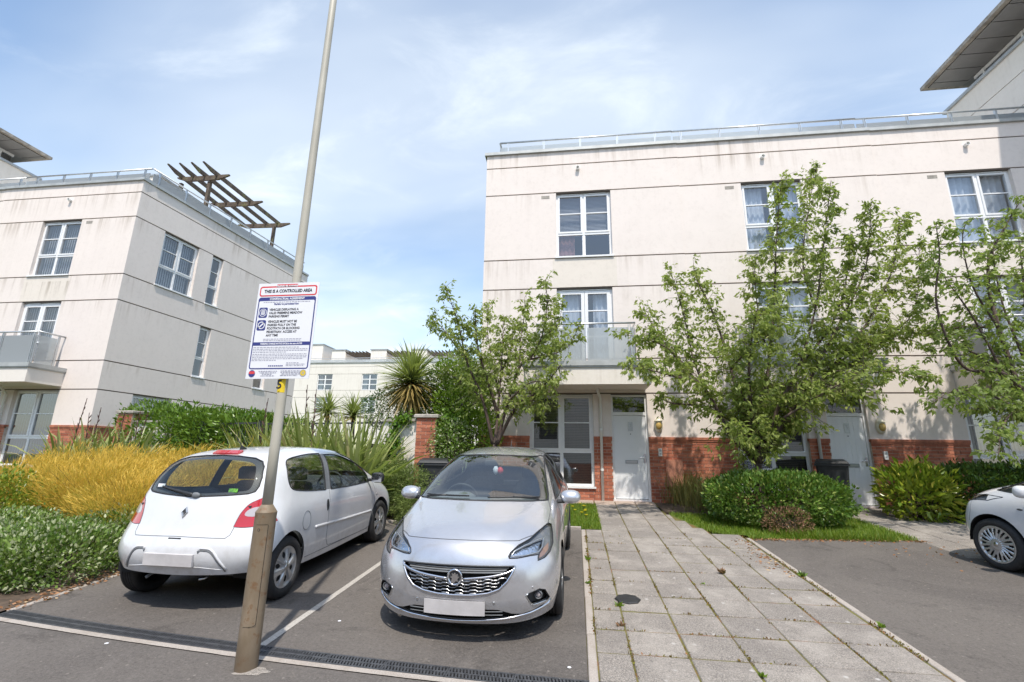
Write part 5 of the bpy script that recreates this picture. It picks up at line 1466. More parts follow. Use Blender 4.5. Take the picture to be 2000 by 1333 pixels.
tw.seam('fuel_cap', 'side', [(-.93 + .085 * math.cos(a), .715 + .10 * math.sin(a)) for a in [2*PI*k/24 for k in range(24)]], 1, .0035, 'trim_grey', None, True)
for sg in (1, -1):
    P = smooth_poly([(.30, .585), (.345, .606), (.415, .588), (.475, .515), (.535, .40)], 4)[:-4]
    tw.seam('bumper_moulding', 'front', [(sg * p[0], p[1]) for p in P], -1, .012, 'paint_white')
    tw.seam('bumper_groove', 'front', [(sg * (p[0] - .008), p[1] - .018) for p in P], -1, .0065, 'trim_grey')
tw.seam('bumper_crease', 'front', [(-.53, .405), (-.3, .435), (0, .442), (.3, .435), (.53, .405)], -1, .004, 'paint_white')
# badge: faceted diamond with an open centre
h, n = tw.hit('front', 0, .915, -1)
bd = MB(); y_ = h.y - .004
dia = lambda s, w: [(0, .915 + .052 * s), (.036 * s, .915), (0, .915 - .052 * s), (-.036 * s, .915)]
O_, I_ = dia(1, 0), dia(.52, 0)
tilt = lambda z: (z - .915) * .42
for i in range(4):
    a, c_ = O_[i], O_[(i+1) % 4]; p, q = I_[i], I_[(i+1) % 4]; m1 = ((a[0]+p[0])/2, (a[1]+p[1])/2); m2 = ((c_[0]+q[0])/2, (c_[1]+q[1])/2)
    bd.add([(a[0], y_ + tilt(a[1]), a[1]), (c_[0], y_ + tilt(c_[1]), c_[1]), (m2[0], y_ - .014 + tilt(m2[1]), m2[1]), (m1[0], y_ - .014 + tilt(m1[1]), m1[1])], [(0, 1, 2, 3)])
    bd.add([(m1[0], y_ - .014 + tilt(m1[1]), m1[1]), (m2[0], y_ - .014 + tilt(m2[1]), m2[1]), (q[0], y_ + .002 + tilt(q[1]), q[1]), (p[0], y_ + .002 + tilt(p[1]), p[1])], [(0, 1, 2, 3)])
bo = tw.part('badge', bd, 'satin_chrome'); bd = MB(); bd.add([(p[0], y_ + .001 + tilt(p[1]), p[1]) for p in I_], [(0, 1, 2, 3)]); tw.part('badge_centre', bd, 'trim_dark', bo)
# embossed name, letter by letter along the tailgate
plain('emboss_white', (.60, .61, .62), .3)
for k, ch in enumerate('TWINGO'):
    x_ = -.145 + .058 * k; h, n = tw.hit('front', x_, .835, -1)
    text_mesh('lettering', ch, .050, MT @ Matrix.Translation((h.x, h.y - .003, h.z - .018)) @ Matrix.Rotation(PI/2 - rad(14), 4, 'X'), MAT['emboss_white'], twingo, sx=1.15)
# high brake light, antenna, wiper, latch, plate
P = [(-.16, 1.452), (.16, 1.452), (.14, 1.474), (-.14, 1.474)]
bl = MB(); V = []
for i in range(13):
    x_ = -.155 + .31 * i / 12; h, n = tw.hit('front', x_, 1.448, -1); V += [h + n * .006 + Vector((0, 0, .0)), h + n * .010 + Vector((0, .085, .026))]
bl.add(V, [(2*i, 2*i+2, 2*i+3, 2*i+1) for i in range(12)]); o = tw.part('brake_light', bl, 'lens_red'); md = o.modifiers.new('t', 'SOLIDIFY'); md.thickness = .02; md.offset = 0
h, n = tw.hit('top', 0, -.95, 1)
an = MB(); an.prism([(-.05, 0), (.06, 0), (-.03, .045), (-.045, .05)], lambda u, v, w: (w * (1 - v * 12), h.y + u, h.z + v - .004), -.02, .02); ao = tw.part('aerial', an, 'black_plastic', bevel=.004)
an = MB(); an.tube([(0, h.y - .03, h.z + .03), (0, h.y - .16, h.z + .17)], [.006, .003], 6); tw.part('aerial_rod', an, 'black_plastic', ao)
wp = MB(); L_ = tw.line('front', [(.02, 1.075), (-.18, 1.108), (-.40, 1.138)], -1); wp.smooth = True; wp.tube([p + Vector((0, -.02, 0)) for p in L_], [.020 - .010 * i / len(L_) for i in range(len(L_))], 6)
wo = tw.part('rear_wiper', wp, 'black_plastic'); ellipsoid_part(tw, 'wiper_boss', L_[0] + Vector((.03, -.015, -.005)), (.05, .02, .03), 'trim_grey', wo)
h, n = tw.hit('front', .0, .692, -1); lt = MB(); lt.box(-.07, .07, h.y - .006, h.y + .03, .668, .692); tw.part('tailgate_latch', lt, 'black_plastic', bevel=.006)
h, n = tw.hit('front', 0, .50, -1); pl = MB(); pl.cbox(-.26, .26, h.y - .012, h.y + .01, .448, .558, .003); tw.part('number_plate', pl, 'plate_blank')
for (st_x, st_z, w_, h_, mt_) in ((-.455, 1.145, .04, .016, 'sign_white'), (.40, 1.115, .05, .018, None)):
    h, n = tw.hit('front', st_x, st_z, -1); s_ = MB(); s_.add([(st_x - w_, h.y - .004, st_z - h_), (st_x + w_, h.y - .004, st_z - h_), (st_x + w_, h.y + .004, st_z + h_), (st_x - w_, h.y + .004, st_z + h_)], [(0, 1, 2, 3)])
    tw.part('window_sticker', s_, mt_ or plain('sticker_green', (.16, .42, .06), .5, var=.5, vscale=40), rwin)
# exhaust and towing eye
ex_ = MB(); ex_.smooth = True; ex_.tube([(-.33, -1.50, .32), (-.33, -1.68, .31), (-.33, -1.74, .295)], .014, 10); tw.part('exhaust_pipe', ex_, 'trim_grey')
ex_ = MB(); ex_.smooth = True; ex_.tube([(.30, -1.60, .33), (.30, -1.74, .31), (.26, -1.76, .305)], .010, 6); tw.part('towing_eye', ex_, 'satin_chrome')
for sg in (1, -1):
    m_o = ellipsoid_part(tw, 'door_mirror', (sg * .955, .78, 1.0), (.095, .055, .075), 'black_plastic', sup=3.0)
    mm = MB(); mm.box(sg * .80 if sg > 0 else -.89, .89 if sg > 0 else -.80, .76, .80, .945, .985); tw.part('mirror_arm', mm, 'black_plastic', m_o, bevel=.01)
    mm = MB(); mm.add([(sg * .955 - .075, .727, .94), (sg * .955 + .075, .727, .94), (sg * .955 + .075, .727, 1.055), (sg * .955 - .075, .727, 1.055)], [(0, 1, 2, 3)]); tw.part('mirror_glass', mm, 'chrome', m_o)
    for y in (-1.25, 1.20):
        wheel(tw, 'wheel', sg * .845, y, .305, .205, .19, cover_star(6, .3), sg); wheel_arch(tw, .80, y, .31, .352, .3, sg)
    tw.seam('sill_line', 'side', [(-.86, .30), (.82, .275)], sg, .004, 'trim_grey')
    h, n = tw.hit('side', 1.05, .73, sg); ellipsoid_part(tw, 'side_repeater', h, (.006, .03, .012), 'lens_clear')
fb = MB(); fb.box(-.60, .60, -1.40, 1.70, .25, .30); fb.box(-.76, .76, -.86, .80, .211, .259); tw.part('underbody', fb, 'arch_black')
ib = MB(); ib.box(-.60, .60, -1.60, -.90, .30, .80); ib.box(-.62, .62, -.9, .9, .27, .32); tw.part('cabin_floor', ib, 'trim_dark')
ps = MB(); ps.box(-.62, .62, -1.60, -1.0, .95, .97); tw.part('parcel_shelf', ps, 'trim_dark')
for x_ in (-.34, .34): seat(tw, x_, .05); seat(tw, x_, -.72, head=False)
db = MB(); db.prism([(.62, .62), (.60, .86), (.70, .97), (.95, 1.0), (1.1, .98), (1.1, .6)], lambda u, v, w: (w, u, v), -.70, .70); tw.part('dashboard', db, 'trim_dark', bevel=.03)
steering(tw, .36, .46, .93)

# ---- white car at the right edge, side on
M3 = Matrix.Translation((6.42, 6.36, gz(6.36))) @ Matrix.Rotation(SL, 4, 'X') @ Matrix.Rotation(rad(12), 4, 'Z')
third = thing('small_car', 'white small car entering from the right edge, front wheel and nose showing', 'car', M=M3)
st_y = [1.62, 1.34, 1.02, .66, .26, -.35, -.95, -1.45, -1.75]
SX = [(.74,.82,.83,.79,.68), (.79,.84,.85,.82,.745), (.80,.84,.85,.835,.77), (.80,.84,.85,.84,.785), (.80,.84,.85,.84,.79), (.80,.84,.85,.84,.79), (.80,.84,.85,.84,.785), (.79,.84,.85,.83,.76), (.70,.80,.81,.78,.70)]
SZ = [(.26,.42,.60,.74,.83), (.24,.42,.64,.82,.93), (.22,.42,.66,.86,.965), (.22,.42,.67,.87,.975), (.22,.42,.67,.87,.98), (.22,.42,.68,.88,.99), (.22,.42,.68,.90,1.01), (.26,.44,.68,.92,1.04), (.30,.46,.66,.90,1.02)]
side = [[(SX[s][j], st_y[s], SZ[s][j]) for j in range(5)] for s in range(9)]
top = [[(.46, 1.72, .885), (.24, 1.79, .90), (0, 1.82, .905)], [(.58, 1.42, .985), (.30, 1.48, 1.0), (0, 1.50, 1.005)], [(.70, 1.06, 1.06), (.36, 1.17, 1.085), (0, 1.20, 1.09)],
       [(.675, .70, 1.245), (.34, .79, 1.265), (0, .81, 1.27)], [(.64, .22, 1.42), (.32, .28, 1.45), (0, .29, 1.455)], [(.63, -.35, 1.475), (.32, -.35, 1.505), (0, -.35, 1.515)],
       [(.62, -.95, 1.46), (.31, -.95, 1.49), (0, -.95, 1.50)], [(.58, -1.45, 1.38), (.3, -1.5, 1.41), (0, -1.52, 1.42)], [(.52, -1.85, 1.04), (.27, -1.92, 1.05), (0, -1.94, 1.05)]]
front = [[(.52, 1.78, .22), (.27, 1.84, .21), (0, 1.86, .21)], [(.56, 1.84, .40), (.29, 1.92, .40), (0, 1.94, .40)], [(.55, 1.83, .60), (.29, 1.91, .60), (0, 1.93, .60)], [(.52, 1.77, .78), (.27, 1.85, .79), (0, 1.87, .795)]]
rear = [[(.45, -1.86, .30), (.24, -1.9, .30), (0, -1.92, .30)], [(.50, -1.9, .48), (.26, -1.95, .48), (0, -1.97, .48)], [(.50, -1.9, .68), (.26, -1.95, .68), (0, -1.97, .68)], [(.50, -1.87, .88), (.26, -1.92, .88), (0, -1.94, .88)]]
db_ = cage_shell(side, top, front, rear, (1.70, 1.90, -1.90, 1.50), 3)
tc_ = Car(db_, M3, third)
swin = smooth_poly([(1.22, .985, 1), (.86, 1.145), (.50, 1.30), (.20, 1.385), (-.2, 1.405), (-.26, .995, 1), (.4, .985)], 3)
swin2 = smooth_poly([(-.33, 1.0, 1), (-.30, 1.405, 1), (-.75, 1.40), (-1.05, 1.35), (-1.25, 1.20), (-1.15, 1.06)], 3)
for sg in (1, -1):
    cut_region(db_, swin, 'side', 2 + (sg < 0), lambda c, n, s=sg: n.x * s > .1 and c.x * s > .3); cut_region(db_, swin2, 'side', 4 + (sg < 0), lambda c, n, s=sg: n.x * s > .1 and c.x * s > .3)
    cut_region(db_, arch_poly(1.2, .315, .37), 'side', 99, lambda c, n, s=sg: c.x * s > .35 and c.z < .8); cut_region(db_, arch_poly(-1.28, .315, .36), 'side', 99, lambda c, n, s=sg: c.x * s > .35 and c.z < .8)
hd_ = [(.46, .78), (.60, .86), (.72, .915), (.79, .915), (.80, .85), (.70, .80), (.52, .74)]
for sg in (1, -1): cut_region(db_, hd_ if sg > 0 else mirror_pts(hd_), 'front', 10 + (sg < 0), lambda c, n, s=sg: n.y > .02 and c.y > 1.3 and c.x * s > 0)
half = [(0, 1.08), (.5, 1.06), (.69, 1.04), (.69, 1.09), (.65, 1.27), (.58, 1.395), (.3, 1.425), (0, 1.43)]
cut_region(db_, half + mirror_pts(half)[1:-1], 'front', 6, lambda c, n: n.y > .12 and c.y > .05)
door = [(.76, .98), (.80, .70), (.72, .38), (.62, .28), (-.30, .28), (-.31, .98), (-.25, 1.42), (.2, 1.40), (.86, 1.16)]
for f in db_.faces:
    if f.material_index: continue
    c_ = f.calc_center_median()
    if abs(c_.x) > .55 and in_poly(c_.y, c_.z, door): f.material_index = 20 if c_.x > 0 else 21
    elif c_.y > 1.45 and c_.z < .78: f.material_index = 22
    elif c_.y > 1.15 and f.normal.z > .55 and abs(c_.x) < .7: f.material_index = 23
db_.verts.index_update(); db_.normal_update()
for rid, nm in ((0, 'body'), (20, 'door'), (21, 'door'), (22, 'front_bumper'), (23, 'bonnet')): split_region(db_, rid, nm, MAT['paint_white'], third, M3)
lining(db_, (0, 20, 21, 22, 23), MAT['trim_dark'], third, M3)
for rid, nm in ((2, 'door_window'), (3, 'door_window'), (4, 'rear_window'), (5, 'rear_window'), (6, 'windscreen')): split_region(db_, rid, nm, MAT['car_glass_tint'], third, M3)
for sg in (1, -1):
    hl = split_region(db_, 10 + (sg < 0), 'headlight', MAT['lamp_lens'], third, M3); split_region(db_, 10 + (sg < 0), 'lamp_housing', MAT['trim_grey'], hl, M3, off=-.03)
    tc_.seam('lamp_seal', 'front', hd_ if sg > 0 else mirror_pts(hd_), 1, .005, 'trim_dark', hl, True)
    tc_.seam('window_seal', 'side', swin, sg, .008, 'rubber_black', None, True); tc_.seam('door_gap', 'side', door[:6], sg, .0035, 'trim_grey')
    tc_.seam('bumper_gap', 'side', [(1.52, .82), (1.50, .68), (1.53, .55)], sg, .003, 'trim_grey')
    mo = ellipsoid_part(tc_, 'door_mirror', (sg * .94, .72, 1.03), (.09, .07, .075), 'paint_white', sup=2.6)
    mm = MB(); mm.tube([(sg * .80, .72, .975), (sg * .92, .72, .985)], .028, 8); tc_.part('mirror_arm', mm, 'black_plastic', mo)
    h, n = tc_.hit('side', .86, .80, sg); ellipsoid_part(tc_, 'side_repeater', h, (.008, .035, .012), 'trim_dark')
    for y in (1.2, -1.28): wheel(tc_, 'wheel', sg * .845, y, .315, .225, .19, cover_multi(20), sg); wheel_arch(tc_, .81, y, .315, .365, .3, sg)
fb = MB(); fb.box(-.6, .6, -1.7, 1.6, .22, .27); fb.box(-.76, .76, -.9, .8, .221, .269); tc_.part('underbody', fb, 'arch_black')
ib = MB(); ib.box(-.64, .64, -1.1, .9, .28, .33); tc_.part('cabin_floor', ib, 'trim_dark')
bk_ = MB(); bk_.prism([(.70, .60), (.66, .90), (.78, 1.0), (1.2, 1.04), (1.2, .6)], lambda u, v, w: (w, u, v), -.66, .66); tc_.part('dashboard', bk_, 'trim_dark', bevel=.03)
for x_ in (-.36, .36): seat(tc_, x_, .05)

# ------------------------------------------------------------------ lamp column and parking sign
PX_, PY_ = -2.47, 3.738
pz = gz(PY_)
lamp = thing('lamp_column', 'tall grey lamp column with a wider brown base in front of the white car', 'lamp post', (PX_, PY_, pz))
zt_ = at(517, 1000, PY_).z
Mp = Matrix.Translation((PX_, PY_, 0))
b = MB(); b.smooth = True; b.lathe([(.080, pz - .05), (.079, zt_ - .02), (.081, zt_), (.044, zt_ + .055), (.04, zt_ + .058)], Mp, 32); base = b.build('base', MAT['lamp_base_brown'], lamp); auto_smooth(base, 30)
b = MB(); b.smooth = True; b.lathe([(.042, zt_ + .04), (.040, zt_ + .5), (.037, 4), (.034, 6), (.031, 8.0)], Mp, 28); b.build('shaft', MAT['lamp_post_grey'], lamp)
# service door in the base: a thin raised panel following the curve
b = MB(); n = 10; V = []
a0, a1 = rad(-100), rad(-38)
for i in range(n + 1):
    a = a0 + (a1 - a0) * i / n
    for z in (pz + .30, zt_ - .09): V.append((PX_ + .0822 * math.cos(a), PY_ + .0822 * math.sin(a), z))
b.smooth = True; b.add(V, [(2*i, 2*i+2, 2*i+3, 2*i+1) for i in range(n)]); dr = b.build('service_door', MAT['lamp_base_brown'], lamp)
b = MB(); pts = []
for (a, z) in [(a0, zt_ - .088)] + [(a0 + (a1 - a0) * k / 8, zt_ - .088) for k in range(1, 8)] + [(a1, zt_ - .09 - (zt_ - pz - .40) * k / 8) for k in range(9)] + [(a1 - (a1 - a0) * .12, pz + .305), (a1 - (a1 - a0) * .5, pz + .299), (a0, pz + .299)]:
    pts.append((PX_ + .0825 * math.cos(a), PY_ + .0825 * math.sin(a), z))
b.tube(pts, .0016, 5); b.build('door_gap', MAT['void_black'], dr)
b = MB(); a = rad(-84); b.lathe([(.012, 0), (.010, .004), (.006, .0), (.0001, -.002)], Matrix.Translation((PX_ + .080 * math.cos(a), PY_ + .080 * math.sin(a), zt_ - .125)) @ Matrix.Rotation(PI/2, 4, 'X') , 10); b.build('lock', MAT['rubber_black'], dr)
b = MB(); b.smooth = True; b.tube([(PX_, PY_, 7.9), (PX_, PY_ - .2, 8.15), (PX_, PY_ - .75, 8.2)], .028, 10); b.build('arm', MAT['lamp_post_grey'], lamp)
b = MB(); b.cbox(PX_ - .11, PX_ + .11, PY_ - 1.25, PY_ - .65, 8.12, 8.26, .04); b.build('lantern', MAT['steel_grey'], lamp)
# number band
zb0, zb1 = at(548, 768, PY_).z, at(548, 738, PY_).z
b = MB(); V = []; r5 = .0405
for i in range(13):
    a = rad(-150 + 120 * i / 12); V += [(PX_ + r5 * math.cos(a), PY_ + r5 * math.sin(a), zb0), (PX_ + r5 * math.cos(a), PY_ + r5 * math.sin(a), zb1)]
b.smooth = True; b.add(V, [(2*i, 2*i+2, 2*i+3, 2*i+1) for i in range(12)]); nb = b.build('number_band', MAT['sticker_yellow'], lamp)
text_mesh('band_number', '5', .105, Matrix.Translation((PX_ - .008, PY_ - r5 - .0015, zb0 + .032)) @ Matrix.Rotation(PI/2, 4, 'X'), MAT['print_black'], nb, bold=.002)
b = MB(); b.lathe([(.0001, .001), (.009, .001), (.009, 0)], Matrix.Translation((PX_ - .006, PY_ - r5 - .003, zb0 + .018)) @ Matrix.Rotation(PI/2, 4, 'X'), 12); b.build('band_dot', MAT['sticker_yellow'], nb)
# sign
SY = 3.683
c_ = [at(x, y, SY) for x, y in ((480, 742), (603, 738), (625, 548), (505, 558))]
sx0 = (c_[0].x + c_[3].x) / 2; sx1 = (c_[1].x + c_[2].x) / 2; sz0 = (c_[0].z + c_[1].z) / 2; sz1 = (c_[2].z + c_[3].z) / 2
SW, SH = sx1 - sx0, sz1 - sz0
sign = thing('parking_sign', 'white parking notice with red and navy print fixed to the lamp column', 'sign', ((sx0 + sx1) / 2, SY, sz0))
b = MB(); b.box(sx0, sx1, SY, SY + .004, sz0, sz1); panel = b.build('panel', MAT['sign_white'], sign)
for z in (sz0 + .15, sz1 - .15):
    b = MB(); b.box(PX_ - .06, PX_ + .06, SY + .005, PY_ - .03, z - .012, z + .012); b.tube([(PX_ + .043 * math.cos(2*PI*k/16), PY_ + .043 * math.sin(2*PI*k/16), z) for k in range(17)], .006, 6); b.build('bracket', MAT['satin_chrome'], sign)
def su(u): return sx0 + u * SW
def sv(v): return sz1 - v * SH
def rrect(b, u0, v0, u1, v1, r, lay, n=4):
    x0, x1, z0, z1 = su(u0), su(u1), sv(v1), sv(v0); P = []
    for (cx, cz, s) in ((x1 - r, z0 + r, -PI/2), (x1 - r, z1 - r, 0), (x0 + r, z1 - r, PI/2), (x0 + r, z0 + r, PI)):
        for k in range(n + 1): a = s + PI/2 * k / n; P.append((cx + r * math.cos(a), SY - .0006 * lay, cz + r * math.sin(a)))
    b.add(P, [tuple(range(len(P)))])
def prt(name, mat, fn):
    b = MB(); fn(b); return b.build(name, MAT[mat], panel)
prt('red_frame', 'print_red', lambda b: (rrect(b, .03, .032, .97, .142, .022, 1), rrect(b, .30, .012, .65, .045, .008, 1)))
prt('red_field', 'sign_white', lambda b: rrect(b, .05, .048, .95, .128, .014, 2))
prt('navy_frame', 'print_navy', lambda b: rrect(b, .03, .152, .97, .905, .022, 1))
prt('navy_field', 'sign_white', lambda b: rrect(b, .048, .192, .952, .893, .012, 2))
prt('navy_bar', 'print_navy', lambda b: rrect(b, .048, .628, .952, .664, .002, 3))
def stext(s, u, v, h, mat, lay=4, align='LEFT', sx=1.0, bold=.0009):
    text_mesh('lettering', s, h * SH * 1.38, Matrix.Translation((su(u), SY - .0006 * lay, sv(v))) @ Matrix.Rotation(PI/2, 4, 'X'), MAT[mat], panel, align, sx, bold)
stext('PLEASE BE AWARE', .475, .040, .018, 'sign_white', 4, 'CENTER', 1.15)
stext('THIS IS A CONTROLLED AREA', .5, .103, .034, 'print_black', 4, 'CENTER', .83, .0016)
stext('CONTRACTUAL AGREEMENT', .5, .182, .022, 'sign_white', 4, 'CENTER', .95, .001)
stext('Parking is permitted for:', .5, .236, .020, 'print_navy', 4, 'CENTER', 1.0)
for k, s_ in enumerate(('VEHICLES DISPLAYING A', 'VALID FREEMENS MEADOW', 'PARKING PERMIT')): stext(s_, .235, .298 + .036 * k, .0245, 'print_black', 4, sx=.86)
for k, s_ in enumerate(('VEHICLES MUST NOT BE', 'PARKED FULLY ON THE', 'FOOTPATH OR BLOCKING', 'PEDESTRIAN  ACCESS AT', 'ANY TIME')): stext(s_, .235, .425 + .036 * k, .0245, 'print_black', 4, sx=.86)
stext('PARKING CHARGE NOTICE (PCN) in the sum of £100', .5, .654, .0175, 'sign_white', 5, 'CENTER', .80)
def ring(b, u, v, r0, r1, lay, n=24):
    V = []
    for k in range(n): a = 2*PI*k/n; V += [(su(u) + r0*math.cos(a), SY - .0006*lay, sv(v) + r0*math.sin(a)), (su(u) + r1*math.cos(a), SY - .0006*lay, sv(v) + r1*math.sin(a))]
    b.add(V, [(2*k, 2*k+1, 2*((k+1) % n)+1, 2*((k+1) % n)) for k in range(n)])
def disc(b, u, v, r, lay, n=24): b.add([(su(u) + r*math.cos(2*PI*k/n), SY - .0006*lay, sv(v) + r*math.sin(2*PI*k/n)) for k in range(n)], [tuple(range(n))])
prt('symbol_tile', 'print_navy', lambda b: (rrect(b, .065, .262, .205, .372, .014, 3),))
prt('symbol_tile', 'print_navy', lambda b: (rrect(b, .065, .396, .205, .506, .014, 3),))
prt('permit_symbol', 'sign_white', lambda b: (ring(b, .135, .317, .031, .036, 4), rrect(b, .105, .292, .165, .302, .002, 4), rrect(b, .100, .306, .170, .315, .002, 4), rrect(b, .100, .319, .170, .328, .002, 4), rrect(b, .105, .332, .165, .340, .002, 4)))
def slash(b):
    ring(b, .135, .451, .026, .034, 4); x, z = su(.135), sv(.451); d, w = .024, .0045
    b.add([(x - d - w, SY - .0024, z - d + w), (x - d + w, SY - .0024, z - d - w), (x + d + w, SY - .0024, z + d - w), (x + d - w, SY - .0024, z + d + w)], [(0, 1, 2, 3)])
prt('no_waiting_symbol', 'sign_white', slash)
def fine(b):
    r_ = random.Random(3)
    rows = [(.206, .12, .88), (.597, .2, .82), (.612, .2, .80), (.683, .06, .8), (.700, .06, .93), (.716, .06, .93), (.732, .06, .6), (.752, .06, .93), (.768, .06, .93), (.784, .06, .93), (.800, .06, .88), (.816, .06, .45), (.842, .62, .82), (.856, .62, .92), (.870, .62, .9),
            (.925, .20, .50), (.940, .22, .48), (.955, .26, .42), (.970, .24, .46), (.922, .55, .86), (.937, .55, .86), (.952, .57, .86), (.967, .55, .82)]
    for (v, a, c) in rows:
        u = a
        while u < c:
            w = r_.uniform(.012, .05); rrect(b, u, v - .0035, min(u + w, c), v + .0035, .0008, 4, 1); u += w + .010
prt('small_print', 'print_grey', fine)
prt('web_line', 'print_navy', lambda b: [rrect(b, .34 + .03 * k, .866, .362 + .03 * k, .878, .001, 4, 1) for k in range(8)])
prt('round_logo', 'print_navy', lambda b: disc(b, .095, .948, .030, 4)); prt('logo_band', 'print_red', lambda b: (rrect(b, .048, .925, .142, .952, .008, 5),))
prt('round_logo', 'sticker_yellow', lambda b: disc(b, .905, .945, .028, 4)); prt('logo_ring', 'print_grey', lambda b: (ring(b, .905, .945, .024, .029, 5), ring(b, .905, .945, .006, .011, 5)))

# ------------------------------------------------------------------ garden walls, railings, bins
def pillar(x0, x1, y0, y1, z1, label, single):
    r = thing('brick_pillar', label, 'pillar', ((x0 + x1) / 2, (y0 + y1) / 2, gz(y0)))
    z0 = gz(y0) - .1; w, d = x1 - x0, y1 - y0
    b = MB(); b.box(x0 + .1, x1 - .1, y0 + .1, y1 - .1, z0, z1); b.build('core', MAT['mortar'], r)
    bricks(Matrix.Translation((x0, y0, 0)), r, 0, w, z0, z1, single)
    bricks(Matrix.Translation((x1, y0, 0)) @ Matrix.Rotation(PI/2, 4, 'Z'), r, .051, d, z0, z1, single, ph=.1125)
    bricks(Matrix.Translation((x0, y1, 0)) @ Matrix.Rotation(-PI/2, 4, 'Z'), r, 0, d - .051, z0, z1, False)
    b = MB(); b.cbox(x0 - .05, x1 + .05, y0 - .05, y1 + .05, z1, z1 + .07, .02); b.build('cap_stone', MAT['stone_cap'], r)
    return r
pillar(-3.50, -3.05, 10.30, 10.75, 2.66, 'red brick gate pillar between ivy and the silver car', True)
pillar(-12.84, -12.38, 12.0, 12.46, 2.88, 'red brick pillar beside the shaded end wall on the left', False)
def wall_run(a, c, z1, label):
    a, c = Vector(a), Vector(c); d = (c - a).normalized(); s = Vector((d.y, -d.x))
    r = thing('garden_wall', label, 'wall', ((a.x + c.x) / 2, (a.y + c.y) / 2, gz(a.y)))
    def pr(w, z0, zz, o=0): 
        P = [a - s*w - d*o, c - s*w + d*o, c + s*w + d*o, a + s*w - d*o]; b = MB(); b.prism([(p.x, p.y) for p in P], lambda u, v, k: (u, v, k), z0, zz); return b
    pr(.11, .4, z1).build('wall', MAT['render_white_wall'], r, fix=True); pr(.16, z1 + .001, z1 + .06).build('coping', MAT['stone_cap'], r, fix=True)
    return r
wall_run((-3.51, 10.53), (-4.35, 10.65), 2.58, 'short white garden wall with ivy beside the brick pillar')
wall_run((-12.37, 12.23), (-11.2, 12.05), 2.62, 'short white garden wall beside the left brick pillar')
def railing(a, c, z0, z1, label):
    a, c = Vector(a), Vector(c); L = (c - a).length
    r = thing('railing', label, 'railing', ((a.x + c.x) / 2, (a.y + c.y) / 2, z0))
    for z in (z1, z0 + .12):
        b = MB(); b.bar((a.x, a.y, z), (c.x, c.y, z), .012, .04); b.build('rail', MAT['black_plastic'], r)
    n = int(L / .11)
    bm_ = MB(); bm_.box(-.007, .007, -.007, .007, 0, z1 - z0 - .14); me = bm_.mesh('bar', MAT['black_plastic'])
    for i in range(n + 1):
        p = a.lerp(c, i / n)
        if i % 18 == 0:
            b = MB(); b.box(p.x - .025, p.x + .025, p.y - .025, p.y + .025, z0 - .9, z1 + .06); b.build('post', MAT['black_plastic'], r)
        else:
            o = link('bar', me, r); o.matrix_parent_inverse = wmat(r).inverted(); o.location = (p.x, p.y, z0 + .13)
    return r
railing((-4.36, 10.65), (-7.9, 11.28), 1.55, 2.56, 'black metal railing right of the lamp column behind the sword leaves')
railing((-7.95, 11.29), (-11.15, 12.02), 1.55, 2.58, 'black metal railing in front of the glossy laurel hedge')
def bin_(x, y, rz, label, num=None):
    z = gz(y); M = Matrix.Translation((x, y, z)) @ Matrix.Rotation(rz, 4, 'Z'); r = thing('wheelie_bin', label, 'bin', M=M)
    b = MB(M); P0 = [(-.23, -.25), (.23, -.25), (.23, .24), (-.23, .24)]; P1 = [(-.29, -.35), (.29, -.35), (.29, .33), (-.29, .33)]
    b.add([(u, v, .06) for u, v in P0] + [(u, v, .98) for u, v in P1], [(3, 2, 1, 0), (0, 1, 5, 4), (1, 2, 6, 5), (2, 3, 7, 6), (3, 0, 4, 7), (4, 5, 6, 7)])
    o = b.build('body', MAT['bin_black'], r); md = o.modifiers.new('b', 'BEVEL'); md.width = .035; md.segments = 3
    b = MB(M); b.box(-.315, .315, -.375, .345, .955, 1.0); b.build('rim', MAT['bin_black'], r)
    b = MB(M); b.add([(-.31, -.40, 1.002), (.31, -.40, 1.002), (.31, .36, 1.002), (-.31, .36, 1.002), (-.27, -.34, 1.06), (.27, -.34, 1.06), (.26, .30, 1.10), (-.26, .30, 1.10)], [(0,3,2,1),(4,5,6,7),(0,1,5,4),(1,2,6,5),(2,3,7,6),(3,0,4,7)])
    o = b.build('lid', MAT['bin_black'], r); md = o.modifiers.new('b', 'BEVEL'); md.width = .02; md.segments = 2
    b = MB(M); b.tube([(-.27, .34, .99), (-.27, .42, 1.0), (.27, .42, 1.0), (.27, .34, .99)], .018, 8); b.build('handle', MAT['bin_black'], r)
    for s in (-1, 1):
        b = MB(M @ Matrix.Translation((s * .26, .25, .10)) @ Matrix.Rotation(PI/2, 4, 'Y')); b.lathe([(.02, -.03), (.10, -.03), (.10, .03), (.02, .03)], None, 16); b.build('wheel', MAT['tyre'], r)
    return r
b1 = bin_(5.42, 11.35, rad(-24), 'black wheelie bin standing between the clipped hedge and the second door')
bin_(-2.90, 9.80, rad(14), 'black wheelie bin beside the brick pillar behind the silver car')

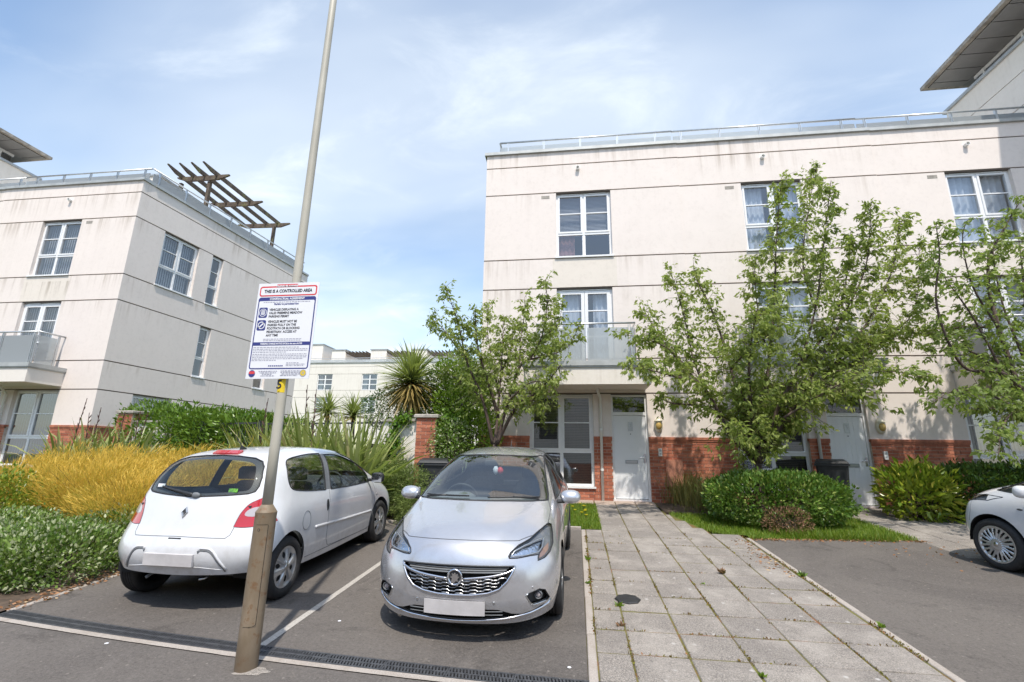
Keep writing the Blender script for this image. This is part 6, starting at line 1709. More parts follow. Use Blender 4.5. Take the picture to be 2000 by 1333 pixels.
# ------------------------------------------------------------------ plants
import numpy as np
NR = np.random.default_rng(11)
def leaf_mesh(name, P, D, S, W, mats, parent, C=None, fold=.25, droop=.0, mi=None):
    """P base points, D directions, S lengths, W width ratio: folded leaf of two triangles pairs"""
    n = len(P); P = np.asarray(P, float); D = np.asarray(D, float); S = np.asarray(S, float)[:, None]
    D = D / (np.linalg.norm(D, axis=1, keepdims=True) + 1e-9)
    R_ = NR.normal(size=(n, 3)); A = np.cross(D, R_); A /= (np.linalg.norm(A, axis=1, keepdims=True) + 1e-9); N = np.cross(A, D)
    tip = P + D * S; tip[:, 2] -= droop * S[:, 0]
    mid = P + D * S * .45
    w = S * W * .5
    l = mid + A * w + N * w * fold; r = mid - A * w + N * w * fold
    V = np.empty((n * 4, 3)); V[0::4] = P; V[1::4] = l; V[2::4] = tip; V[3::4] = r
    return raw_mesh(name, V, n, 4, [(0, 1, 2), (0, 2, 3)], mats, parent, C)
def raw_mesh(name, V, n, k, tri, mats, parent, C):
    me = bpy.data.meshes.new(name); nt = len(tri)
    me.vertices.add(len(V)); me.vertices.foreach_set('co', V.astype(np.float32).ravel())
    base = (np.arange(n) * k)[:, None, None] + np.array(tri)[None]
    idx = base.reshape(-1).astype(np.int32); nf = n * nt
    me.loops.add(nf * 3); me.loops.foreach_set('vertex_index', idx)
    me.polygons.add(nf); me.polygons.foreach_set('loop_start', np.arange(nf, dtype=np.int32) * 3); me.polygons.foreach_set('loop_total', np.full(nf, 3, np.int32))
    for mt in (mats if isinstance(mats, (list, tuple)) else [mats]): me.materials.append(mt)
    if C is None: C = NR.random((n, 2))
    col = np.ones((n, k, 4), np.float32); col[:, :, 0] = np.clip(C[:, 0], 0, 1)[:, None]; col[:, :, 1] = C[:, 1][:, None]
    a = me.color_attributes.new('leafcol', 'FLOAT_COLOR', 'POINT'); a.data.foreach_set('color', col.ravel())
    me.update(calc_edges=True); me.validate()
    return link(name, me, parent)
def blade_mesh(name, P, D, L, W, mats, parent, C=None, arch=.5, seg=3):
    """long strap leaves: base P, starting direction D, length L, width W, bending over by arch"""
    n = len(P); P = np.asarray(P, float); D = np.asarray(D, float); D = D / np.linalg.norm(D, axis=1, keepdims=True); L = np.asarray(L, float)[:, None]; W = np.asarray(W, float)[:, None]
    arch = np.broadcast_to(np.asarray(arch, float), (n,))[:, None]
    H = D.copy(); H[:, 2] = 0; H /= (np.linalg.norm(H, axis=1, keepdims=True) + 1e-6); A = np.stack([-H[:, 1], H[:, 0], np.zeros(n)], 1)
    tw_ = NR.normal(size=(n, 3)) * .25; A = A + tw_; A /= np.linalg.norm(A, axis=1, keepdims=True)
    k = 2 * seg + 1; V = np.empty((n, k, 3)); p = P.copy(); d = D.copy()
    for s in range(seg + 1):
        w = W * (.75, 1.0, .95, .8, .5, .2)[min(s, 5)] if seg > 1 else W
        if s < seg: V[:, 2*s] = p + A * w * .5; V[:, 2*s+1] = p - A * w * .5
        else: V[:, 2*seg] = p
        p = p + d * L / seg
        d = d + (H * .55 - np.array([0, 0, 1.0])) * arch * (s + 1) / seg; d /= np.linalg.norm(d, axis=1, keepdims=True)
    tri = []
    for s in range(seg - 1): tri += [(2*s, 2*s+1, 2*s+3), (2*s, 2*s+3, 2*s+2)]
    tri.append((2*seg-2, 2*seg-1, 2*seg))
    return raw_mesh(name, V.reshape(-1, 3), n, k, tri, mats, parent, C)
def rdir(n, up=0.): d = NR.normal(size=(n, 3)); d /= np.linalg.norm(d, axis=1, keepdims=True); d[:, 2] += up; return d
leafmat('leaf_tree', (.16, .215, .045), (.38, .44, .13), .5, .42, (.36, .38, .12))
leafmat('leaf_tree_cool', (.135, .195, .045), (.31, .385, .115), .48, .42)
leafmat('leaf_bright', (.10, .185, .015), (.24, .37, .04), .35, .42)
leafmat('leaf_laurel', (.06, .13, .015), (.18, .29, .04), .22, .28)
leafmat('leaf_hedge', (.045, .11, .014), (.15, .25, .045), .22, .28, (.30, .36, .10))
leafmat('leaf_varieg', (.07, .145, .02), (.21, .30, .07), .22, .38, (.46, .50, .30), .68)
leafmat('leaf_aucuba', (.09, .17, .015), (.26, .30, .03), .22, .28, (.46, .44, .07))
leafmat('leaf_dark', (.018, .052, .012), (.065, .13, .03), .2, .32)
leafmat('leaf_yellow', (.52, .32, .035), (.84, .57, .11), .3, .6, (.30, .28, .06))
leafmat('leaf_flax', (.16, .21, .05), (.42, .44, .18), .3, .33, (.48, .42, .22))
leafmat('leaf_palm', (.17, .22, .06), (.42, .46, .18), .25, .35, (.36, .26, .10))
leafmat('leaf_juniper', (.10, .15, .035), (.25, .31, .09), .2, .6)
leafmat('leaf_ivy', (.06, .14, .012), (.17, .29, .03), .25, .3)
leafmat('leaf_dry', (.16, .085, .05), (.30, .17, .10), .2, .8)
leafmat('leaf_grass', (.07, .145, .01), (.185, .28, .02), .35, .5, (.30, .31, .05))
leafmat('leaf_tallgrass', (.14, .15, .045), (.28, .25, .09), .3, .6, (.30, .20, .09))
t = NT('bark'); c = t.mix(t.rng(t.noise(18, 6, .7, stretch=(1, 1, .3)), .3, .7), (.045, .028, .022), (.14, .10, .08)); t.col(c); t.set(Roughness=.9); t.bump(t.noise(40, 5, .7), .01, .7)
plain('stem_brown', (.07, .05, .035), .9, var=.3)
plain('spike_dark', (.075, .035, .03), .7, var=.3)
plain('flower_yellow', (.75, .60, .02), .6)
def crom(pts, n=5):
    out = []; m_ = len(pts)
    for i in range(m_ - 1):
        p0, p1, p2, p3 = pts[max(i-1, 0)], pts[i], pts[i+1], pts[min(i+2, m_-1)]
        for k in range(n):
            t_ = k / n; out.append(.5 * ((2*p1) + (p2-p0)*t_ + (2*p0-5*p1+4*p2-p3)*t_*t_ + (3*p1-p0-3*p2+p3)*t_**3))
    out.append(pts[-1]); return out
def tree(label, base, limbs, Yb, Yend, mat, dens, leaf, r0, wood_twigs=True, start=.22, twig=(.22, .62), group=None, seed=1, green=.0):
    """limbs: pixel polylines; every limb gets its own depth at its end"""
    rr = random.Random(seed); bp = at(base[0], base[1], Yb); gb = gz(Yb)
    root = thing('tree', label, 'tree', (bp.x, bp.y, gb), group=group)
    wb = MB(); wb.smooth = True; LP = []; LD = []; LS = []
    for li, L in enumerate(limbs):
        m_ = len(L); ye = Yb + Yend[li % len(Yend)]
        y0 = Yb if L[0][1] > base[1] - 60 else None
        pts = []
        for i, (x, y) in enumerate(L):
            f = i / (m_ - 1)
            if y0 is None: yy_ = Yb + (ye - Yb) * (.35 + .65 * f)
            else: yy_ = Yb + (ye - Yb) * f ** 1.2
            pts.append(at(x, y, yy_))
        if y0 is not None: pts[0] = Vector((bp.x + rr.uniform(-.05, .05), bp.y + rr.uniform(-.05, .05), pts[0].z))
        sp = crom(pts, 6); n = len(sp)
        rb = r0 * (1 if y0 is not None else .5)
        wb.tube(sp, [max(.006, rb * (1 - .9 * (i / (n - 1)) ** .7)) for i in range(n)], 6)
        Ls = [0]
        for i in range(1, n): Ls.append(Ls[-1] + (sp[i] - sp[i-1]).length)
        T_ = Ls[-1]; s = T_ * (start if y0 is not None else .05)
        while s < T_:
            i = max(1, next(k for k in range(n) if Ls[k] >= s)); f = (s - Ls[i-1]) / max(1e-6, Ls[i] - Ls[i-1]); p = sp[i-1].lerp(sp[i], f); d = (sp[i] - sp[i-1]).normalized()
            q = s / T_
            k_ = rr.uniform(*twig) * (1.2 - .62 * q)
            rd = Vector((rr.gauss(0, 1), rr.gauss(0, 1), rr.gauss(0, .8))).normalized(); td = (d * .40 + rd + Vector((0, 0, .22))).normalized()
            e = p + td * k_; mdp = p + td * k_ * .55 + Vector((0, 0, .05 * k_)); e.z -= .10 * k_
            wb.tube([p, mdp, e], [.006, .004, .0018], 3, caps=False)
            ends = [e] + [p.lerp(e, rr.uniform(.35, .9)) + Vector((rr.gauss(0, 1), rr.gauss(0, 1), rr.gauss(0, .6))).normalized() * k_ * rr.uniform(.2, .5) for _ in range(rr.choice((1, 2, 2, 3)))]
            for en in ends:
                o_ = en - p; od = o_.normalized() if o_.length > 1e-4 else td
                for j in range(rr.randint(5, 9)):
                    g = rr.random() ** .6
                    LP.append(p.lerp(en, .45 + .55 * g) + Vector((rr.gauss(0, .025), rr.gauss(0, .025), rr.gauss(0, .018))))
                    LD.append(od * .45 + Vector((rr.gauss(0, .75), rr.gauss(0, .75), rr.gauss(-.65, .4)))); LS.append(leaf * rr.uniform(.6, 1.25))
            s += dens * rr.uniform(.5, 1.5)
    if y0 is not None or True:
        wb.tube([(bp.x, bp.y, gb - .1), (bp.x, bp.y, gb + .1), (bp.x, bp.y, bp.z + .05)], [r0 * 1.5, r0 * 1.2, r0 * 1.05], 9)
    wb.build('trunk', MAT['bark'], root)
    n = len(LP); P = np.array([tuple(p) for p in LP])
    C = np.empty((n, 2)); cl = np.array([noise.noise(Vector(p) * 1.6) for p in P]); C[:, 0] = np.clip(.5 + cl * .55 + NR.normal(size=n) * .22 + green, 0, 1); C[:, 1] = NR.random(n)
    leaf_mesh('crown', P, np.array([tuple(d) for d in LD]), LS, .46, MAT[mat], root, C, .3, .1)
    return root
K_ = .4727
zb_ = lambda L: [(1200 + x * K_, 320 + y * K_) for x, y in L]
tree('leafy tree with several stems rising behind the clipped hedge', (1481, 902), [zb_(L) for L in (
    [(590, 1235), (480, 1120), (400, 970), (340, 900), (250, 880), (130, 850), (40, 850)], [(390, 960), (330, 820), (290, 640), (240, 470), (230, 445)], [(340, 900), (230, 770), (110, 720), (50, 710)], [(340, 900), (220, 760), (140, 640), (125, 600)],
    [(590, 1225), (520, 1000), (470, 800), (400, 600), (340, 480), (325, 420)], [(600, 1220), (560, 960), (560, 780), (590, 600)], [(600, 1220), (620, 1000), (640, 800), (660, 560), (670, 300), (690, 60)], [(640, 800), (600, 650), (580, 460), (590, 380)],
    [(610, 1220), (680, 1000), (760, 850), (830, 600), (860, 380), (895, 70)], [(830, 600), (780, 420), (800, 200), (838, 10)], [(620, 1215), (740, 1000), (830, 850), (950, 620), (1040, 420), (1060, 170)], [(620, 1210), (780, 980), (900, 840), (1050, 650), (1150, 430), (1180, 220)],
    [(700, 1050), (860, 950), (1000, 880), (1150, 860), (1285, 890)], [(780, 980), (950, 850), (1100, 740), (1240, 600), (1260, 330)], [(860, 950), (980, 940), (1060, 985)], [(480, 1120), (380, 1010), (240, 990), (160, 955)], [(900, 840), (1060, 740), (1200, 720), (1290, 690)], [(760, 850), (900, 660), (960, 470), (980, 300)], [(480, 850), (560, 760), (640, 700), (700, 560)], [(600, 1200), (560, 1080), (540, 980), (500, 900)], [(620, 1200), (640, 1080), (660, 980), (640, 900)], [(600, 1210), (650, 1120), (700, 1080), (740, 1040)], [(600, 1235), (560, 1150), (510, 1090)], [(610, 1235), (650, 1150), (700, 1120)], [(600, 1235), (600, 1130), (590, 1040)], [(605, 1235), (620, 1140), (650, 1060)], [(600, 1235), (570, 1170), (550, 1120)])],
    9.95, (-1.0, .3, -.5, .8, .9, -1.2, .2, .9, -.9, .5, -.6, 1.0, -1.1, .4, -.8, .6, .9, -.2, -1.0, -.6, .7, .2), 'leaf_tree', .046, .100, .055, twig=(.25, .66), start=.13, seed=5)
KA = .27
za_ = lambda L: [(820 + x * KA, 540 + y * KA) for x, y in L]
tree('slender tree beside the silver car in front of the end house', (967, 868), [za_(L) for L in (
    [(545, 1215), (565, 1000), (575, 850), (590, 650), (600, 430), (605, 280)], [(560, 1000), (500, 780), (430, 560), (405, 380), (400, 230)], [(545, 1215), (450, 880), (340, 620), (280, 350), (180, 60)], [(340, 620), (220, 450), (120, 320), (110, 290)], [(450, 880), (300, 760), (180, 700)], [(575, 850), (520, 600), (490, 400), (495, 210)],
    [(550, 1215), (640, 900), (720, 660), (800, 590), (880, 440), (920, 220), (908, 20)], [(720, 660), (730, 450), (755, 280), (760, 150)], [(560, 1215), (700, 940), (830, 850), (960, 720), (1020, 640)], [(780, 600), (950, 570), (1080, 500), (1150, 360)], [(880, 440), (1000, 350), (1030, 190)], [(700, 940), (820, 900), (905, 950)], [(800, 590), (930, 440), (1000, 380)], [(590, 700), (660, 520), (680, 340)], [(640, 900), (780, 780), (900, 760), (1000, 800)])],
    10.25, (.5, -.7, -.9, .4, .8, .9, -.6, .5, -1.0, -.8, .3, -.7, .6, .9, -.9), 'leaf_tree', .052, .096, .045, twig=(.24, .58), start=.24, seed=9, green=.1)
tree('sparse tree reaching in from the right edge', (2035, 905), [
    [(2035, 905), (2015, 800), (1960, 730), (1880, 715), (1830, 600), (1835, 500), (1828, 440)], [(2030, 880), (1950, 640), (1930, 520), (1965, 440), (1992, 395)], [(1960, 730), (1900, 620), (1850, 550), (1815, 500)], [(2020, 820), (1930, 770), (1860, 765), (1820, 790)], [(2000, 780), (1960, 830), (1950, 890)], [(2035, 905), (2010, 700), (2000, 560), (1990, 470)], [(1930, 640), (1870, 640), (1815, 660)], [(2015, 800), (1920, 700), (1850, 680), (1800, 690)], [(1950, 640), (1900, 560), (1880, 470), (1890, 430)], [(2020, 820), (1950, 800), (1900, 800)], [(2000, 700), (1960, 600), (1940, 500), (1950, 470)], [(2010, 760), (1950, 720), (1900, 690), (1840, 630)], [(2035, 905), (2060, 700), (2080, 500), (2100, 420)], [(2035, 880), (2120, 760), (2200, 640)]],
    10.1, (-.9, .5, -.4, -1.2, -1.4, .6, .8, .3, -.6, -.9, .2, .9, .5, -.3), 'leaf_tree_cool', .080, .100, .06, twig=(.24, .62), start=.2, seed=14, green=.05)
def bush(label, c, r, n, leaf, mat, cat='shrub', sup=2.4, ratio=.5, base=None, name='shrub', bump=.22, group=None, core=True, up=.35, seed=0, fill=.55, cmap=1.4, floor=None):
    """leaves through a lumpy rounded volume; c centre, r radii"""
    c = np.array(c, float); r = np.array(r, float); z0 = gz(c[1]) if floor is None else floor
    root = thing(name, label, cat, (c[0], c[1], z0), group=group)
    d = rdir(n * 2); q = np.abs(d) ** sup; d = d / (q.sum(1) ** (1 / sup))[:, None]
    rad_ = 1 - fill * NR.random(n * 2) ** 2.2; rad_ = rad_ * np.where(NR.random(n * 2) < .08, 1 + .16 * NR.random(n * 2), 1)
    nz = np.array([noise.noise(Vector((v[0] * 2.1 + seed, v[1] * 2.1, v[2] * 2.1 + seed * 3))) for v in d]); rad_ = rad_ * (1 + bump * nz)
    P = c + d * r * rad_[:, None]; k = P[:, 2] > z0 - .02; P = P[k][:n]; d = d[k][:n]; n = len(P)
    D = d / r; D /= np.linalg.norm(D, axis=1, keepdims=True); D = D * .8 + rdir(n) * .75; D[:, 2] += up
    C = np.empty((n, 2)); cl = np.array([noise.noise(Vector(p) * cmap * 2) for p in P]); C[:, 0] = np.clip(.5 + .5 * cl + NR.normal(size=n) * .25, 0, 1); C[:, 1] = NR.random(n)
    leaf_mesh('foliage', P, D, leaf * (.6 + .7 * NR.random(n)), ratio, MAT[mat], root, C)
    b = MB(); rr = random.Random(seed + 3)
    for k in range(22):
        a = rr.uniform(0, 2*PI); e = rr.uniform(.15, 1.0); f = rr.uniform(.45, .82)
        p = Vector((c[0] + r[0] * f * math.cos(a) * math.cos(e), c[1] + r[1] * f * math.sin(a) * math.cos(e), c[2] + r[2] * f * math.sin(e)))
        s_ = Vector((c[0] + rr.uniform(-.25, .25) * r[0], c[1] + rr.uniform(-.25, .25) * r[1], z0 - .02)); b.tube([s_, s_.lerp(p, .5) + Vector((0, 0, .04)), p], [.014, .009, .004], 4, caps=False)
    b.build('stems', MAT['stem_brown'], root)
    return root
# clipped hedge in front of number 5
h0, h1 = at(1383, 960, 9.75), at(1655, 960, 9.75)
bush('clipped rounded green hedge below the multi-stemmed tree', ((h0.x + h1.x) / 2, 9.85, 1.17), ((h1.x - h0.x) / 2 * .97, .78, .45), 14000, .075, 'leaf_hedge', 'hedge', 3.2, .5, name='clipped_hedge', bump=.13, seed=2, fill=.4)
p = at(1537, 1005, 9.0); bush('dry reddish shrub dying at the foot of the clipped hedge', (p.x, 9.05, gz(9.05) + .22), (.36, .25, .22), 1500, .05, 'leaf_dry', seed=4, name='dry_shrub', ratio=.35)
p = at(1797, 965, 10.75); bush('yellow spotted aucuba shrub beside the second path', (p.x, 10.8, gz(10.8) + .50), (.62, .5, .52), 1500, .17, 'leaf_aucuba', seed=6, ratio=.38, up=.5, bump=.25, fill=.7)
p = at(1915, 950, 10.9); bush('dark glossy shrub between the aucuba and the right edge', (p.x, 10.95, gz(10.9) + .52), (.95, .55, .55), 5200, .10, 'leaf_dark', seed=7, ratio=.42)
p = at(2010, 940, 10.7); bush('dark shrub behind the white car at the right edge', (p.x + .3, 10.7, gz(10.7) + .55), (1.0, .6, .58), 4500, .10, 'leaf_dark', seed=8, ratio=.42)
# left hedge of small variegated leaves, in clumps
for k, (x, y, rx, ry, rz_) in enumerate(((-6.15, 5.35, .62, .70, .42), (-6.75, 4.98, .75, .55, .38), (-7.35, 5.6, .8, .8, .48), (-6.25, 6.2, .6, .62, .40), (-8.4, 5.15, .9, .75, .45))):
    bush(('low pale variegated shrub at the corner of the parking bay', 'low pale variegated shrub nearest the drain end', 'pale variegated shrub in the middle of the left hedge', 'pale variegated shrub just behind the corner one', 'pale variegated shrub at the left edge of the picture')[k], (x, y, gz(y) + .16), (rx, ry, rz_), 7000, .052, 'leaf_varieg', seed=20 + k, ratio=.55, group='low variegated hedge plants', bump=.28, fill=.45)
bush('dark green and gold shrub at the left edge before the yellow broom', (-9.2, 6.5, gz(6.5) + .40), (1.0, .75, .68), 7000, .06, 'leaf_aucuba', seed=30)
bush('green shrub between the broom and the pale hedge', (-7.0, 6.7, gz(6.7) + .20), (.7, .45, .42), 3200, .05, 'leaf_juniper', seed=31, ratio=.2)
# yellow broom
def broom(x, y, r, h, n, seed, label):
    z = gz(y); root = thing('broom_shrub', label, 'shrub', (x, y, z), group='yellow broom shrubs left of the white car')
    a = NR.random(n) * 2 * PI; q = np.sqrt(NR.random(n)) * r; t_ = NR.random(n) ** .6
    lean = q / r
    P = np.stack([x + q * np.cos(a) * (.55 + .6 * t_), y + q * np.sin(a) * (.55 + .6 * t_), z + h * (t_ * .86) * (1 - .38 * lean ** 2)], 1)
    P[:, 2] += np.array([noise.noise(Vector((p[0] * 2.3, p[1] * 2.3, seed))) for p in P]) * .26; sh = NR.random(n) < .05; P[sh, 2] += .22 * NR.random(int(sh.sum()))
    D = np.stack([np.cos(a) * lean * .9 + .28, np.sin(a) * lean * .9, .9 - .35 * lean], 1) + rdir(n) * .38
    C = np.empty((n, 2)); C[:, 0] = np.clip(.15 + .75 * t_ + NR.normal(size=n) * .2, 0, 1); C[:, 1] = NR.random(n) * (.88 + .12 * (t_ < .3))
    leaf_mesh('foliage', P, D, .06 + .10 * NR.random(n), .075, MAT['leaf_yellow'], root, C, .1)
    b = MB(); rr = random.Random(seed)
    for k in range(60):
        aa = rr.uniform(0, 2*PI); ql = rr.uniform(.1, 1) * r; e = Vector((x + ql * math.cos(aa), y + ql * math.sin(aa), z + h * rr.uniform(.6, .85))); s_ = Vector((x + .2 * ql * math.cos(aa), y + .2 * ql * math.sin(aa), z)); b.tube([s_, s_.lerp(e, .55) + Vector((0, 0, .1)), e], [.009, .006, .002], 3, caps=False)
    b.build('stems', plain('stem_gold', (.20, .14, .03), .8) if 'stem_gold' not in MAT else MAT['stem_gold'], root)
BL = ['nearest the white car bumper', 'leaning beside the white car door', 'next to the far front wheel of the white car', 'in the middle of the yellow mass', 'at the back of the yellow mass', 'behind the gold and green shrub', 'below the left sword leaves', 'at the left edge under the corner house', 'tallest one below the flower spikes', 'low one left of the white car']
for k, (x, y, r, h) in enumerate(((-6.35, 6.8, .9, 1.15), (-6.1, 7.8, .9, 1.38), (-6.2, 9.0, .95, 1.40), (-7.7, 7.5, 1.05, 1.30), (-7.5, 8.8, 1.05, 1.45), (-9.0, 7.7, 1.05, 1.25), (-8.9, 9.0, 1.1, 1.45), (-10.4, 8.2, 1.1, 1.20), (-10.4, 9.4, 1.1, 1.40), (-5.6, 8.3, .5, 1.25))):
    broom(x, y, r, h, 13000, 40 + k, 'yellow broom shrub ' + BL[k])
# sword-leaved plants
def flax(x, y, n, L, W, label, mat='leaf_flax', z=None, spread=.5, spikes=0, name='flax_plant', arch=.28, grp=None, trunk=0.):
    z = gz(y) if z is None else z; root = thing(name, label, 'plant', (x, y, z), group=grp)
    a = NR.random(n) * 2 * PI; t_ = NR.random(n); D = np.stack([np.cos(a) * spread * (.2 + t_), np.sin(a) * spread * (.2 + t_), 1.0 - .35 * t_], 1) + rdir(n) * .08
    P = np.stack([x + .12 * np.cos(a) * NR.random(n), y + .12 * np.sin(a) * NR.random(n), np.full(n, z + trunk)], 1)
    C = np.empty((n, 2)); C[:, 0] = NR.random(n); C[:, 1] = NR.random(n)
    blade_mesh('foliage', P, D, L * (.6 + .45 * NR.random(n)), W * (.7 + .5 * NR.random(n)), MAT[mat], root, C, arch * (.3 + 1.2 * t_), 5)
    if trunk:
        b = MB(); b.smooth = True; b.tube([(x, y, z - .1), (x, y, z + trunk)], [.11, .08], 8); b.build('trunk', MAT['bark'], root)
    for s in range(spikes):
        b = MB(); aa = rnd.uniform(0, 2*PI); h = L * rnd.uniform(1.05, 1.3); lx, ly = .16 * math.cos(aa), .16 * math.sin(aa); pts = [(x, y, z), (x + lx * .6, y + ly * .6, z + h * .55), (x + lx, y + ly, z + h)]
        b.tube(pts, [.014, .011, .007], 5)
        for j in range(6):
            g = .62 + .06 * j; q = Vector((x + lx * g, y + ly * g, z + h * g)); o_ = Vector((rnd.uniform(-.06, .06), rnd.uniform(-.04, .04), .10)); b.tube([q, q + o_ * .6, q + o_], [.008, .013, .004], 5)
        b.build('flower_spike', MAT['spike_dark'], root)
    return root
G1 = 'sword-leaved flax plants'
fl_ = [(500, 885, 9.8, 'sword-leaved plant just left of the lamp column shaft'), (565, 880, 9.5, 'sword-leaved plant right of the lamp column over the white roof'), (610, 885, 9.2, 'sword-leaved plant with broad blades above the white car door'), (655, 895, 9.3, 'sword-leaved plant leaning over the white car bonnet'), (600, 870, 10.2, 'sword-leaved plant at the back near the railing'), (665, 880, 10.0, 'sword-leaved plant in front of the right railing'), (700, 905, 9.7, 'sword-leaved plant beside the ivy wall'), (535, 880, 9.9, 'sword-leaved plant directly behind the lamp column'), (700, 890, 9.25, 'sword-leaved plant nearest the white car mirror')]
for k, (px, py, Y, lb) in enumerate(fl_):
    q = at(px, py, Y); flax(q.x, Y, 120, 1.95 + .15 * (k % 3), .088, lb, spikes=(1, 0, 1, 0, 1, 0, 0, 0, 0)[k], spread=.75, arch=.24, grp=G1, z=gz(Y) + .05)
for k, (px, py, Y, lb) in enumerate(((130, 880, 10.4, 'sword-leaved plant under the left house window'), (175, 875, 10.6, 'sword-leaved plant with the tallest dark flower spike'), (225, 875, 10.7, 'sword-leaved plant before the left brick pillar'), (262, 870, 10.8, 'sword-leaved plant right of the left brick pillar'))):
    q = at(px, py, Y); flax(q.x, Y, 90, 1.75, .09, lb, spikes=(1, 2, 1, 2)[k], spread=.7, arch=.38, grp=G1, z=gz(Y) + .15)
# cabbage palms
def palm(px, py, Y, n, L, W, label, low=-.55, tr=.07):
    q = at(px, py, Y); z = gz(Y); root = thing('cabbage_palm', label, 'palm', (q.x, Y, z))
    D = rdir(n); D[:, 2] = low + (1.05 - low) * NR.random(n); h = D[:, :2]; h /= np.linalg.norm(h, axis=1, keepdims=True); D[:, :2] = h * np.sqrt(np.clip(1 - (D[:, 2] * .95) ** 2, .02, 1))[:, None]
    P = np.repeat(np.array([[q.x, Y, q.z]]), n, 0) + NR.normal(size=(n, 3)) * .04; P[:, 2] += D[:, 2] * .10
    C = np.empty((n, 2)); C[:, 0] = np.clip(.55 + NR.normal(size=n) * .25, 0, 1); C[:, 1] = np.where(D[:, 2] < -.1, .95, .88 * NR.random(n))
    blade_mesh('foliage', P, D, L * (.75 + .35 * NR.random(n)), W * (.7 + .5 * NR.random(n)), MAT['leaf_palm'], root, C, .10 + .16 * NR.random(n), 5)
    b = MB(); b.smooth = True; b.tube([(q.x, Y, z - .1), (q.x + .05, Y, (z + q.z) / 2), (q.x, Y, q.z)], [tr * 1.5, tr * 1.1, tr], 8); b.build('trunk', MAT['bark'], root)
    return root
palm(803, 748, 11.3, 620, .98, .044, 'cabbage palm with a spiky head above the ivy wall', -.95, .06)
for k, (px, py, Y, lb) in enumerate(((640, 806, 15.5, 'small cabbage palm below the far windows'), (690, 812, 16., 'small cabbage palm left of the ivy wall'))):
    palm(px, py, Y, 200, .80, .045, lb, -.35)
# laurel behind the left railing
for k, (px, Y, rx, top) in enumerate(((310, 12.6, 1.0, 788), (370, 12.3, 1.1, 795), (430, 12.2, 1.1, 800), (490, 12.1, 1.0, 806), (545, 12.4, 1.0, 815))):
    q = at(px, top, Y); zt = q.z; z0 = gz(Y); bush(('glossy laurel beside the left brick pillar', 'tall glossy laurel left of the lamp column', 'glossy laurel in the middle behind the left railing', 'glossy laurel just left of the parking sign post', 'glossy laurel right behind the lamp column')[k], (q.x, Y, (z0 + zt) / 2), (rx, .7, (zt - z0) / 2 * .98), 8000, .12, 'leaf_laurel', seed=60 + k, ratio=.40, group='laurel hedge behind the railing')
# bright bushes between the pillar and the slender tree
for k, (px, py, Y, rx, rz_, mt, lf, n) in enumerate(((885, 765, 11.7, .75, .75, 'leaf_bright', .085, 4200), (905, 800, 11.3, .70, .70, 'leaf_bright', .085, 3600), (845, 810, 11.9, .8, .6, 'leaf_laurel', .08, 3200), (930, 850, 10.9, .55, .55, 'leaf_bright', .08, 2600), (880, 860, 10.5, .42, .50, 'leaf_varieg', .06, 2400), (770, 800, 12.6, .8, .6, 'leaf_dark', .07, 3000), (900, 730, 11.8, .6, .55, 'leaf_tree_cool', .08, 2400))):
    q = at(px, py, Y); bush(('bright green shrub filling the space behind the brick pillar', 'bright green shrub next to the slender tree stems', 'mid green shrub directly above the brick pillar', 'bright green shrub low beside the slender tree', 'pale variegated shrub beside the brick pillar', 'dark shrub below the cabbage palm head', 'upper green shrub behind the slender tree')[k], (q.x, Y, q.z), (rx, .6, rz_), n, lf, mt, seed=80 + k, ratio=.45)
# low conifer behind the white car
for k, (px, py, Y, rx, rz_) in enumerate(((792, 955, 9.35, .55, .46), (750, 945, 9.5, .50, .36), (815, 990, 9.12, .40, .28))):
    q = at(px, py, Y); bush(('feathery low conifer between the two parked cars', 'feathery low conifer beside the white car mirror', 'small feathery conifer nearest the silver car')[k], (q.x, Y, q.z), (rx, .5, rz_), 12000, .055, 'leaf_juniper', seed=90 + k, ratio=.2, up=.15, bump=.5, name='low_conifer', group='feathery low conifers')
# ivy on the wall and pillar
def ivy(label, pts, n, s):
    root = thing('ivy', label, 'ivy', pts[0]); P = []; D = []
    for k in range(n):
        i = NR.integers(len(pts)); p = Vector(pts[i]) + Vector((NR.normal() * s, NR.normal() * .05 - .06, NR.normal() * s)); P.append(tuple(p)); D.append((NR.normal() * .6, -.5 + NR.normal() * .3, -.5 + NR.normal() * .5))
    leaf_mesh('foliage', P, D, .055 + .04 * NR.random(n), .85, MAT['leaf_ivy'], root)
    b = MB(); 
    for a, c in zip(pts, pts[1:]): b.tube([a, c], .006, 4)
    b.build('stems', MAT['stem_brown'], root)
ivy('ivy trailing over the white garden wall', [at(x, y, 10.45) for x, y in ((800, 817), (788, 820), (778, 826), (772, 840), (768, 860), (764, 880), (768, 897), (774, 866), (762, 905), (750, 895), (782, 896), (758, 870))], 900, .07)
ivy('ivy hanging down the right side of the brick pillar', [at(x, y, 10.5) + Vector((.06, 0, 0)) for x, y in ((868, 818), (870, 835), (862, 850), (858, 868), (866, 880), (872, 860), (864, 900))], 700, .11)
# tall grass by the meter box
for k, (px, py, Y) in enumerate(((1335, 985, 11.0), (1362, 990, 10.6), (1385, 1000, 10.3))):
    q = on_ground(px, py); n = 260; a = NR.random(n) * 2*PI
    root = thing('tall_grass', ('tall dry grass under the meter box', 'tall dry grass beside the clipped hedge', 'tall grass at the left foot of the clipped hedge')[k], 'grass', (q.x, q.y, gz(q.y)), group='clumps of tall grass')
    blade_mesh('foliage', np.stack([q.x + .22 * NR.normal(size=n), q.y + .12 * NR.normal(size=n), np.full(n, gz(q.y))], 1), np.stack([np.cos(a) * .28, np.sin(a) * .28, np.ones(n)], 1), .45 + .5 * NR.random(n), .007 + .006 * NR.random(n), MAT['leaf_tallgrass'], root, None, .25, 4)
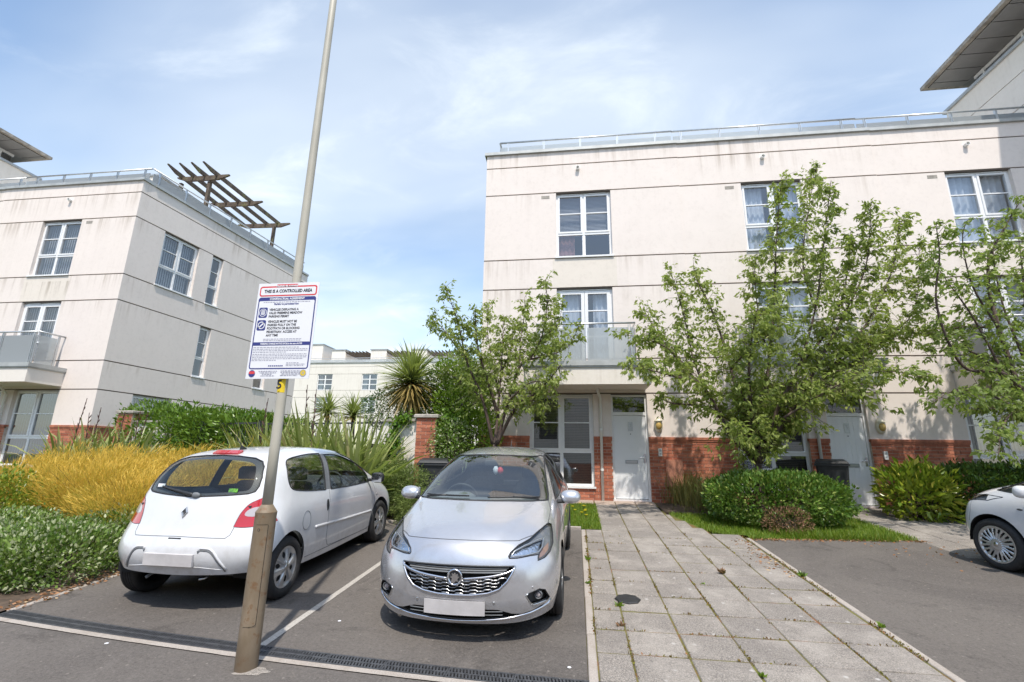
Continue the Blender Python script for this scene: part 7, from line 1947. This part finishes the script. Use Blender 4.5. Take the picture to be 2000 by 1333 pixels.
# lawn grass
def grass(label, n, fx, h=(.04, .10), mat='leaf_grass'):
    P = []
    while len(P) < n:
        x, y = fx()
        if x is not None: P.append((x, y, gz(y)))
    o = blade_mesh('grass', P, rdir(n, 1.6), h[0] + (h[1] - h[0]) * NR.random(n), .004 + .004 * NR.random(n), MAT[mat], None, None, .35, 2); tag(o, label, 'grass', kind='stuff'); return o
U = NR.uniform
grass('short grass on the patch beside the silver car', 9000, lambda: (U(-.36, .41), U(8.93, 11.44)))
def lawn_b():
    x = U(1.80, 5.40); y = U(8.55, 10.6); lo = max(lawn_edge(x) - .02, 8.86 + (1.0 - (x - 1.85) / .4) * 1.7 if x < 2.25 else 0)
    return (x, y) if y > lo else (None, None)
grass('short grass between the path and the clipped hedge', 20000, lawn_b)
grass('grass and weeds by the wheel of the right car', 5000, lambda: (U(7.2, 9.6), U(8.9, 10.4)), (.05, .16))
grass('rough weeds along the foot of the hedges', 2600, lambda: (U(3.3, 5.0), U(8.72, 9.1)), (.06, .20))
# weeds and moss in the paving joints, leaf litter
P = []
for k in range(5):
    x = .41 + .45 * k
    for _ in range(420):
        y = 3.95 + 4.9 * NR.random()
        if noise.noise(Vector((x * 7, y * 1.9, k))) > .08: P.append((x + NR.normal() * .007, y, gz(y) + .004))
for j in range(10):
    y = Y0 + .45 * j
    for _ in range(150):
        x = .14 + 2.5 * NR.random()
        if noise.noise(Vector((x * 2.2, y * 7, 9))) > .12: P.append((x, y + NR.normal() * .006, gz(y) + .004))
for _ in range(900):
    y = 3.95 + 4.8 * NR.random()
    for x in (.136, 2.676):
        if noise.noise(Vector((x * 3, y * 1.7, 4))) > -.05: P.append((x + NR.normal() * .010, y, gz(y) + .006))
n = len(P); o = leaf_mesh('joint_moss', P, rdir(n, .9), .012 + .018 * NR.random(n), .5, leafmat('leaf_moss', (.13, .06, .022), (.20, .19, .03), .1, .9, (.30, .13, .05)), None); tag(o, 'moss and small weeds growing in the paving joints', 'weeds', kind='stuff')
def weed(px, py, s, mat, label):
    q = on_ground(px, py); n = 26; a = NR.random(n) * 2*PI
    root = thing('weed', label, 'weed', (q.x, q.y, gz(q.y))); leaf_mesh('foliage', np.stack([q.x + .01 * NR.normal(size=n), q.y + .01 * NR.normal(size=n), np.full(n, gz(q.y) + .006)], 1), np.stack([np.cos(a), np.sin(a), .5 + 1.2 * NR.random(n)], 1), s * (.5 + .6 * NR.random(n)), .35, MAT[mat], root)
for (px, py, s, mt, lb) in ((1148, 1095, .07, 'leaf_bright', 'small green weed at the left edging beside the slabs'), (1148, 1142, .055, 'leaf_bright', 'small green weed lower down the left edging'), (1373, 1143, .03, 'leaf_bright', 'tiny weed in the middle of the paving'), (1722, 1228, .06, 'leaf_bright', 'bright green weed on the right edging'), (1568, 1128, .08, 'leaf_laurel', 'thin green weed growing through the right edging'), (1411, 1122, .085, 'leaf_dry', 'dead brown weed standing between the slabs'), (1490, 1325, .045, 'leaf_bright', 'small weed at the bottom edge of the paving'), (1210, 1186, .06, 'leaf_grass', 'weed tuft beside the dark cover'), (1992, 1112, .10, 'leaf_grass', 'green weed under the right car'), (1212, 1225, .05, 'leaf_dry', 'brown weed tuft below the dark cover')):
    weed(px, py, s, mt, lb)
P = []
for _ in range(520):
    x = U(2.75, 5.5); y = lawn_edge(x) - abs(NR.normal()) * .06; P.append((x, y, gz(y) + .008))
for _ in range(700):
    y = U(4.4, 9); x = -5.46 + NR.normal() * .08 - .03; P.append((x, y, gz(y) + .016))
for _ in range(160):
    y = U(6.6, 8.6); x = 2.62 - abs(NR.normal()) * .12; P.append((x, y, gz(y) + .012))
for _ in range(120): P.append((U(4.4, 6.5), 8.2 + NR.normal() * .35, 0)); P[-1] = (P[-1][0], P[-1][1], gz(P[-1][1]) + .012)
n = len(P); o = leaf_mesh('leaf_litter', P, rdir(n) * np.array([1, 1, .15]), .02 + .035 * NR.random(n), .5, leafmat('leaf_fallen', (.22, .10, .045), (.40, .22, .12), .1, .9, (.50, .36, .22)), None); tag(o, 'fallen brown leaves gathered along the kerbs', 'leaves', kind='stuff')
# flowers
def flowers(pts, label):
    for k, (x, y, h) in enumerate(pts):
        root = thing('yellow_flower', label, 'flower', (x, y, gz(y)), group=label); z = gz(y) + h
        b = MB(); b.tube([(x, y, gz(y)), (x + .01, y, z)], .003, 4); b.build('stem', MAT['stem_brown'], root)
        b = MB(); b.lathe([(.0001, .0), (.024, .004), (.032, .018), (.0001, .010)], Matrix.Translation((x + .01, y, z)), 8); b.build('petals', MAT['flower_yellow'], root)
flowers([(q.x, q.y, .22 + .08 * (k % 3)) for k, q in enumerate([on_ground(x, y) for x, y in ((1868, 1016), (1876, 1018), (1888, 1014), (1858, 1010), (1884, 1022))])], 'yellow flower beside the white car at the right edge')
flowers([(U(-.1, .38), U(9.6, 11.2), .10) for k in range(9)], 'small yellow flower on the lawn patch beside the silver car')
# small pale litter on the tarmac
for (px, py, lb) in ((208, 1258, 'white paper scrap on the road left of the lamp column'), (663, 1214, 'pale orange scrap on the bay between the cars'), (1112, 1305, 'pale scrap near the drain below the silver car')):
    q = on_ground(px, py); b = MB(); b.lathe([(.0001, .004), (.012, .004), (.016, .001)], Matrix.Translation((q.x, q.y, gz(q.y) + .003)), 7); tag(b.build('litter', MAT['sign_white']), lb, 'litter')
